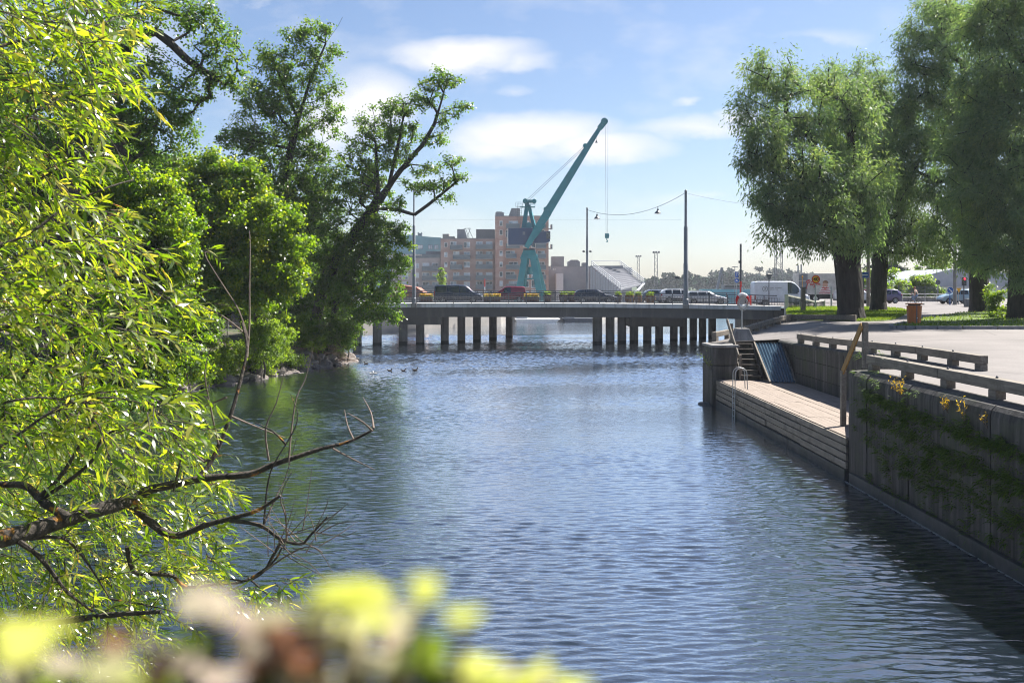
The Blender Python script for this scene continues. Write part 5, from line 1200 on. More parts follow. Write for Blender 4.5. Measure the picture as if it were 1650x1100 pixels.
mb = MB(); mb.b2(X(672, HD), X(679, HD), HD + 2, HD + 5, Z(379.5, HD), Z(375, HD)); mb.b2(X(672, HD), X(673.5, HD), HD + 2, HD + 5, Z(375, HD), Z(373.5, HD)); mb.b2(X(677.5, HD), X(679, HD), HD + 2, HD + 5, Z(375, HD), Z(373.5, HD)); mb.build('chimney', M['lamp_grey'], aH)
# grey industrial hall right of the crane, and neighbours
M['grey_hall'] = mat('grey_cladding', (.27, .275, .30), (.22, .225, .25), .4, .8)
gh = bld('industrial_hall', 'plain grey industrial hall with rooftop plant beside the tower', 884.5, 962, 430, 300, 20, M['grey_hall']); GD = 300
mb = MB(); mb.b2(X(889, GD), X(909, GD), GD + 1, GD + 8, Z(430, GD) + .26, Z(413, GD)); mb.b2(X(916, GD), X(935, GD), GD + 1, GD + 8, Z(430, GD) + .26, Z(421, GD)); mb.prism([(X(918, GD), Z(421, GD) + .003), (X(934, GD), Z(421, GD) + .003), (X(931, GD), Z(418.5, GD)), (X(920, GD), Z(418.5, GD))], GD + 1, GD + 7); mb.b2(X(939, GD), X(948, GD), GD + 1, GD + 6, Z(430, GD) + .26, Z(423, GD)); mb.build('rooftop_plant', M['lamp_grey'], gh)
mb = MB(); mb.b2(X(895, GD), X(906, GD), GD - 6, GD - .1, 1.5, Z(441, GD)); mb.build('annex', M['roofgrey'], gh)
for px in (888, 893): window(gh, px, 430 + 4, 4, 2.5, GD, False)
# grandstand
gs = thing('grandstand', 'grey outdoor grandstand with stepped rows and white side rails', 'grandstand', (X(995, 245), 245, 1.5))
A0, A1 = P(953, 430, 252), P(1000, 461, 240); B0, B1 = P(999, 429, 262), P(1038, 452, 250); n = 13
A1[2] -= 1.0; B1[2] -= 1.0
mb = MB()
for k in range(n):
    f0, f1 = k / n, (k + 1) / n
    a, b = A0 + (A1 - A0) * f0, A0 + (A1 - A0) * f1; c, d_ = B0 + (B1 - B0) * f0, B0 + (B1 - B0) * f1; z0, z1 = a[2], b[2]
    mb.add([(a[0], a[1], z0), (c[0], c[1], c[2]), (d_[0], d_[1], c[2]), (b[0], b[1], z0), (b[0], b[1], z1), (d_[0], d_[1], d_[2])], [(0, 3, 2, 1), (3, 4, 5, 2)])
mb.build('seating', M['grey_hall'], gs)
mb = MB()
for k in range(12):
    f = k / 11; p = A0 + (A1 - A0) * f; mb.b2(p[0] - .25, p[0] + .25, p[1] - .3, p[1] + .3, 1.5, p[2] - .1)
mb.build('support', M['roofgrey'], gs)
mb = MB()
for (p, q2) in ((A0, A1), (B0, B1)):
    for h in (.5, 1.0, 1.5): mb.beam(p + [0, 0, h], q2 + [0, 0, h], .12, .12)
    for k in range(16): r_ = p + (q2 - p) * k / 15; mb.beam(r_, r_ + [0, 0, 1.55], .1, .1)
mb.beam(A0 + [0, 0, 1.5], B0 + [0, 0, 1.5], .15, .15); mb.build('side_rail', M['roofgrey'], gs)
mb = MB(); mb.b2(A0[0], B0[0], 255, 256, Z(433, 255), Z(428, 255)); mb.build('back_screen', M['slab'], gs)
mb = MB(); mb.beam(B1 + [0, 0, .3], P(1027, 468, 240), .5, .2); mb.beam(B1 + [-1.0, 0, -1], P(1024, 470, 240), .4, .2); mb.build('stair_flank', M['roofgrey'], gs)
mb = MB(); mb.b2(X(962.5, 290), X(1018, 290), 290, 300, 1.5, Z(431, 290)); solo(mb, 'grey_shed', M['grey_hall'], 'flat grey shed behind the grandstand', 'building')
# floodlight masts etc
def lattice(label, px, d, ytop, ybot, w, head=True):
    x = X(px, d); zb, zt = Z(ybot, d), Z(ytop, d); t = thing('lattice_mast', label, 'mast', (x, d, zb)); mb = MB(); h = w / 2
    for sx in (-1, 1):
        for sy in (-1, 1): mb.beam((x + sx * h, d + sy * h, zb), (x + sx * h * .8, d + sy * h * .8, zt), .16 * w / 2, .16 * w / 2)
    n = int((zt - zb) / w); 
    for k in range(n):
        z0 = zb + (zt - zb) * k / n; z1 = zb + (zt - zb) * (k + 1) / n; s = 1 if k % 2 else -1
        for sy in (-1, 1): mb.beam((x - s * h * .9, d + sy * h * .9, z0), (x + s * h * .9, d + sy * h * .9, z1), .1 * w / 2, .1 * w / 2); mb.beam((x + sy * h * .9, d - s * h * .9, z0), (x + sy * h * .9, d + s * h * .9, z1), .1 * w / 2, .1 * w / 2)
    mb.build('lattice', M['grey_back'], t)
    if head:
        mb = MB(); mb.b2(x - w * 1.1, x + w * 1.1, d - w * .6, d + w * .6, zt, zt + .12 * w)
        for s in (-1, 0, 1): mb.b2(x + s * w * .8 - .28 * w, x + s * w * .8 + .28 * w, d - w * .7, d - w * .3, zt + .15 * w, zt + .6 * w)
        mb.build('floodlights', M['dark_steel'], t)
lattice('shorter floodlight mast beyond the grandstand', 1028.5, 420, 414, 462, 1.1)
lattice('taller floodlight mast above the far wood', 1057, 420, 408, 462, 1.35)
lattice('pale lattice power mast above the white cargo van', 1254.5, 330, 372, 455, 2.2, False)
d = 300; x = X(1184, d); t = thing('lamp_mast', 'thin distant mast with short cross arm over the water', 'mast', (x, d, 1)); mb = MB(); mb.tube([(x, d, 1), (x, d, Z(430, d))], .1, 6); mb.build('pole', M['lamp_grey'], t); mb = MB(); mb.beam((x - .9, d, Z(430, d)), (x + .9, d, Z(430, d)), .2, .2); mb.build('cross_arm', M['lamp_grey'], t)
t = thing('boat_derrick', 'slanting grey derrick boom beyond the bridge', 'derrick', tuple(P(1156, 465, 320))); mb = MB(); mb.beam(P(1155, 466, 320), P(1163.5, 431, 320), .9, .7); mb.build('boom', M['lamp_grey'], t); mb = MB(); mb.beam(P(1160, 442, 320), P(1167, 441, 320), .3, .3); mb.beam(P(1164, 441, 320), P(1164, 466, 320), .2, .2); mb.build('bracket', M['lamp_grey'], t)
# far vessels between bridge and wood
def hull(label, px0, px1, d, ydeck, m, cab, cabm):
    x0, x1 = X(px0, d), X(px1, d); zd = Z(ydeck, d); t = thing('moored_vessel', label, 'vessel', ((x0 + x1) / 2, d, 0)); mb = MB()
    mb.prism([(x0 + .6, -.4), (x1 - 1.2, -.4), (x1, zd), (x0, zd)], d - 2.5, d + 2.5); mb.build('hull', m, t, bevel=.1)
    mb = MB(); mb.b2(X(cab[0], d), X(cab[1], d), d - 1.8, d + 1.8, zd + .003, Z(cab[2], d)); mb.build('deckhouse', cabm, t, bevel=.08)
    mb = MB(); mb.b2(X(cab[0], d) + .5, X(cab[1], d) - .5, d - 1.84, d - 1.8, zd + (Z(cab[2], d) - zd) * .5, zd + (Z(cab[2], d) - zd) * .8); mb.build('window_band', M['car_glass'], t)
M['aqua'] = mat('aqua_paint', (.10, .38, .45), (.08, .32, .38), 1, .5)
hull('long ferry with aqua stripe and dark deckhouse by the far wood', 1128, 1215, 330, 466, M['aqua'], (1164, 1196, 459), M['grey_back'])
hull('pale work barge glimpsed beneath the bridge by the far quay', 829, 902, 172, 513, M['white'], (832, 850, 507), M['roofgrey'])
hull('dark flat barge glimpsed beneath the bridge near the right piers', 905, 958, 176, 512, M['dark_steel'], (910, 925, 508), M['roofgrey'])
# far quay land with the buildings
mb = MB(); FQ = [(-120, 128), (X(585, 129), 129), (X(807, 158), 158), (X(825, 176), 176), (X(965, 178), 178), (X(1040, 240), 240), (X(1040, 420), 420), (-200, 420)]
mb.prismz(FQ, -1.5, 1.6); struct(mb, 'quay_land', mat('quay_paving', (.30, .28, .255), (.2, .185, .17), .3, .85))
# red tiled kiosk behind the left part of the bridge
M['tile'] = mat('red_roof_tiles', (.33, .13, .09), (.25, .09, .06), 3, .8)
kd = 135; t = thing('kiosk', 'low hut with red tiled roof behind the bridge railing', 'hut', (X(660, kd), kd, 1.6)); mb = MB(); mb.b2(X(640, kd), X(686, kd), kd, kd + 5, 1.6, Z(478, kd)); mb.build('wall', M['brick3'], t)
mb = MB(); mb.prism([(X(628, kd), Z(479, kd)), (X(694, kd), Z(479, kd)), (X(672, kd), Z(463, kd)), (X(640, kd), Z(458, kd))], kd - .5, kd + 5.5); mb.build('roof', M['tile'], t)
t = thing('flag_pole', 'red topped pole in front of the brown apartment block', 'pole', (X(781, 150), 150, 1.6)); mb = MB(); mb.tube([(X(781, 150), 150, 1.6), (X(781, 150), 150, Z(462, 150))], .07, 6); mb.build('lower_pole', M['white'], t); mb = MB(); mb.tube([(X(781, 150), 150, Z(462, 150)), (X(781, 150), 150, Z(449, 150))], .075, 6); mb.build('red_pole', M['red'], t)
# ================================================================ foliage
def unit(v): return v / np.maximum(np.linalg.norm(v, axis=-1, keepdims=True), 1e-9)
def leaf_quads(c, a, n, L, Wd, tint, fold=.25):
    """c base, a long axis, n normal: one folded four-cornered leaf each"""
    a = unit(a); n = n - a * np.sum(n * a, 1, keepdims=True); n = unit(n); s = np.cross(a, n)
    L = L[:, None]; Wd = Wd[:, None]
    p0 = c; p2 = c + a * L; m = c + a * L * .45 + n * Wd * fold
    V = np.stack([p0, m + s * Wd * .5, p2, m - s * Wd * .5], 1).reshape(-1, 3)
    k = len(c)
    return V, np.arange(4 * k), np.arange(0, 4 * k, 4), np.repeat(tint, 4)
def leaf_strips(c, a, n, L, Wd, tint, droop):
    """lance-shaped leaves that bend: six corners, three faces"""
    a = unit(a); n = n - a * np.sum(n * a, 1, keepdims=True); n = unit(n); s = np.cross(a, n); L = L[:, None]; w = Wd[:, None] * .5; d = droop[:, None]
    p1 = c + a * L * .3 - n * L * d * .12; p2 = c + a * L * .66 - n * L * d * .42; p3 = c + a * L * .97 - n * L * d
    V = np.stack([c, p1 + s * w + n * w * .3, p1 - s * w + n * w * .3, p2 + s * w * .75 + n * w * .2, p2 - s * w * .75 + n * w * .2, p3], 1).reshape(-1, 3); k = len(c)
    b = (np.arange(k) * 6)[:, None]
    lo = (b + np.array([[0, 1, 2, 1, 3, 4, 2, 3, 5, 4]])).ravel(); stt = (np.arange(k)[:, None] * 10 + np.array([[0, 3, 7]])).ravel()
    return V, lo, stt, np.repeat(tint, 6)
def rand_dir(k): return unit(rng.normal(size=(k, 3)))
def clump_centres(lobes, dens, rc):
    out = []; lob = []
    for (c, r) in lobes:
        c = np.array(c); r = np.array(r); k = max(3, int(dens * (r[0] * r[1] * r[2]) ** (2 / 3) / rc ** 2 * 3.0))
        d = rand_dir(k) * (rng.random(k) ** .42)[:, None]; d *= (1 + .13 * rng.normal(size=(k, 1)))
        out.append(c + d * r); lob.append(np.repeat(c[None], k, 0))
    return np.concatenate(out), np.concatenate(lob)
def skeleton(trunk, limbs, clumps, step=.8):
    """joins every clump to the nearest wood; returns nodes, parents, radii by the pipe rule"""
    nodes = [np.array(trunk[0], float)]; par = [-1]
    def extend(start, pts):
        k = start
        for p in pts:
            p = np.array(p, float); a = nodes[k]; m = max(1, int(np.linalg.norm(p - a) / step))
            for i in range(1, m + 1): nodes.append(a + (p - a) * i / m + (rng.normal(0, .02, 3) if i < m else 0)); par.append(k); k = len(nodes) - 1
        return k
    extend(0, trunk[1:]); main = len(nodes)
    for lb in limbs:
        st = np.array(lb[0], float); k = int(np.argmin(np.linalg.norm(np.array(nodes) - st, axis=1))); extend(k, lb)
    forced = len(nodes)
    NP = np.zeros((len(nodes) + len(clumps) * 14 + 10, 3)); cnt = len(nodes); NP[:cnt] = nodes; PP = list(par)
    hub = NP[:cnt]; d0 = np.array([np.min(np.linalg.norm(hub - c, axis=1)) for c in clumps])
    for ci in np.argsort(d0):
        c = clumps[ci]; v = NP[:cnt] - c; dist = np.linalg.norm(v, axis=1) + .55 * np.maximum(0, v[:, 2] + .3)
        if len(NP) - cnt < 15: break
        k = int(np.argmin(dist)); a = NP[k].copy(); m = min(13, max(1, int(np.linalg.norm(c - a) / step)))
        sag = rng.normal(0, .06, 3) * np.linalg.norm(c - a)
        for i in range(1, m + 1):
            f = i / m; NP[cnt] = a + (c - a) * f + sag * 4 * f * (1 - f) + np.array([0, 0, .10 * np.linalg.norm(c - a) * f * (1 - f)]); PP.append(k); k = cnt; cnt += 1
    NP = NP[:cnt]; child = np.zeros(cnt); R2 = np.zeros(cnt); has = np.zeros(cnt, bool)
    for i in range(cnt - 1, 0, -1):
        if R2[i] == 0: R2[i] = 1.0
        R2[PP[i]] += R2[i]
    return NP, PP, R2, forced
def wood(name, NP, PP, R2, forced, r_base, m, parent, rmin=.012, sides=6, flare=1.25):
    rad = r_base * (R2 / R2[0]) ** .60; rad = np.maximum(rad, rmin)
    rad[0] *= flare
    V = []; lo = []; st = []; off = WLOC[parent.name]
    for i in range(1, len(NP)):
        a, b = NP[PP[i]] - off, NP[i] - off; d = b - a; L = np.linalg.norm(d)
        if L < 1e-4: continue
        d /= L; u = np.cross(d, [0.3, .2, 1.0] if abs(d[2]) < .9 else [1, 0, 0]); u /= np.linalg.norm(u); w = np.cross(d, u); ra = min(rad[PP[i]], rad[i] * 1.35); rb = rad[i]; base = len(V)
        k = sides if rb > .05 else 4
        for (p, r) in ((a - d * ra * .2, ra), (b, rb)):
            for j in range(k): an = 2 * math.pi * j / k; V.append(p + (u * math.cos(an) + w * math.sin(an)) * r)
        for j in range(k): st.append(len(lo)); lo += [base + j, base + (j + 1) % k, base + k + (j + 1) % k, base + k + j]
    return obj_from(raw_mesh(name, np.array(V), lo, st, m, smooth=True), name, parent)
GREENS = dict(
 maple=leaf_mat('maple_leaves', [(0, (.025, .06, .005)), (.6, (.06, .12, .008)), (1, (.12, .165, .012))], [(0, (.16, .36, .004)), (.6, (.42, .62, .006)), (1, (.72, .72, .015))], .5, .38, .5),
 alder=leaf_mat('alder_leaves', [(0, (.025, .055, .012)), (.6, (.045, .09, .016)), (1, (.08, .115, .02))], [(0, (.13, .29, .015)), (.6, (.22, .40, .018)), (1, (.38, .45, .03))], .47, .38, .5),
 willow=leaf_mat('white_willow_leaves', [(0, (.09, .135, .085)), (.6, (.14, .19, .105)), (1, (.2, .24, .11))], [(0, (.17, .31, .08)), (.6, (.29, .45, .09)), (1, (.48, .60, .10))],   .42, .5, .25),
 near=leaf_mat('near_willow_leaves', [(0, (.035, .065, .006)), (.5, (.085, .125, .012)), (.85, (.16, .19, .025)), (1, (.28, .29, .10))], [(0, (.12, .26, .006)), (.5, (.42, .60, .012)), (.88, (.80, .84, .03)), (1, (.9, .74, .08))], .48, .27, .8),
 bush=leaf_mat('bush_leaves', [(0, (.04, .09, .01)), (1, (.11, .17, .02))], [(0, (.24, .46, .012)), (1, (.5, .62, .03))], .5, .45, .35),
 grey=leaf_mat('grey_bush_leaves', [(0, (.04, .05, .03)), (1, (.10, .095, .055))], [(0, (.10, .12, .04)), (1, (.3, .25, .10))], .4, .6, .2),
 far=leaf_mat('far_leaves', [(0, (.012, .026, .012)), (1, (.026, .042, .018))], [(0, (.02, .045, .015)), (1, (.04, .065, .02))], .2, .9, .0),
 fern=leaf_mat('fern_fronds', [(0, (.04, .085, .015)), (1, (.11, .17, .03))], [(0, (.08, .18, .015)), (1, (.2, .3, .025))], .4, .5, .2))
fm_, fnt_, fb_, fo_ = new_mat('far_wood'); fat_ = N(fnt_, 'ShaderNodeAttribute', attribute_name='tint'); fdf_ = N(fnt_, 'ShaderNodeBsdfDiffuse')
fnt_.links.new(ramp(fnt_, fat_.outputs['Fac'], [(0, (.016, .042, .026)), (1, (.034, .066, .036))]), fdf_.inputs[0]); fnt_.links.new(fdf_.outputs[0], fo_.inputs[0]); GREENS['far'] = fm_
def tree(name, label, cat, base, trunk, lobes, leaf, bark, limbs=(), group=None, r=.35, rc=.55, dens=1.35, nleaf=135, L=.15, Wd=.11, kind='broad', flat=.6, up=.7, core=(), wood_min=.012):
    t = thing(name, label, cat, tuple(base), group=group)
    C_, LB = clump_centres(lobes, dens, rc)
    if trunk is not None:
        NP, PP, R2, fc = skeleton(trunk, limbs, C_); wood('trunk', NP, PP, R2, fc, r, bark, t, rmin=wood_min)
    k = len(C_); nl = rng.integers(int(nleaf * .6), int(nleaf * 1.4), k); idx = np.repeat(np.arange(k), nl); n = len(idx)
    dd = rng.normal(0, .52, (n, 3)) * np.array([1, 1, flat]) * rc * rng.uniform(.7, 1.35, k)[idx][:, None]
    pos = C_[idx] + dd; out = unit(pos - LB[idx] + 1e-6)
    ct = rng.normal(.45, .17, k)[idx]; tint = np.clip(ct + rng.normal(0, .16, n), 0, 1)
    off = WLOC[t.name]
    sz = rng.uniform(.7, 1.25, n)
    if kind == 'broad':
        nr = unit(np.array([0, 0, up]) + out * .45 + rng.normal(0, .5, (n, 3))); ax = np.cross(nr, rand_dir(n)) + np.array([0, 0, -.25])
        V, lo, st, ti = leaf_quads(pos - off, ax, nr, L * sz, Wd * sz, tint)
    else:
        nr = rand_dir(n); ax = out * .55 + np.array([0, 0, -.75]) + rng.normal(0, .42, (n, 3))
        V, lo, st, ti = leaf_quads(pos - off, ax, nr, L * sz, Wd * sz, tint, .15)
    obj_from(raw_mesh('crown', V, lo, st, GREENS[leaf], attrs={'tint': ti}), 'crown', t)
    return t
def LO(*rows, dz=1.06, dd=1.0):
    """lobes given as (px, py, distance, half width px, half height px)"""
    o = []
    for (px, py, d, rx, ry) in rows: o.append((P(px, py, d), (rx * d / F, rx * d / F * dd, ry * d / F * dz)))
    return o
def PL(d, *pts): return [P(px, py, d if len(pt_) < 1 else pt_[0]) for px, py, *pt_ in pts]

# ---- willows on the right lawn
def groundpt(px, d): return np.array([X(px, d), d, zg(X(px, d), d)])
b = groundpt(1372, 63)
tree('willow_tree', 'big willow with double trunk standing beside the 40 speed sign', 'tree', b, [b - [0, 0, .2], P(1370, 470, 63), P(1366, 430, 63), P(1350, 360, 63), P(1320, 260, 63), P(1290, 180, 63)],
     LO((1245, 130, 63, 42, 50), (1215, 190, 62, 26, 40), (1235, 230, 61, 45, 50), (1290, 190, 63, 50, 60), (1250, 300, 61, 48, 55), (1300, 290, 60, 55, 70), (1275, 358, 60, 42, 40), (1332, 358, 60, 55, 45), (1360, 180, 64, 60, 65), (1340, 300, 64, 60, 70), (1390, 300, 62, 50, 70), (1305, 384, 60, 32, 20), (1388, 383, 61, 44, 24), (1240, 335, 60, 26, 36), (1330, 135, 65, 28, 32), (1212, 255, 61, 20, 45)), 'willow', M['bark'],
     limbs=[[b + [-.3, .2, 0], b + [-.75, .3, .9], P(1349, 460, 63.3), P(1345, 420, 63.3), P(1330, 350, 63)], [P(1366, 440, 63), P(1330, 330, 61), P(1270, 260, 61)], [P(1375, 440, 63), P(1385, 330, 63), P(1370, 220, 64)]], r=.82, rc=.62, dens=1.28, nleaf=135, L=.27, Wd=.07, kind='w', flat=1.0, group='willows on the lawns')
b2_ = b + [-.75, .35, 0]
t2 = bpy.data.objects[-1] if False else None
b = groundpt(1415, 79)
tree('willow_tree', 'dark trunked willow just behind the blue one-way sign', 'tree', b, [b - [0, 0, .2], P(1416, 450, 79), P(1420, 400, 79), P(1424, 330, 79), P(1410, 200, 79)],
     LO((1360, 150, 80, 45, 50), (1400, 140, 80, 40, 45), (1440, 190, 80, 45, 55), (1380, 220, 80, 60, 60), (1430, 290, 79, 55, 65), (1470, 330, 79, 50, 60), (1450, 390, 78, 50, 35), (1490, 390, 78, 34, 30), (1400, 370, 79, 50, 40), (1330, 130, 81, 25, 25), (1505, 415, 78, 22, 16)), 'willow', M['bark'], r=.62, rc=.65, dens=1.15, nleaf=125, L=.29, Wd=.075, kind='w', flat=1.0, group='willows on the lawns')
b = groundpt(1578, 76)
tree('willow_tree', 'tall willow beside the low grey utility cabinet', 'tree', b, [b - [0, 0, .2], P(1577, 450, 76), P(1580, 390, 76), P(1570, 250, 76), P(1550, 100, 76)],
     LO((1500, 60, 75, 50, 55), (1480, 120, 75, 42, 50), (1540, 20, 76, 60, 45), (1520, 170, 75, 65, 70), (1460, 240, 73, 55, 65), (1520, 280, 72, 60, 60), (1580, 150, 76, 70, 90), (1580, 300, 74, 60, 70), (1545, 360, 72, 55, 45), (1600, 395, 74, 55, 40), (1430, 280, 72, 40, 45), (1560, 415, 73, 36, 26), (1450, 190, 74, 32, 40)), 'willow', M['bark'], r=.7, rc=.65, dens=1.22, nleaf=135, L=.28, Wd=.072, kind='w', flat=1.0, group='willows on the lawns')
b = groundpt(1645, 64)
tree('willow_tree', 'largest willow with long hanging fringe above the kerbed lawn', 'tree', b, [b - [0, 0, .2], P(1645, 460, 64), P(1650, 390, 64), P(1655, 250, 64), P(1660, 100, 64)],
     LO((1600, 40, 64, 70, 60), (1660, 0, 64, 90, 60), (1700, 110, 64, 90, 90), (1620, 130, 62, 70, 80), (1580, 210, 62, 60, 75), (1640, 250, 60, 70, 80), (1600, 320, 60, 60, 60), (1650, 350, 59, 65, 60), (1720, 250, 62, 80, 110), (1610, 400, 60, 50, 45), (1665, 420, 59, 50, 40), (1720, 400, 62, 60, 50), (1570, 350, 61, 40, 50), (1545, 260, 62, 40, 60)), 'willow', M['bark'], r=.78, rc=.62, dens=1.22, nleaf=140, L=.26, Wd=.068, kind='w', flat=1.0, group='willows on the lawns')
tree('leafy_shrub', 'bright green leafy shoots between the two willow trunks', 'shrub', groundpt(1606, 66), [groundpt(1606, 66) - [0, 0, .1], P(1606, 500, 66)], LO((1605, 480, 66, 16, 26), (1600, 502, 66, 14, 14), (1612, 508, 65, 14, 10), (1640, 478, 66, 18, 22)), 'bush', M['bark2'], r=.04, rc=.3, dens=0.94, nleaf=90, L=.17, Wd=.09, group=None)

# ---- big trees on the left bank
def bankpt(px, d): x = X(px, d); return np.array([x, d, max(0.2, zl(x, d))])
b = bankpt(60, 46)
tree('old_tree', 'tall old tree reaching over the water with twisting bare limbs', 'tree', b, [b - [0, 0, .2], P(80, 420, 46), P(110, 300, 46), P(160, 180, 47), P(190, 60, 47)],
     LO((60, 110, 46, 90, 110), (170, 40, 47, 80, 70), (140, 190, 47, 80, 80), (230, 200, 48, 55, 45), (300, 25, 49, 70, 32), (345, 55, 49, 45, 35), (365, 85, 49, 30, 22), (330, 120, 49, 45, 22), (375, 125, 49, 28, 20), (300, 150, 49, 40, 25), (255, 110, 48, 40, 35), (240, 235, 48, 50, 35), (20, 250, 46, 80, 80), (380, 150, 49, 16, 10), (290, 190, 49, 25, 25), (210, 130, 48, 50, 45), (270, 175, 48.5, 40, 40), (300, 215, 50, 26, 24), (200, 170, 48, 50, 50)), 'alder', M['bark2'],
     limbs=[[P(170, 150, 47), P(215, 60, 48), P(255, 50, 48), P(280, 66, 48.5), P(300, 55, 49)], [P(255, 55, 48), P(300, 95, 49), P(345, 125, 49)], [P(215, 30, 48), P(245, 12, 48), P(290, 26, 49), P(330, 20, 49)], [P(110, 280, 46), P(190, 235, 47), P(235, 280, 48)]],
     r=.55, rc=.36, dens=.8, nleaf=42, L=.15, Wd=.11, flat=.8, group='trees on the bank')
b = bankpt(180, 51)
tree('maple_tree', 'broad yellow green maple leaning low over the rocks', 'tree', b, [b - [0, 0, .2], P(180, 480, 51), P(190, 400, 51), P(215, 330, 51)],
     LO((110, 330, 49, 90, 60), (215, 320, 50, 75, 42), (285, 370, 50, 38, 36), (265, 330, 50, 45, 35), (230, 400, 49, 70, 60), (150, 440, 48, 90, 80), (275, 440, 50, 40, 55), (240, 500, 50, 60, 50), (290, 510, 51, 38, 35), (130, 550, 49, 90, 70), (255, 570, 51, 55, 50), (305, 570, 53, 30, 35), (210, 620, 50, 60, 55), (60, 620, 47, 80, 90), (180, 280, 51, 50, 30), (265, 630, 51, 28, 30)), 'maple', M['bark2'], r=.4, rc=.5, dens=1.28, nleaf=150, L=.175, Wd=.15, up=.45, group='trees on the bank')
b = bankpt(415, 64)
tree('maple_tree', 'dense rounded maple between the fence and the tall alder', 'tree', b, [b - [0, 0, .2], P(420, 480, 64), P(410, 400, 63), P(390, 330, 62)],
     LO((330, 290, 61, 55, 35), (390, 300, 61, 45, 35), (320, 350, 60, 60, 55), (400, 350, 60, 60, 50), (455, 370, 61, 38, 38), (370, 410, 60, 65, 55), (445, 430, 61, 42, 42), (475, 420, 62, 20, 22), (400, 470, 60, 50, 40), (340, 460, 60, 45, 45), (440, 485, 61, 30, 25), (345, 270, 61, 28, 22), (470, 455, 61, 22, 20)), 'maple', M['bark2'], r=.38, rc=.5, dens=1.35, nleaf=150, L=.175, Wd=.15, up=.45, group='trees on the bank')
b = bankpt(445, 74)
tree('alder_tree', 'tallest alder with a bare dead tip against the sky', 'tree', b, [b - [0, 0, .2], P(446, 420, 74), P(455, 300, 73), P(478, 200, 72), P(500, 130, 72), P(525, 70, 72), P(545, 42, 72), P(552, 28, 72)],
     LO((500, 50, 72, 28, 20), (475, 60, 72, 25, 22), (530, 50, 72, 14, 14), (430, 90, 72, 32, 18), (460, 105, 72, 40, 28), (505, 100, 72, 35, 28), (545, 80, 72, 18, 10), (450, 150, 72, 55, 35), (520, 140, 72, 32, 24), (420, 170, 71, 45, 28), (390, 215, 71, 40, 24), (365, 225, 71, 20, 14), (470, 190, 72, 50, 30), (530, 185, 73, 26, 28), (430, 240, 72, 60, 35), (500, 240, 73, 40, 38), (400, 280, 72, 45, 40), (460, 300, 72, 60, 40), (520, 300, 73, 45, 50), (500, 350, 73, 60, 45)), 'alder', M['bark2'],
     limbs=[[P(476, 215, 72), P(455, 195, 72), P(448, 182, 72)], [P(480, 190, 72), P(440, 100, 72)], [P(470, 240, 72), P(400, 225, 71)]], r=.40, rc=.40, dens=.8, nleaf=40, L=.19, Wd=.14, flat=.8, group='trees on the bank')
b = bankpt(500, 78)
tree('alder_tree', 'leaning dark alder whose long bough crosses the lamp post', 'tree', b, [b - [0, 0, .3], P(520, 470, 77), P(545, 415, 76), P(585, 360, 76), P(620, 310, 76), P(645, 275, 76), P(680, 235, 76), P(700, 200, 76), P(715, 150, 76), P(722, 120, 76)],
     LO((705, 125, 76, 22, 16), (730, 135, 76, 20, 16), (690, 150, 76, 26, 20), (745, 175, 76, 18, 9), (665, 170, 76, 32, 20), (630, 175, 76, 28, 18), (720, 190, 76, 22, 14), (640, 205, 76, 40, 26), (600, 215, 76, 40, 32), (700, 225, 76, 24, 12), (585, 260, 76, 45, 35), (640, 250, 76, 32, 24), (560, 310, 76, 42, 45), (600, 300, 77, 40, 35), (690, 275, 76, 26, 12), (725, 262, 76, 26, 9), (705, 297, 76, 30, 13), (735, 285, 76, 22, 10), (665, 300, 76, 22, 12), (720, 320, 76, 20, 8), (640, 330, 76, 20, 12)), 'alder', M['bark2'],
     limbs=[[P(605, 335, 76), P(640, 338, 76), P(668, 346, 76), P(690, 330, 76), P(715, 310, 76), P(740, 290, 76)], [P(640, 280, 76), P(662, 265, 76), P(690, 268, 76)], [P(625, 305, 76), P(640, 240, 76), P(650, 190, 76)], [P(610, 320, 76), P(605, 230, 76)]], r=.46, rc=.38, dens=.75, nleaf=38, L=.185, Wd=.14, flat=.8, group='trees on the bank')
b = bankpt(528, 76)
tree('alder_tree', 'low spreading alder hanging over the first bridge pillars', 'tree', b, [b - [0, 0, .3], P(545, 470, 76), P(570, 420, 75), P(600, 390, 75)],
     LO((600, 385, 75, 45, 30), (640, 375, 75, 26, 16), (560, 400, 75, 45, 40), (615, 420, 74, 42, 28), (650, 425, 75, 18, 14), (575, 455, 75, 55, 40), (625, 465, 74, 30, 30), (540, 470, 76, 40, 50), (590, 500, 74, 42, 28), (625, 500, 74, 18, 18), (560, 530, 75, 32, 16), (520, 420, 77, 40, 50), (600, 350, 76, 35, 22), (650, 395, 75, 14, 8)), 'alder', M['bark2'], r=.3, rc=.42, dens=.9, nleaf=55, L=.19, Wd=.15, flat=.8, group='trees on the bank')
b = bankpt(480, 90)
tree('dark_tree', 'shaded dark tree filling the gap behind the alders', 'tree', b, [b - [0, 0, .2], P(480, 400, 90), P(500, 300, 90)], LO((490, 340, 90, 60, 70), (440, 400, 88, 60, 70), (530, 420, 88, 50, 60), (470, 470, 88, 60, 45), (400, 330, 90, 70, 70), (520, 500, 88, 50, 35)), 'alder', M['bark2'], r=.4, rc=.6, dens=0.94, nleaf=150, L=.2, Wd=.16, group='trees on the bank')
b = bankpt(250, 66)
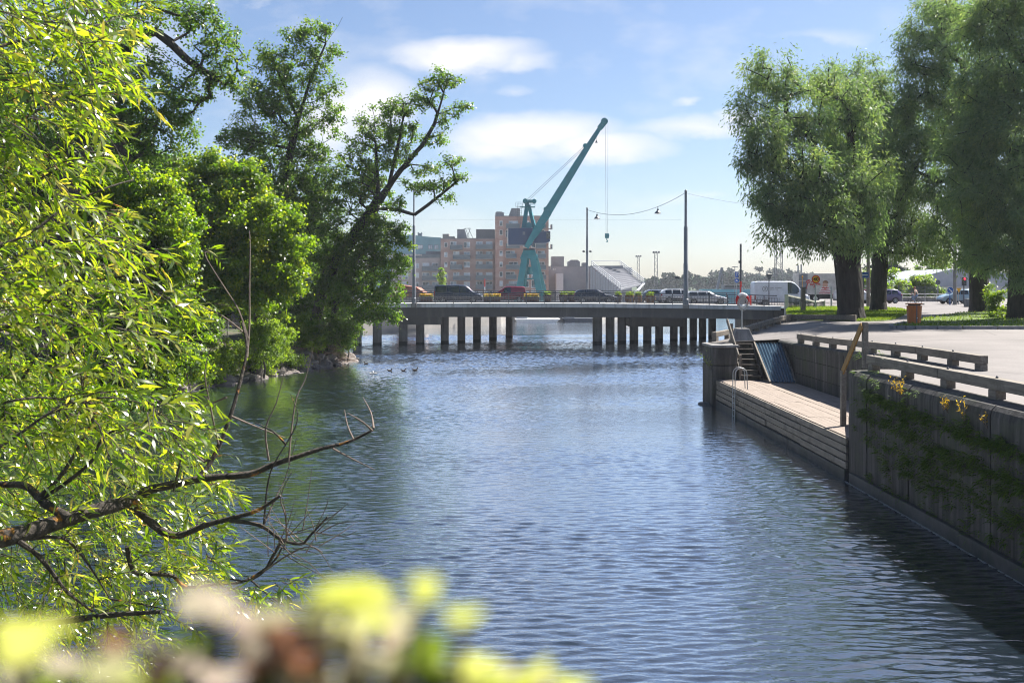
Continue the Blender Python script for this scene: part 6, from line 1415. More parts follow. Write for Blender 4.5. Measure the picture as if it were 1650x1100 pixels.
tree('dark_tree', 'shaded dark tree filling the gap behind the maples', 'tree', b, [b - [0, 0, .2], P(250, 400, 66), P(240, 250, 66)], LO((260, 290, 67, 70, 60), (180, 260, 64, 80, 80), (90, 230, 60, 90, 110), (300, 400, 66, 60, 70), (200, 420, 64, 80, 90), (310, 500, 64, 55, 60), (80, 420, 58, 90, 110), (380, 470, 70, 60, 60)), 'alder', M['bark2'], r=.4, rc=.6, dens=1.01, nleaf=150, L=.2, Wd=.16, group='trees on the bank')
for (px, d, lab, lf) in ((-180, 37, 'dark leafy tree on the bank hidden behind the near willow', 'alder'), (-420, 30, 'dark leafy tree on the bank wholly screened by yellow willow leaves', 'alder'), (-60, 62, 'dark leafy tree standing behind the tall old tree', 'alder')):
    b = bankpt(px, d); tree('dark_tree', lab, 'tree', b, [b - [0, 0, .2], P(px, 400, d), P(px + 10, 250, d)], LO((px, 220, d, 110, 110), (px - 70, 330, d, 90, 90), (px + 70, 340, d, 90, 90), (px, 430, d, 110, 80), (px + 40, 120, d, 80, 70)), lf, M['bark2'], r=.35, rc=.55, dens=.8, nleaf=90, L=.2, Wd=.16, group='trees on the bank')
# bushes on the shore
def bush(label, px, d, lobes, leaf='bush', name='bush', **k):
    b = bankpt(px, d); b[2] -= .1
    a = dict(r=.06, rc=.32, dens=1.08, nleaf=127, L=.13, Wd=.09, group='bushes on the bank'); a.update(k)
    tree(name, label, 'bush', b, [b, b + [.1, 0, .6]], LO(*lobes), leaf, M['bark2'], **a)
bush('dry grey brown bush above the dark rocks', 530, 77.5, [(525, 545, 77, 30, 32), (545, 560, 77, 18, 22), (510, 565, 77, 22, 20), (530, 575, 77, 24, 12)], 'grey', kind='w', flat=1.0, L=.16, Wd=.03, nleaf=165)
bush('light green bush below the dark maple shade', 490, 75, [(485, 525, 73.5, 32, 22), (505, 545, 74, 26, 22), (475, 550, 73, 28, 24), (455, 520, 73, 18, 14), (490, 572, 74.5, 24, 14), (450, 560, 71, 20, 20)])
bush('low bright green bush by the metal pole', 400, 65, [(385, 572, 64, 30, 20), (408, 580, 64, 28, 20), (370, 575, 63, 24, 22), (425, 588, 65, 16, 14), (440, 575, 66, 18, 16)], nleaf=90)
bush('rounded green bush against the chain-link fence', 345, 62, [(345, 575, 60, 26, 26), (328, 590, 58, 26, 24), (358, 592, 61, 20, 16)])
bush('drooping green bush at the lowest rocks', 270, 53, [(290, 590, 53, 28, 34), (265, 620, 51, 26, 34), (310, 600, 54, 16, 22), (240, 640, 50, 26, 30)], 'maple', L=.16, Wd=.14)
bush('shaded bush beneath the maple at the waterline', 120, 43, [(60, 640, 44, 70, 60), (150, 660, 45, 50, 45), (20, 700, 42, 50, 50), (200, 660, 47, 36, 36)], 'maple', L=.16, Wd=.14)
bush('leafy bush spilling over the rocks between pole and grey bush', 455, 69, [(450, 575, 68, 22, 18), (470, 582, 69, 22, 14), (435, 585, 67, 18, 14)])
bush('small dark green bush close to the water by the brushwood', 505, 76, [(505, 575, 75, 20, 16), (520, 582, 75.5, 14, 10)])
bush('spreading green bush under the fence panel', 330, 59, [(325, 600, 57, 22, 18), (345, 607, 59, 20, 14), (365, 600, 61, 18, 14)])
bush('long leafy bush on the bank beneath the near willow', -20, 35, [(-40, 640, 35, 90, 70), (40, 680, 36, 60, 50), (-120, 660, 34, 80, 80)], 'maple', L=.16, Wd=.14, nleaf=70)
bush('leafy bush on the bank wholly screened by yellow willow leaves', -190, 26, [(-200, 680, 26, 110, 90), (-120, 730, 27, 80, 70), (-300, 660, 25, 100, 100)], 'maple', L=.15, Wd=.13, nleaf=60)
bush('tall leafy bush covering the maple trunk by the water', 425, 62.5, [(425, 530, 62, 30, 26), (405, 545, 61.5, 26, 24), (450, 545, 63, 24, 22), (430, 565, 62, 28, 16)], nleaf=80)
bush('leafy shrub hanging under the leaning alder beside the grey bush', 560, 77, [(560, 545, 75.5, 22, 18), (545, 530, 75, 26, 18), (520, 545, 74.5, 22, 20)], 'alder', nleaf=80)
# brushwood on the shore
b = bankpt(535, 76.3); b[2] = .15; t = thing('brushwood', 'pale heap of dry fallen twigs at the waterline', 'brushwood', tuple(b)); mb = MB()
for k in range(150):
    a = np.array([X(rng.uniform(478, 556), 74.6), rng.uniform(72.5, 77.5), 0.]); a[0] = min(a[0], shore(a[1]) + .55); a[2] = max(zl(a[0], a[1]), 0) + rng.uniform(.02, .35); an = rng.uniform(0, 6.28); L_ = rng.uniform(.6, 1.9)
    m_ = a + np.array([math.cos(an) * L_ * .5, math.sin(an) * L_ * .5, rng.uniform(.0, .3)]); e = a + np.array([math.cos(an) * L_, math.sin(an) * L_, rng.uniform(-.2, .35)]); e[2] = max(e[2], .0)
    mb.tube([a, m_, e], [.02, .014, .006], 4)
mb.build('twig_heap', mat('dry_brush', (.26, .17, .12), (.15, .1, .075), 4, .9), t)
# chain-link fence and pole
ft_ = thing('chain_link_fence', 'rusty chain-link fence panel half hidden by bushes', 'fence', tuple(bankpt(348, 66))); d = 66; mb = MB(); xa, xb = X(322, d), X(367, d); za, zb = Z(560, d), Z(516, d)
M['wire'] = mat('chain_wire', (.34, .32, .33), (.25, .24, .24), 5, .5, .5)
k = 0
for s in np.arange(-(zb - za), xb - xa, .16):
    for sg in (1, -1):
        x0 = xa + s; pts = [(x0 + u_, d + sg * .004, (za + u_) if sg > 0 else (zb - u_)) for u_ in (max(0, -s), min(zb - za, xb - xa - s))]
        if pts[0][0] < pts[1][0]: mb.beam(pts[0], pts[1], .02, .02)
mb.build('mesh', M['wire'], ft_)
for px in (322, 344, 367): mb = MB(); mb.tube([(X(px, d), d, za - .4), (X(px, d), d, zb + .12)], .035, 8); mb.build('post', M['wire'], ft_)
d = 65.5; x = X(429.5, d); mb = MB(); mb.tube([(x, d, Z(608, d)), (x, d, Z(527, d))], .045, 8); solo(mb, 'metal_pole', M['steel'], 'thin metal pole standing on the bank rocks', 'pole', smooth=True)
t = thing('wire_fence', 'sagging wire fence running behind the metal pole', 'fence', tuple(bankpt(440, 68))); d = 67; mb = MB()
for z_ in (530, 536, 543): mb.tube([P(367, z_ - 12, 66.5), P(400, z_ - 6, d), P(455, z_ + 2, d), P(478, z_ + 8, 69)], .012, 4)
mb.build('wires', M['wire'], t); mb = MB(); mb.tube([P(456, 575, d), P(456, 532, d)], .04, 6); mb.build('post', M['wire'], t)

# ---- small trees and bushes far off
def far_tree(name, label, cat, px, d, zb, lobes, leaf, **k):
    a = dict(r=.18, rc=.55, dens=0.81, nleaf=90, L=.3, Wd=.2); a.update(k); b = np.array([X(px, d), d, zb]); tree(name, label, cat, b, [b, b + [0, 0, 1.2]], LO(*lobes), leaf, M['bark2'], **a)
far_tree('poplar_tree', 'small pale poplar in front of the grey brick wing', 'tree', 711, 200, 1.6, [(711, 470, 200, 7, 14), (711, 452, 200, 7, 14), (711, 440, 200, 5, 9)], 'bush')
far_tree('roadside_bush', 'yellow green bush beside the mesh fence', 'bush', 1440, 132, 3.9, [(1432, 472, 132, 16, 13), (1450, 466, 132, 18, 14), (1425, 480, 132, 12, 8)], 'bush', group='roadside bushes')
far_tree('roadside_bush', 'tall yellow green bush in front of the white building', 'bush', 1485, 134, 3.9, [(1480, 462, 134, 22, 18), (1495, 458, 134, 20, 16), (1505, 472, 134, 12, 14), (1470, 470, 134, 16, 12), (1488, 448, 134, 12, 9)], 'bush', group='roadside bushes')
far_tree('roadside_bush', 'pale green bush behind the blue one-way sign', 'bush', 1400, 126, 3.9, [(1385, 470, 126, 14, 20), (1405, 455, 126, 14, 30), (1430, 450, 126, 12, 24)], 'bush', group='roadside bushes')
far_tree('distant_tree', 'hazy broadleaf tree rising over the curved grey roof', 'tree', 1500, 230, 4, [(1500, 440, 230, 26, 18), (1525, 432, 230, 22, 16), (1470, 450, 230, 22, 14), (1550, 440, 230, 18, 14)], 'alder', L=.5, Wd=.35, rc=.9)
far_tree('distant_tree', 'hazy dark trees behind the second willow', 'tree', 1440, 200, 4, [(1440, 430, 200, 22, 24), (1410, 440, 200, 20, 20), (1460, 445, 200, 16, 16)], 'far', L=.5, Wd=.35, rc=.9)
# far wood: nobody could count it
V_ = []; lobes = []
for x0, x1, d, top, dt in ((1035, 1200, 640, 441, 4), (1130, 1320, 820, 436, 4), (1190, 1420, 700, 445, 4), (1400, 1700, 520, 440, 6), (-60, 720, 520, 440, 10)):
    px = x0
    while px < x1:
        ex = min(1.0, (px - x0) / 30 + .25, (x1 - px) / 30 + .25); top_ = HOR - (HOR - top) * ex + rng.uniform(-1, 1) * dt; rx = rng.uniform(6, 10); mid = (top_ + 468) / 2
        lobes.append((P(px, mid, d + rng.uniform(-20, 20)), (rx * d / F, rx * d / F, (468 - top_) / 2 * d / F))); px += rx * .8
C_, LB = clump_centres(lobes, .55, 1.9); k = len(C_); idx = np.repeat(np.arange(k), 44); n = len(idx); pos = C_[idx] + rand_dir(n) * rng.random((n, 1)) * 2.2
nr = unit(np.array([0, 0, .8]) + rng.normal(0, .6, (n, 3))); V, lo, st, ti = leaf_quads(pos, np.cross(nr, rand_dir(n)), nr, np.full(n, 2.1), np.full(n, 1.6), np.clip(rng.normal(.5, .2, k)[idx] + rng.normal(0, .15, n), 0, 1))
tag(obj_from(raw_mesh('treeline', V, lo, st, GREENS['far'], attrs={'tint': ti}), 'treeline'), 'hazy blue green wood along the far shore', 'wood', kind='stuff')
mb = MB(); V = []; Fc = []; xs = np.arange(-700, 900, 25.)
for x in xs: h = 12 + 5 * math.sin(x * .011) + 3 * math.sin(x * .031 + 1); V += [(x, 900, -.5), (x, 960, h * .8), (x, 1060, h)]
for i in range(len(xs) - 1):
    for j in (0, 1): Fc.append((3 * i + j, 3 * i + 3 + j, 3 * i + 4 + j, 3 * i + 1 + j))
mb.add(V, Fc); struct(mb, 'hills', mat('hill_green', (.05, .075, .03), (.03, .05, .02), .05, .95), smooth=True)

# ---- flower tubs and boxes on the bridge
M['tub'] = mat('dark_tub', (.10, .055, .04), (.07, .04, .03), 3, .7)
M['basket'] = mat('wicker_tub', (.30, .17, .07), (.2, .11, .045), 14, .85)
for i, (px, r_, wick, lab) in enumerate(((882, .46, 0, 'dark flower tub of grass standing before the foot of the teal crane'), (908, .5, 0, 'dark flower tub standing next to its twin behind the navy estate car'), (922, .46, 0, 'dark flower tub half hidden by the tail of the navy car'), (996, .42, 0, 'small dark flower tub just ahead of the navy car'), (1015, .52, 1, 'largest wicker brown flower tub'), (1028.5, .38, 1, 'small wicker flower tub beside the largest one'), (1048, .52, 1, 'wicker flower tub in front of the slate hatchback'))):
    d = 109.2; x = X(px, d); z = zr(x); t = thing('flower_tub', lab, 'flower tub', (x, d, z), group='flower tubs on the bridge')
    mb = MB(); mb.lathe((x, d, z), [(r_ * .72, 0), (r_ * (.95 if not wick else 1.15), .45), (r_ * (1.0 if not wick else .95), .9), (r_ * .95, .92), (r_ * .9, .86)], 18); mb.build('tub', M['basket'] if wick else M['tub'], t, smooth=True)
    n = 320; bp_ = np.array([0, 0, .85]) + rand_dir(n) * np.array([r_ * .8, r_ * .8, .02]) * rng.random((n, 1)) ** .5; ax = unit(rng.normal(0, .4, (n, 3)) + [0, 0, 1.0]); V, lo, st, ti = leaf_strips(bp_, ax, rand_dir(n), rng.uniform(.22, .5, n), np.full(n, .05), rng.random(n), rng.uniform(.1, .5, n))
    obj_from(raw_mesh('greenery', V, lo, st, GREENS['bush'], attrs={'tint': ti}), 'greenery', t)
M['bloom'] = leaf_mat('yellow_bloom', [(0, (.5, .25, .01)), (1, (.75, .5, .02))], [(0, (.5, .3, .01)), (1, (.7, .55, .03))], .3, .6, .2)
for (pa, pb, lab) in ((677, 697, 'flower box of yellow blooms behind the passenger van'), (780, 806, 'flower box of yellow blooms before the red van'), (845, 868, 'flower box of yellow blooms behind the red van')):
    d = 108.6; xa, xb = X(pa, d), X(pb, d); z = zr(xa); t = thing('flower_box', lab, 'flower box', ((xa + xb) / 2, d, z), group='flower boxes on the bridge'); mb = MB(); mb.b2(xa, xb, d - .25, d + .25, z, z + .6); mb.build('trough', M['tub'], t, bevel=.03)
    for nm, mt_, n, z0 in (('greenery', GREENS['bush'], 500, .62), ('blooms', M['bloom'], 420, .76)):
        c = np.stack([rng.uniform((xa - xb) / 2, (xb - xa) / 2, n), rng.uniform(-.3, .3, n), z0 + rng.uniform(-.1, .2, n)], 1); nr = unit(rng.normal(0, .5, (n, 3)) + [0, -.3, 1]); V, lo, st, ti = leaf_quads(c, np.cross(nr, rand_dir(n)), nr, np.full(n, .13), np.full(n, .11), rng.random(n)); obj_from(raw_mesh(nm, V, lo, st, mt_, attrs={'tint': ti}), nm, t)

# ---- ferns on the quay wall, weeds
cs = []; 
def band(y0, z0, y1, z1, n, sp):
    for k in range(n): f = rng.random(); cs.append((y0 + (y1 - y0) * f, z0 + (z1 - z0) * f + rng.normal(0, sp), rng.uniform(.6, 1.25)))
band(28.0, 2.72, 17, 2.3, 190, .07); band(28.6, 2.15, 17, 1.7, 170, .1); band(28, 1.5, 16.5, 1.0, 130, .2); band(27, 1.1, 16, .55, 80, .2); band(29, 2.9, 16, .5, 120, .6); band(29, .42, 16, .38, 26, .03); band(22, 2.55, 17, 2.3, 40, .1)
Vv = []; c_, a_, n_, L_, W_, d_, t_ = [], [], [], [], [], [], []
for (y, z, s) in cs:
    m = int(rng.uniform(10, 22))
    for j in range(m):
        e = rng.uniform(-1.1, 1.1); c_.append((9.985, y + rng.normal(0, .1), z + rng.normal(0, .05))); a_.append((-.8, e, rng.uniform(.0, 1.0))); n_.append((.2 * rng.normal(), .2 * rng.normal(), 1)); L_.append(s * rng.uniform(.08, .24)); W_.append(s * rng.uniform(.018, .04)); d_.append(rng.uniform(.3, .9)); t_.append(rng.random())
V, lo, st, ti = leaf_strips(np.array(c_), np.array(a_), np.array(n_), np.array(L_), np.array(W_), np.array(t_), np.array(d_))
tag(obj_from(raw_mesh('wall_ferns', V, lo, st, GREENS['fern'], attrs={'tint': ti}), 'wall_ferns'), 'dark green ferns and moss tufts growing in bands on the quay wall', 'ferns', kind='stuff')
M['weed_leaf'] = leaf_mat('yellow_weed', [(0, (.2, .13, .02)), (1, (.3, .2, .02))], [(0, (.6, .42, .02)), (1, (.8, .5, .03))], .5, .5, .2)  # yellow to orange leaf colours of the weeds
def weed(label, px, d, z, n, h, spread, lean=-.3, m='weed_leaf', x=None):
    x = X(px, d) if x is None else x; t = thing('wall_weed', label, 'weed', (x, d, z), group='weeds in the quay wall'); mb = MB(); c, a = [], []
    for k in range(n):
        e = np.array([lean + rng.normal(0, spread), rng.normal(0, spread), 1.0]); e = e / np.linalg.norm(e) * h * rng.uniform(.6, 1.1); b0 = np.array([x, d, z]); mb.tube([b0, b0 + e * .5 + [lean * .1, 0, 0], b0 + e], [.006, .004, .002], 4)
        for f in np.linspace(.35, 1.05, 7): c.append(e * f + rng.normal(0, .015, 3)); a.append(e * .6 + rng.normal(0, .35, 3))
    mb.build('stems', M['deadtwig'], t); c = np.array(c); n2 = len(c); V, lo, st, ti = leaf_strips(c, np.array(a), rand_dir(n2), rng.uniform(.05, .11, n2), rng.uniform(.018, .03, n2), rng.random(n2), rng.uniform(.1, .5, n2)); obj_from(raw_mesh('leaves', V, lo, st, M[m] if m in M else GREENS[m], attrs={'tint': ti}), 'leaves', t)
weed('yellow weed leaning out below the timber rail', 1458, 25.4, 2.95, 12, .5, .28, -.35, x=9.97)
weed('thin pale yellow weed on the bare wall stretch', 1525, 22.8, 2.85, 6, .36, .18, -.25, x=9.98)
weed('pair of tall thin seed stalks by the wall top', 1553, 21.9, 2.7, 5, .55, .12, -.15, x=9.97)
weed('single orange leaved weed, the last one along the wall top', 1590, 20.9, 2.75, 4, .35, .15, -.3, x=9.98)
weed('green weed sprouting from the quay corner block', 1150, 48.6, 1.75, 14, .95, .35, -.4, 'bush', x=9.72)

# ---- water birds
def bird(label, px, py, s, m1, m2, group, rz):
    d = CAMZ * F / (py - HOR); t = thing('duck' if 'duck' in label else 'gull', label, 'duck' if 'duck' in label else 'gull', (X(px, d), d, 0), rz, group); mb = MB(); mb.ball((0, 0, .06 * s), (.22 * s, .11 * s, .10 * s), 14, 8); v = []
    for p in mb.v: f = max(0, -p[0] / (.22 * s)); v.append((p[0] * (1 + .35 * f), p[1] * (1 - .45 * f), p[2] + .09 * s * f * f)); 
    mb.v = v; mb.tube([(.15 * s, 0, .1 * s), (.2 * s, 0, .2 * s), (.22 * s, 0, .26 * s)], [.07 * s, .045 * s, .045 * s], 8); mb.ball((.235 * s, 0, .28 * s), (.07 * s, .05 * s, .052 * s), 10, 7); mb.build('body', m1, t, smooth=True, local=True)
    mb = MB(); mb.add([(.29 * s, -.02 * s, .285 * s), (.29 * s, .02 * s, .285 * s), (.29 * s, .02 * s, .262 * s), (.29 * s, -.02 * s, .262 * s), (.38 * s, -.016 * s, .268 * s), (.38 * s, .016 * s, .268 * s), (.38 * s, .016 * s, .258 * s), (.38 * s, -.016 * s, .258 * s)], [(0, 1, 5, 4), (1, 2, 6, 5), (2, 3, 7, 6), (3, 0, 4, 7), (4, 5, 6, 7)]); mb.build('bill', m2, t, local=True)
    for sgn in (-1, 1): mb = MB(); mb.ball((-.05 * s, sgn * .095 * s, .085 * s), (.17 * s, .03 * s, .06 * s), 10, 6); mb.build('wing', M['feather'] if 'duck' in label else M['gullgrey'], t, smooth=True, local=True)
M['feather'] = mat('brown_feathers', (.09, .065, .045), (.045, .033, .025), 18, .8); M['duckbody'] = mat('dark_plumage', (.055, .042, .034), (.03, .024, .02), 12, .75); M['gullgrey'] = mat('gull_grey', (.5, .51, .53), (.4, .41, .43), 8, .7); M['bill'] = mat('bill_yellow', (.4, .25, .03), (.3, .18, .02), 5, .5)
bird('dark duck swimming nearest the rocky tip', 590, 587, .7, M['duckbody'], M['bill'], 'ducks on the canal', 2.6)
bird('dark duck swimming just beyond the two gulls', 628, 598, .65, M['duckbody'], M['bill'], 'ducks on the canal', .2)
bird('dark duck swimming in the middle of three in a row', 650, 598, .65, M['duckbody'], M['bill'], 'ducks on the canal', .1)
bird('dark duck leading the row out on open water', 669, 597, .75, M['duckbody'], M['bill'], 'ducks on the canal', .3)
bird('white gull floating, the one nearer the bank', 598.5, 602.5, .6, M['white'], M['bill'], 'gulls on the canal', .4)
bird('white gull floating, the one nearer open water', 604, 602.5, .6, M['white'], M['bill'], 'gulls on the canal', 3.0)
# ================================================================ near willow reaching in over the water
wt = thing('crack_willow', 'sunlit narrow leaved willow reaching in with lichen spotted boughs', 'tree', (-5.6, 4.4, 1.2))
def bough(d0, d1, pts, r0, r1, n=8, into=None, m='twig', jit=.0):
    k = len(pts); P_ = []
    for i, (px, py) in enumerate(pts): f = i / (k - 1); P_.append(P(px, py, d0 + (d1 - d0) * f))
    # smooth
    Q = [P_[0]]
    for i in range(k - 1):
        a = P_[max(i - 1, 0)]; b = P_[i]; c = P_[i + 1]; e = P_[min(i + 2, k - 1)]
        for s in (.33, .67, 1.0): s2 = s * s; s3 = s2 * s; Q.append(.5 * ((2 * b) + (-a + c) * s + (2 * a - 5 * b + 4 * c - e) * s2 + (-a + 3 * b - 3 * c + e) * s3) + (rng.normal(0, jit, 3) if s < 1 else 0))
    rr = [.82 * (r0 + (r1 - r0) * i / (len(Q) - 1)) for i in range(len(Q))]
    rr = [r * (1 + .07 * math.sin(i * 2.3)) for i, r in enumerate(rr)]
    into.tube(Q, rr, n); return Q
big = MB(); dead = MB(); ALL = []
D0 = 6.0
px2r = lambda w: w * D0 / F / 2
ALL.append(bough(5.2, 6.0, [(-120, 900), (0, 868), (60, 852), (120, 832), (180, 815), (215, 806)], .062, .046, 10, big))
ALL.append(bough(6.0, 6.3, [(208, 812), (232, 792), (270, 782), (330, 770), (400, 764), (440, 748), (480, 735), (520, 722), (560, 712), (602, 692)], .038, .009, 9, big))
ALL.append(bough(6.0, 5.8, [(205, 808), (240, 838), (262, 856), (290, 862), (330, 846), (375, 834), (415, 822), (452, 798)], .036, .01, 9, big))
ALL.append(bough(5.85, 5.6, [(370, 838), (420, 846), (452, 868), (485, 876), (500, 862), (528, 832)], .017, .006, 7, big))
ALL.append(bough(6.1, 6.5, [(318, 772), (345, 735), (372, 668), (388, 610), (398, 560), (390, 520)], .022, .008, 8, big))
ALL.append(bough(6.5, 6.8, [(398, 575), (402, 520), (402, 460), (403, 400), (402, 372)], .010, .003, 6, dead))
ALL.append(bough(6.5, 6.8, [(400, 545), (385, 500), (360, 460), (335, 420), (330, 405)], .008, .003, 5, dead))
ALL.append(bough(6.5, 6.6, [(392, 535), (360, 510), (320, 490), (290, 468)], .007, .003, 5, dead))
ALL.append(bough(5.6, 5.9, [(112, 835), (75, 812), (62, 800), (40, 782), (0, 780), (-40, 770)], .034, .02, 9, big))
ALL.append(bough(5.7, 5.6, [(62, 800), (95, 770), (130, 715), (148, 675), (136, 645), (130, 600)], .016, .005, 7, big))
ALL.append(bough(5.7, 5.8, [(68, 803), (110, 775), (150, 740), (162, 710), (190, 690), (225, 684), (262, 662)], .016, .005, 7, big))
ALL.append(bough(5.4, 5.5, [(30, 872), (62, 895), (90, 930), (110, 955), (150, 985)], .02, .007, 7, big))
ALL.append(bough(5.5, 5.9, [(45, 868), (100, 866), (128, 890), (150, 920), (175, 960)], .014, .005, 6, big))
ALL.append(bough(6.2, 6.4, [(205, 880), (215, 920), (250, 924), (280, 928), (300, 945), (350, 940), (395, 935), (440, 905), (455, 880)], .020, .007, 7, big))
ALL.append(bough(5.8, 5.9, [(455, 870), (440, 895), (425, 920), (400, 935), (370, 932)], .013, .006, 6, big))
ALL.append(bough(5.9, 5.6, [(0, 1010), (100, 1000), (180, 990), (260, 985)], .03, .014, 8, big))
ALL.append(bough(5.8, 5.5, [(425, 920), (470, 890), (500, 880), (520, 890)], .008, .003, 5, dead))
for k_ in range(26):
    x0 = rng.uniform(430, 520); y0 = 872 + rng.normal(0, 10) - (x0 - 470) * .25; a = rng.uniform(-2.6, .9); L_ = rng.uniform(40, 110); q1 = (x0 + L_ * .5 * math.cos(a) + rng.normal(0, 6), y0 + L_ * .5 * math.sin(a) + rng.normal(0, 6)); q2 = (x0 + L_ * math.cos(a), y0 + L_ * math.sin(a)); bough(5.7, 5.6 + rng.normal(0, .2), [(x0, y0), q1, q2], .0045, .0015, 5, dead)
for pts in ([(465, 745), (470, 690), (478, 640), (492, 610), (505, 560), (470, 520)][:5], [(433, 742), (428, 690), (445, 650), (458, 600)], [(570, 708), (560, 685), (555, 660)], [(600, 694), (585, 680), (560, 665)], [(602, 690), (598, 665), (585, 640)], [(536, 722), (570, 740), (605, 757)], [(425, 848), (430, 790), (440, 750), (470, 700), (480, 668), (468, 635)], [(425, 845), (445, 800), (460, 770), (478, 705)], [(372, 670), (420, 690), (460, 705)], [(330, 745), (300, 720), (285, 690), (250, 660)], [(345, 735), (310, 752), (270, 745)], [(460, 715), (440, 695), (410, 680)], [(462, 870), (460, 830), (452, 800), (470, 760)], [(352, 715), (340, 660), (330, 600), (340, 560)], [(280, 790), (300, 700), (310, 650), (300, 600)], [(400, 930), (450, 970), (500, 985), (560, 985)], [(365, 640), (340, 650), (318, 658)], [(150, 960), (240, 975), (300, 990)]):
    ALL.append(bough(6.1 + rng.normal(0, .1), 6.2 + rng.normal(0, .15), pts, .0085, .0025, 6, dead if rng.random() < .6 else big))
for pts, r_ in (([(-80, 420), (40, 380), (110, 330), (180, 300), (215, 290)], .012), ([(-80, 560), (30, 520), (120, 460), (200, 445), (252, 426), (285, 415)], .010), ([(200, 445), (240, 460), (285, 488), (320, 495)], .006), ([(-60, 250), (40, 190), (110, 150), (170, 110)], .014), ([(-60, 90), (60, 60), (160, 40), (205, 20)], .012), ([(30, 620), (70, 560), (100, 545), (128, 590), (136, 640)], .010), ([(-40, 660), (60, 640), (150, 650), (210, 640)], .010), ([(-60, 140), (20, 130), (60, 200), (90, 300)], .01), ([(-60, 760), (30, 700), (90, 660), (170, 640), (230, 650)], .012), ([(210, 285), (170, 215), (110, 190)], .005), ([(-50, 330), (40, 300), (120, 260), (190, 250)], .01)):
    ALL.append(bough(5.4 + rng.uniform(-.6, .4), 5.6 + rng.uniform(-.6, .8), pts, r_, r_ * .3, 7, big))
# trunk outside the picture from which the boughs spring
tr_ = MB(); tr_.tube([(-5.6, 4.4, 1.0), (-5.5, 4.6, 2.2), (-5.2, 4.9, 3.4), (-4.9, 5.1, 4.6), (-4.7, 5.3, 6.5), (-4.5, 5.5, 8.5)], [.34, .28, .25, .2, .15, .08], 12)
tr_.tube([(-5.25, 4.85, 3.2), (-4.6, 5.05, 4.0), (-3.06, 5.2, 4.29)], [.12, .08, .06], 10)
for z0, e in ((3.6, P(-60, 560, 5.5)), (4.4, P(-60, 420, 5.4)), (5.2, P(-60, 250, 5.4)), (5.6, P(-60, 90, 5.4)), (3.0, P(-40, 770, 5.7)), (2.8, P(0, 1010, 5.9)), (3.4, P(-50, 660, 5.5))):
    f = (z0 - 1.0) / 7.5; tr_.tube([(-5.3 + .1 * (z0 - 3), 4.8 + .1 * (z0 - 3), z0), (-4.4, 5.0, (z0 + e[2]) / 2), tuple(e)], [.06, .03, .016], 8)
tr_.build('trunk', M['bark'], wt, smooth=True); big.build('boughs', M['twig'], wt, smooth=True); dead.build('dead_twigs', M['deadtwig'], wt, smooth=True)
# leafy shoots
Cc, Aa, Nn, LL, WW, DD, TT = [], [], [], [], [], [], []
shoots = MB()
def edge_x(py):
    t = [(0, 190), (60, 205), (120, 200), (180, 165), (240, 120), (300, 150), (350, 200), (420, 205), (480, 225), (540, 245), (600, 215), (650, 290), (700, 330), (760, 370), (800, 350), (860, 330), (900, 350), (940, 400), (1000, 330), (1060, 260), (1100, 240)]
    for (a, b), (c, d) in zip(t[:-1], t[1:]):
        if a <= py <= c: return b + (d - b) * (py - a) / (c - a)
    return 200
def shoot(p, dirv, L_, nl, ll=(.06, .115), twig=True):
    dirv = unit(np.array(dirv)[None])[0]; side = unit(np.cross(dirv, [0, 0, 1])[None])[0]; bend = np.array([0, 0, -.35]) * L_
    q = lambda f: p + dirv * L_ * f + bend * f * f
    if twig: shoots.tube([q(0), q(.35), q(.7), q(1)], [.0035, .003, .002, .001], 4)
    ct = np.clip(rng.normal(.45, .2), 0, 1)
    for j in range(nl):
        f = .12 + .9 * (j + rng.random() * .5) / nl; s = 1 if j % 2 else -1
        a = dirv * rng.uniform(.5, 1.0) + side * s * rng.uniform(.3, .9) + np.array([0, 0, rng.uniform(-.7, .3)]) + rng.normal(0, .15, 3)
        l = rng.uniform(*ll) * (1 - .35 * abs(f - .55)); Cc.append(q(min(f, 1.0))); Aa.append(a); Nn.append(np.array([0, 0, 1.0]) + rng.normal(0, .55, 3)); LL.append(l); WW.append(l * rng.uniform(.13, .2)); DD.append(rng.uniform(.05, .45)); TT.append(np.clip(ct + rng.normal(0, .25), 0, 1))
cnt = 0
while cnt < 1280:
    py = rng.uniform(-40, 1130); ex = edge_x(min(max(py, 0), 1100)); px = ex * (1 - rng.random() ** 1.15 * 1.25)
    if px < -90: continue
    low = py > 700
    dens = 1.0
    if 180 < py < 330 and px > 60: dens = .6
    if 560 < py < 660 and px > 120: dens = .5
    if 690 < py < 790 and px > 250: dens = .5
    if 800 < py and px > 230: dens = .4
    if 1000 < py: dens *= .8
    if rng.random() > dens: continue
    d = rng.uniform(4.6, 7.4) if not low else rng.uniform(6.2, 8.4)
    p = P(px - 25, py, d); dv = np.array([rng.uniform(.2, 1.0), rng.normal(0, .6), rng.uniform(-.7, .45)])
    shoot(p, dv, rng.uniform(.16, .34), int(rng.integers(7, 14)), ll=(.06, .135)); cnt += 1
for _k in range(330):
    py = rng.uniform(690, 1090); px = rng.uniform(-60, 330 if py < 930 else 260)
    shoot(P(px - 20, py, rng.uniform(6.3, 8.2)), (rng.uniform(.1, 1), rng.normal(0, .5), rng.uniform(-.9, .3)), rng.uniform(.16, .3), int(rng.integers(8, 13)), (.07, .135))
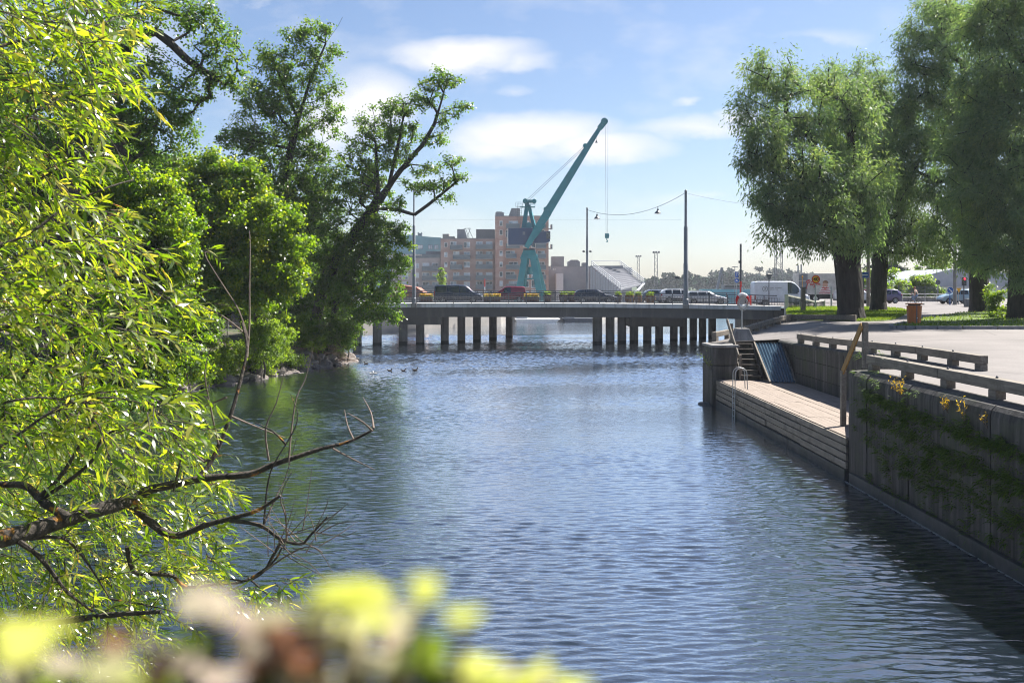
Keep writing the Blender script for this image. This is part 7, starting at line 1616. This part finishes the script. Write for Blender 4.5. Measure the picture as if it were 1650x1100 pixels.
for (px, py) in ((210, 130), (200, 60), (185, 90), (150, 150), (170, 185), (205, 20), (165, 205), (200, 330), (185, 350), (270, 400), (255, 420), (300, 485), (280, 480), (310, 500), (215, 395), (240, 500), (215, 520), (230, 560), (190, 600), (330, 640), (300, 650), (340, 690), (300, 700), (120, 215), (160, 240), (130, 130), (360, 790), (345, 830), (355, 860), (350, 895), (420, 950), (450, 955), (400, 970), (470, 940), (330, 930), (380, 960), (360, 780), (240, 5), (225, 30), (350, 880), (355, 905)):
    for _ in range(4): shoot(P(px - 18 + rng.normal(0, 8), py + rng.normal(0, 8), rng.uniform(5.4, 6.3)), (rng.uniform(.2, 1), rng.normal(0, .4), rng.uniform(-.6, .4)), rng.uniform(.1, .2), 8, (.07, .13))
for Q in ALL[:16]:
    for k_ in range(10):
        i = rng.integers(1, len(Q)); p = np.array(Q[i])
        if (p[0] / p[1] * F + 825) > 330: continue
        shoot(p, (rng.normal(.4, .6), rng.normal(0, .6), rng.uniform(-.2, .8)), rng.uniform(.15, .3), 9)
shoots.build('shoots', M['twig'], wt)
V, lo, st, ti = leaf_strips(np.array(Cc) - WLOC[wt.name], np.array(Aa), np.array(Nn), np.array(LL), np.array(WW), np.array(TT), np.array(DD))
obj_from(raw_mesh('crown', V, lo, st, GREENS['near'], attrs={'tint': ti}), 'crown', wt)

# ================================================================ blurred bush right in front of the camera
M['nb_y'] = leaf_mat('yellow_green_leaf', [(0, (.34, .40, .05)), (1, (.45, .49, .08))], [(0, (.60, .66, .10)), (1, (.76, .76, .22))], .5, .5, .2)
M['nb_g'] = leaf_mat('deep_green_leaf', [(0, (.05, .10, .02)), (1, (.10, .16, .03))], [(0, (.18, .28, .02)), (1, (.3, .36, .04))], .4, .4, .4)
M['nb_r'] = leaf_mat('red_brown_leaf', [(0, (.26, .12, .08)), (1, (.36, .2, .14))], [(0, (.4, .18, .1)), (1, (.5, .28, .18))], .35, .4, .4)
M['nb_p'] = leaf_mat('pale_leaf_sheen', [(0, (.42, .44, .2)), (.5, (.5, .46, .33)), (1, (.52, .42, .38))], [(0, (.55, .58, .2)), (.5, (.6, .55, .38)), (1, (.6, .48, .42))], .4, .5, .3)  # pale leaves: their sheen is painted in as colour
fb = thing('near_bush', 'out of focus bush of yellow green leaves and painted leaf sheen below the lens', 'bush', (-.15, .55, 4.15))
sets = {'yellow_leaves': ('nb_y', [(555, 950, .46, 46, 30), (590, 965, .47, 40, 30), (525, 965, .48, 34, 24), (682, 945, .42, 26, 28), (745, 988, .42, 34, 16), (40, 1010, .42, 60, 24), (20, 1040, .4, 50, 26), (775, 1085, .42, 40, 28), (860, 1080, .46, 30, 22), (620, 1000, .5, 30, 22), (830, 1100, .44, 40, 24), (920, 1098, .46, 36, 16), (760, 1060, .45, 30, 20), (560, 1010, .5, 36, 24)]),
        'green_leaves': ('nb_g', [(685, 1045, .45, 36, 44), (640, 1075, .47, 40, 30), (700, 1085, .44, 40, 30), (430, 1085, .46, 44, 30), (340, 1080, .5, 44, 34), (250, 1100, .48, 60, 18), (60, 1095, .45, 70, 20), (800, 1105, .42, 50, 24), (300, 1040, .5, 30, 24)]),
        'red_leaves': ('nb_r', [(462, 1030, .44, 34, 34), (440, 1015, .45, 36, 16), (480, 1065, .43, 26, 30), (180, 1035, .44, 22, 20), (250, 1085, .43, 24, 18), (410, 1065, .45, 34, 18)]),
        'leaf_sheen': ('nb_p', [(335, 955, .46, 42, 22), (350, 985, .45, 38, 24), (395, 1000, .46, 34, 24), (160, 1080, .42, 46, 22), (200, 1090, .43, 30, 18), (400, 1035, .45, 40, 26), (555, 1025, .44, 30, 34), (580, 1000, .45, 26, 24), (350, 1085, .42, 44, 24), (310, 970, .47, 34, 22), (175, 1050, .45, 26, 18), (520, 1040, .46, 26, 24), (630, 1020, .46, 30, 20), (480, 1090, .44, 44, 20), (660, 1085, .44, 34, 20), (290, 1060, .45, 34, 20), (720, 1075, .45, 30, 20), (100, 1060, .44, 40, 22), (250, 1040, .45, 34, 20), (430, 1000, .45, 36, 26), (500, 990, .46, 34, 26), (600, 1060, .44, 40, 28), (560, 1090, .45, 40, 20), (20, 1085, .44, 40, 18), (850, 1090, .46, 50, 18), (740, 1100, .45, 50, 18), (440, 1070, .46, 40, 26), (640, 985, .47, 30, 22)])}
stems = MB(); off = WLOC[fb.name]
for nm, (mm_, rows) in sets.items():
    VV = []; Ff = []; tt = []
    for (px, py, d, rx, ry) in rows:
        d *= .57; c = P(px, py, d); r1, r2 = rx * d / F, ry * d / F; ang = rng.uniform(-.4, .4); base = len(VV); tilt = rng.normal(-.75, .25)
        for k in range(14):
            a = 2 * math.pi * k / 14; u_ = r1 * math.cos(a) * (1 + .08 * math.cos(3 * a)); v_ = r2 * math.sin(a)
            VV.append(c + np.array([u_ * math.cos(ang) - v_ * math.sin(ang), tilt * v_ + .004 * math.cos(2 * a), u_ * math.sin(ang) + v_ * math.cos(ang)]) - off); tt.append(0)
        tt[-14:] = [rng.random()] * 14
        Ff.append(tuple(range(base, base + 14)))
        e = c + np.array([0, 0, -r2]); stems.tube([e, e + np.array([rng.normal(0, .01), .03, -.1]), np.array([-.12 + .25 * rng.normal() * .4, .56, 4.2])], [.0012, .0022, .004], 5)
    lo = [i for f in Ff for i in f]; st = np.arange(0, len(lo), 14)
    obj_from(raw_mesh(nm, np.array(VV), lo, st, M[mm_], attrs={'tint': tt}), nm, fb)
stems.build('stems', M['twig'], fb)

# ================================================================ haze: one closed box of even, thin air
HAZE = 0.00022
hm = bpy.data.materials.new('haze_air'); hm.use_nodes = True; nt = hm.node_tree
for n_ in list(nt.nodes):
    if n_.type == 'BSDF_PRINCIPLED': nt.nodes.remove(n_)
pv = N(nt, 'ShaderNodeVolumePrincipled'); pv.inputs['Color'].default_value = (.86, .91, 1.0, 1); pv.inputs['Density'].default_value = HAZE; pv.inputs['Anisotropy'].default_value = .1
nt.links.new(pv.outputs[0], [n_ for n_ in nt.nodes if n_.type == 'OUTPUT_MATERIAL'][0].inputs['Volume'])
if HAZE > 0:
    mb = MB(); mb.b2(-760, 960, -60, 1100, -3.2, 48); hz = mb.build('haze', hm); hz['kind'] = 'stuff'; hz['label'] = 'thin pale summer haze over the whole harbour'; hz['category'] = 'haze'
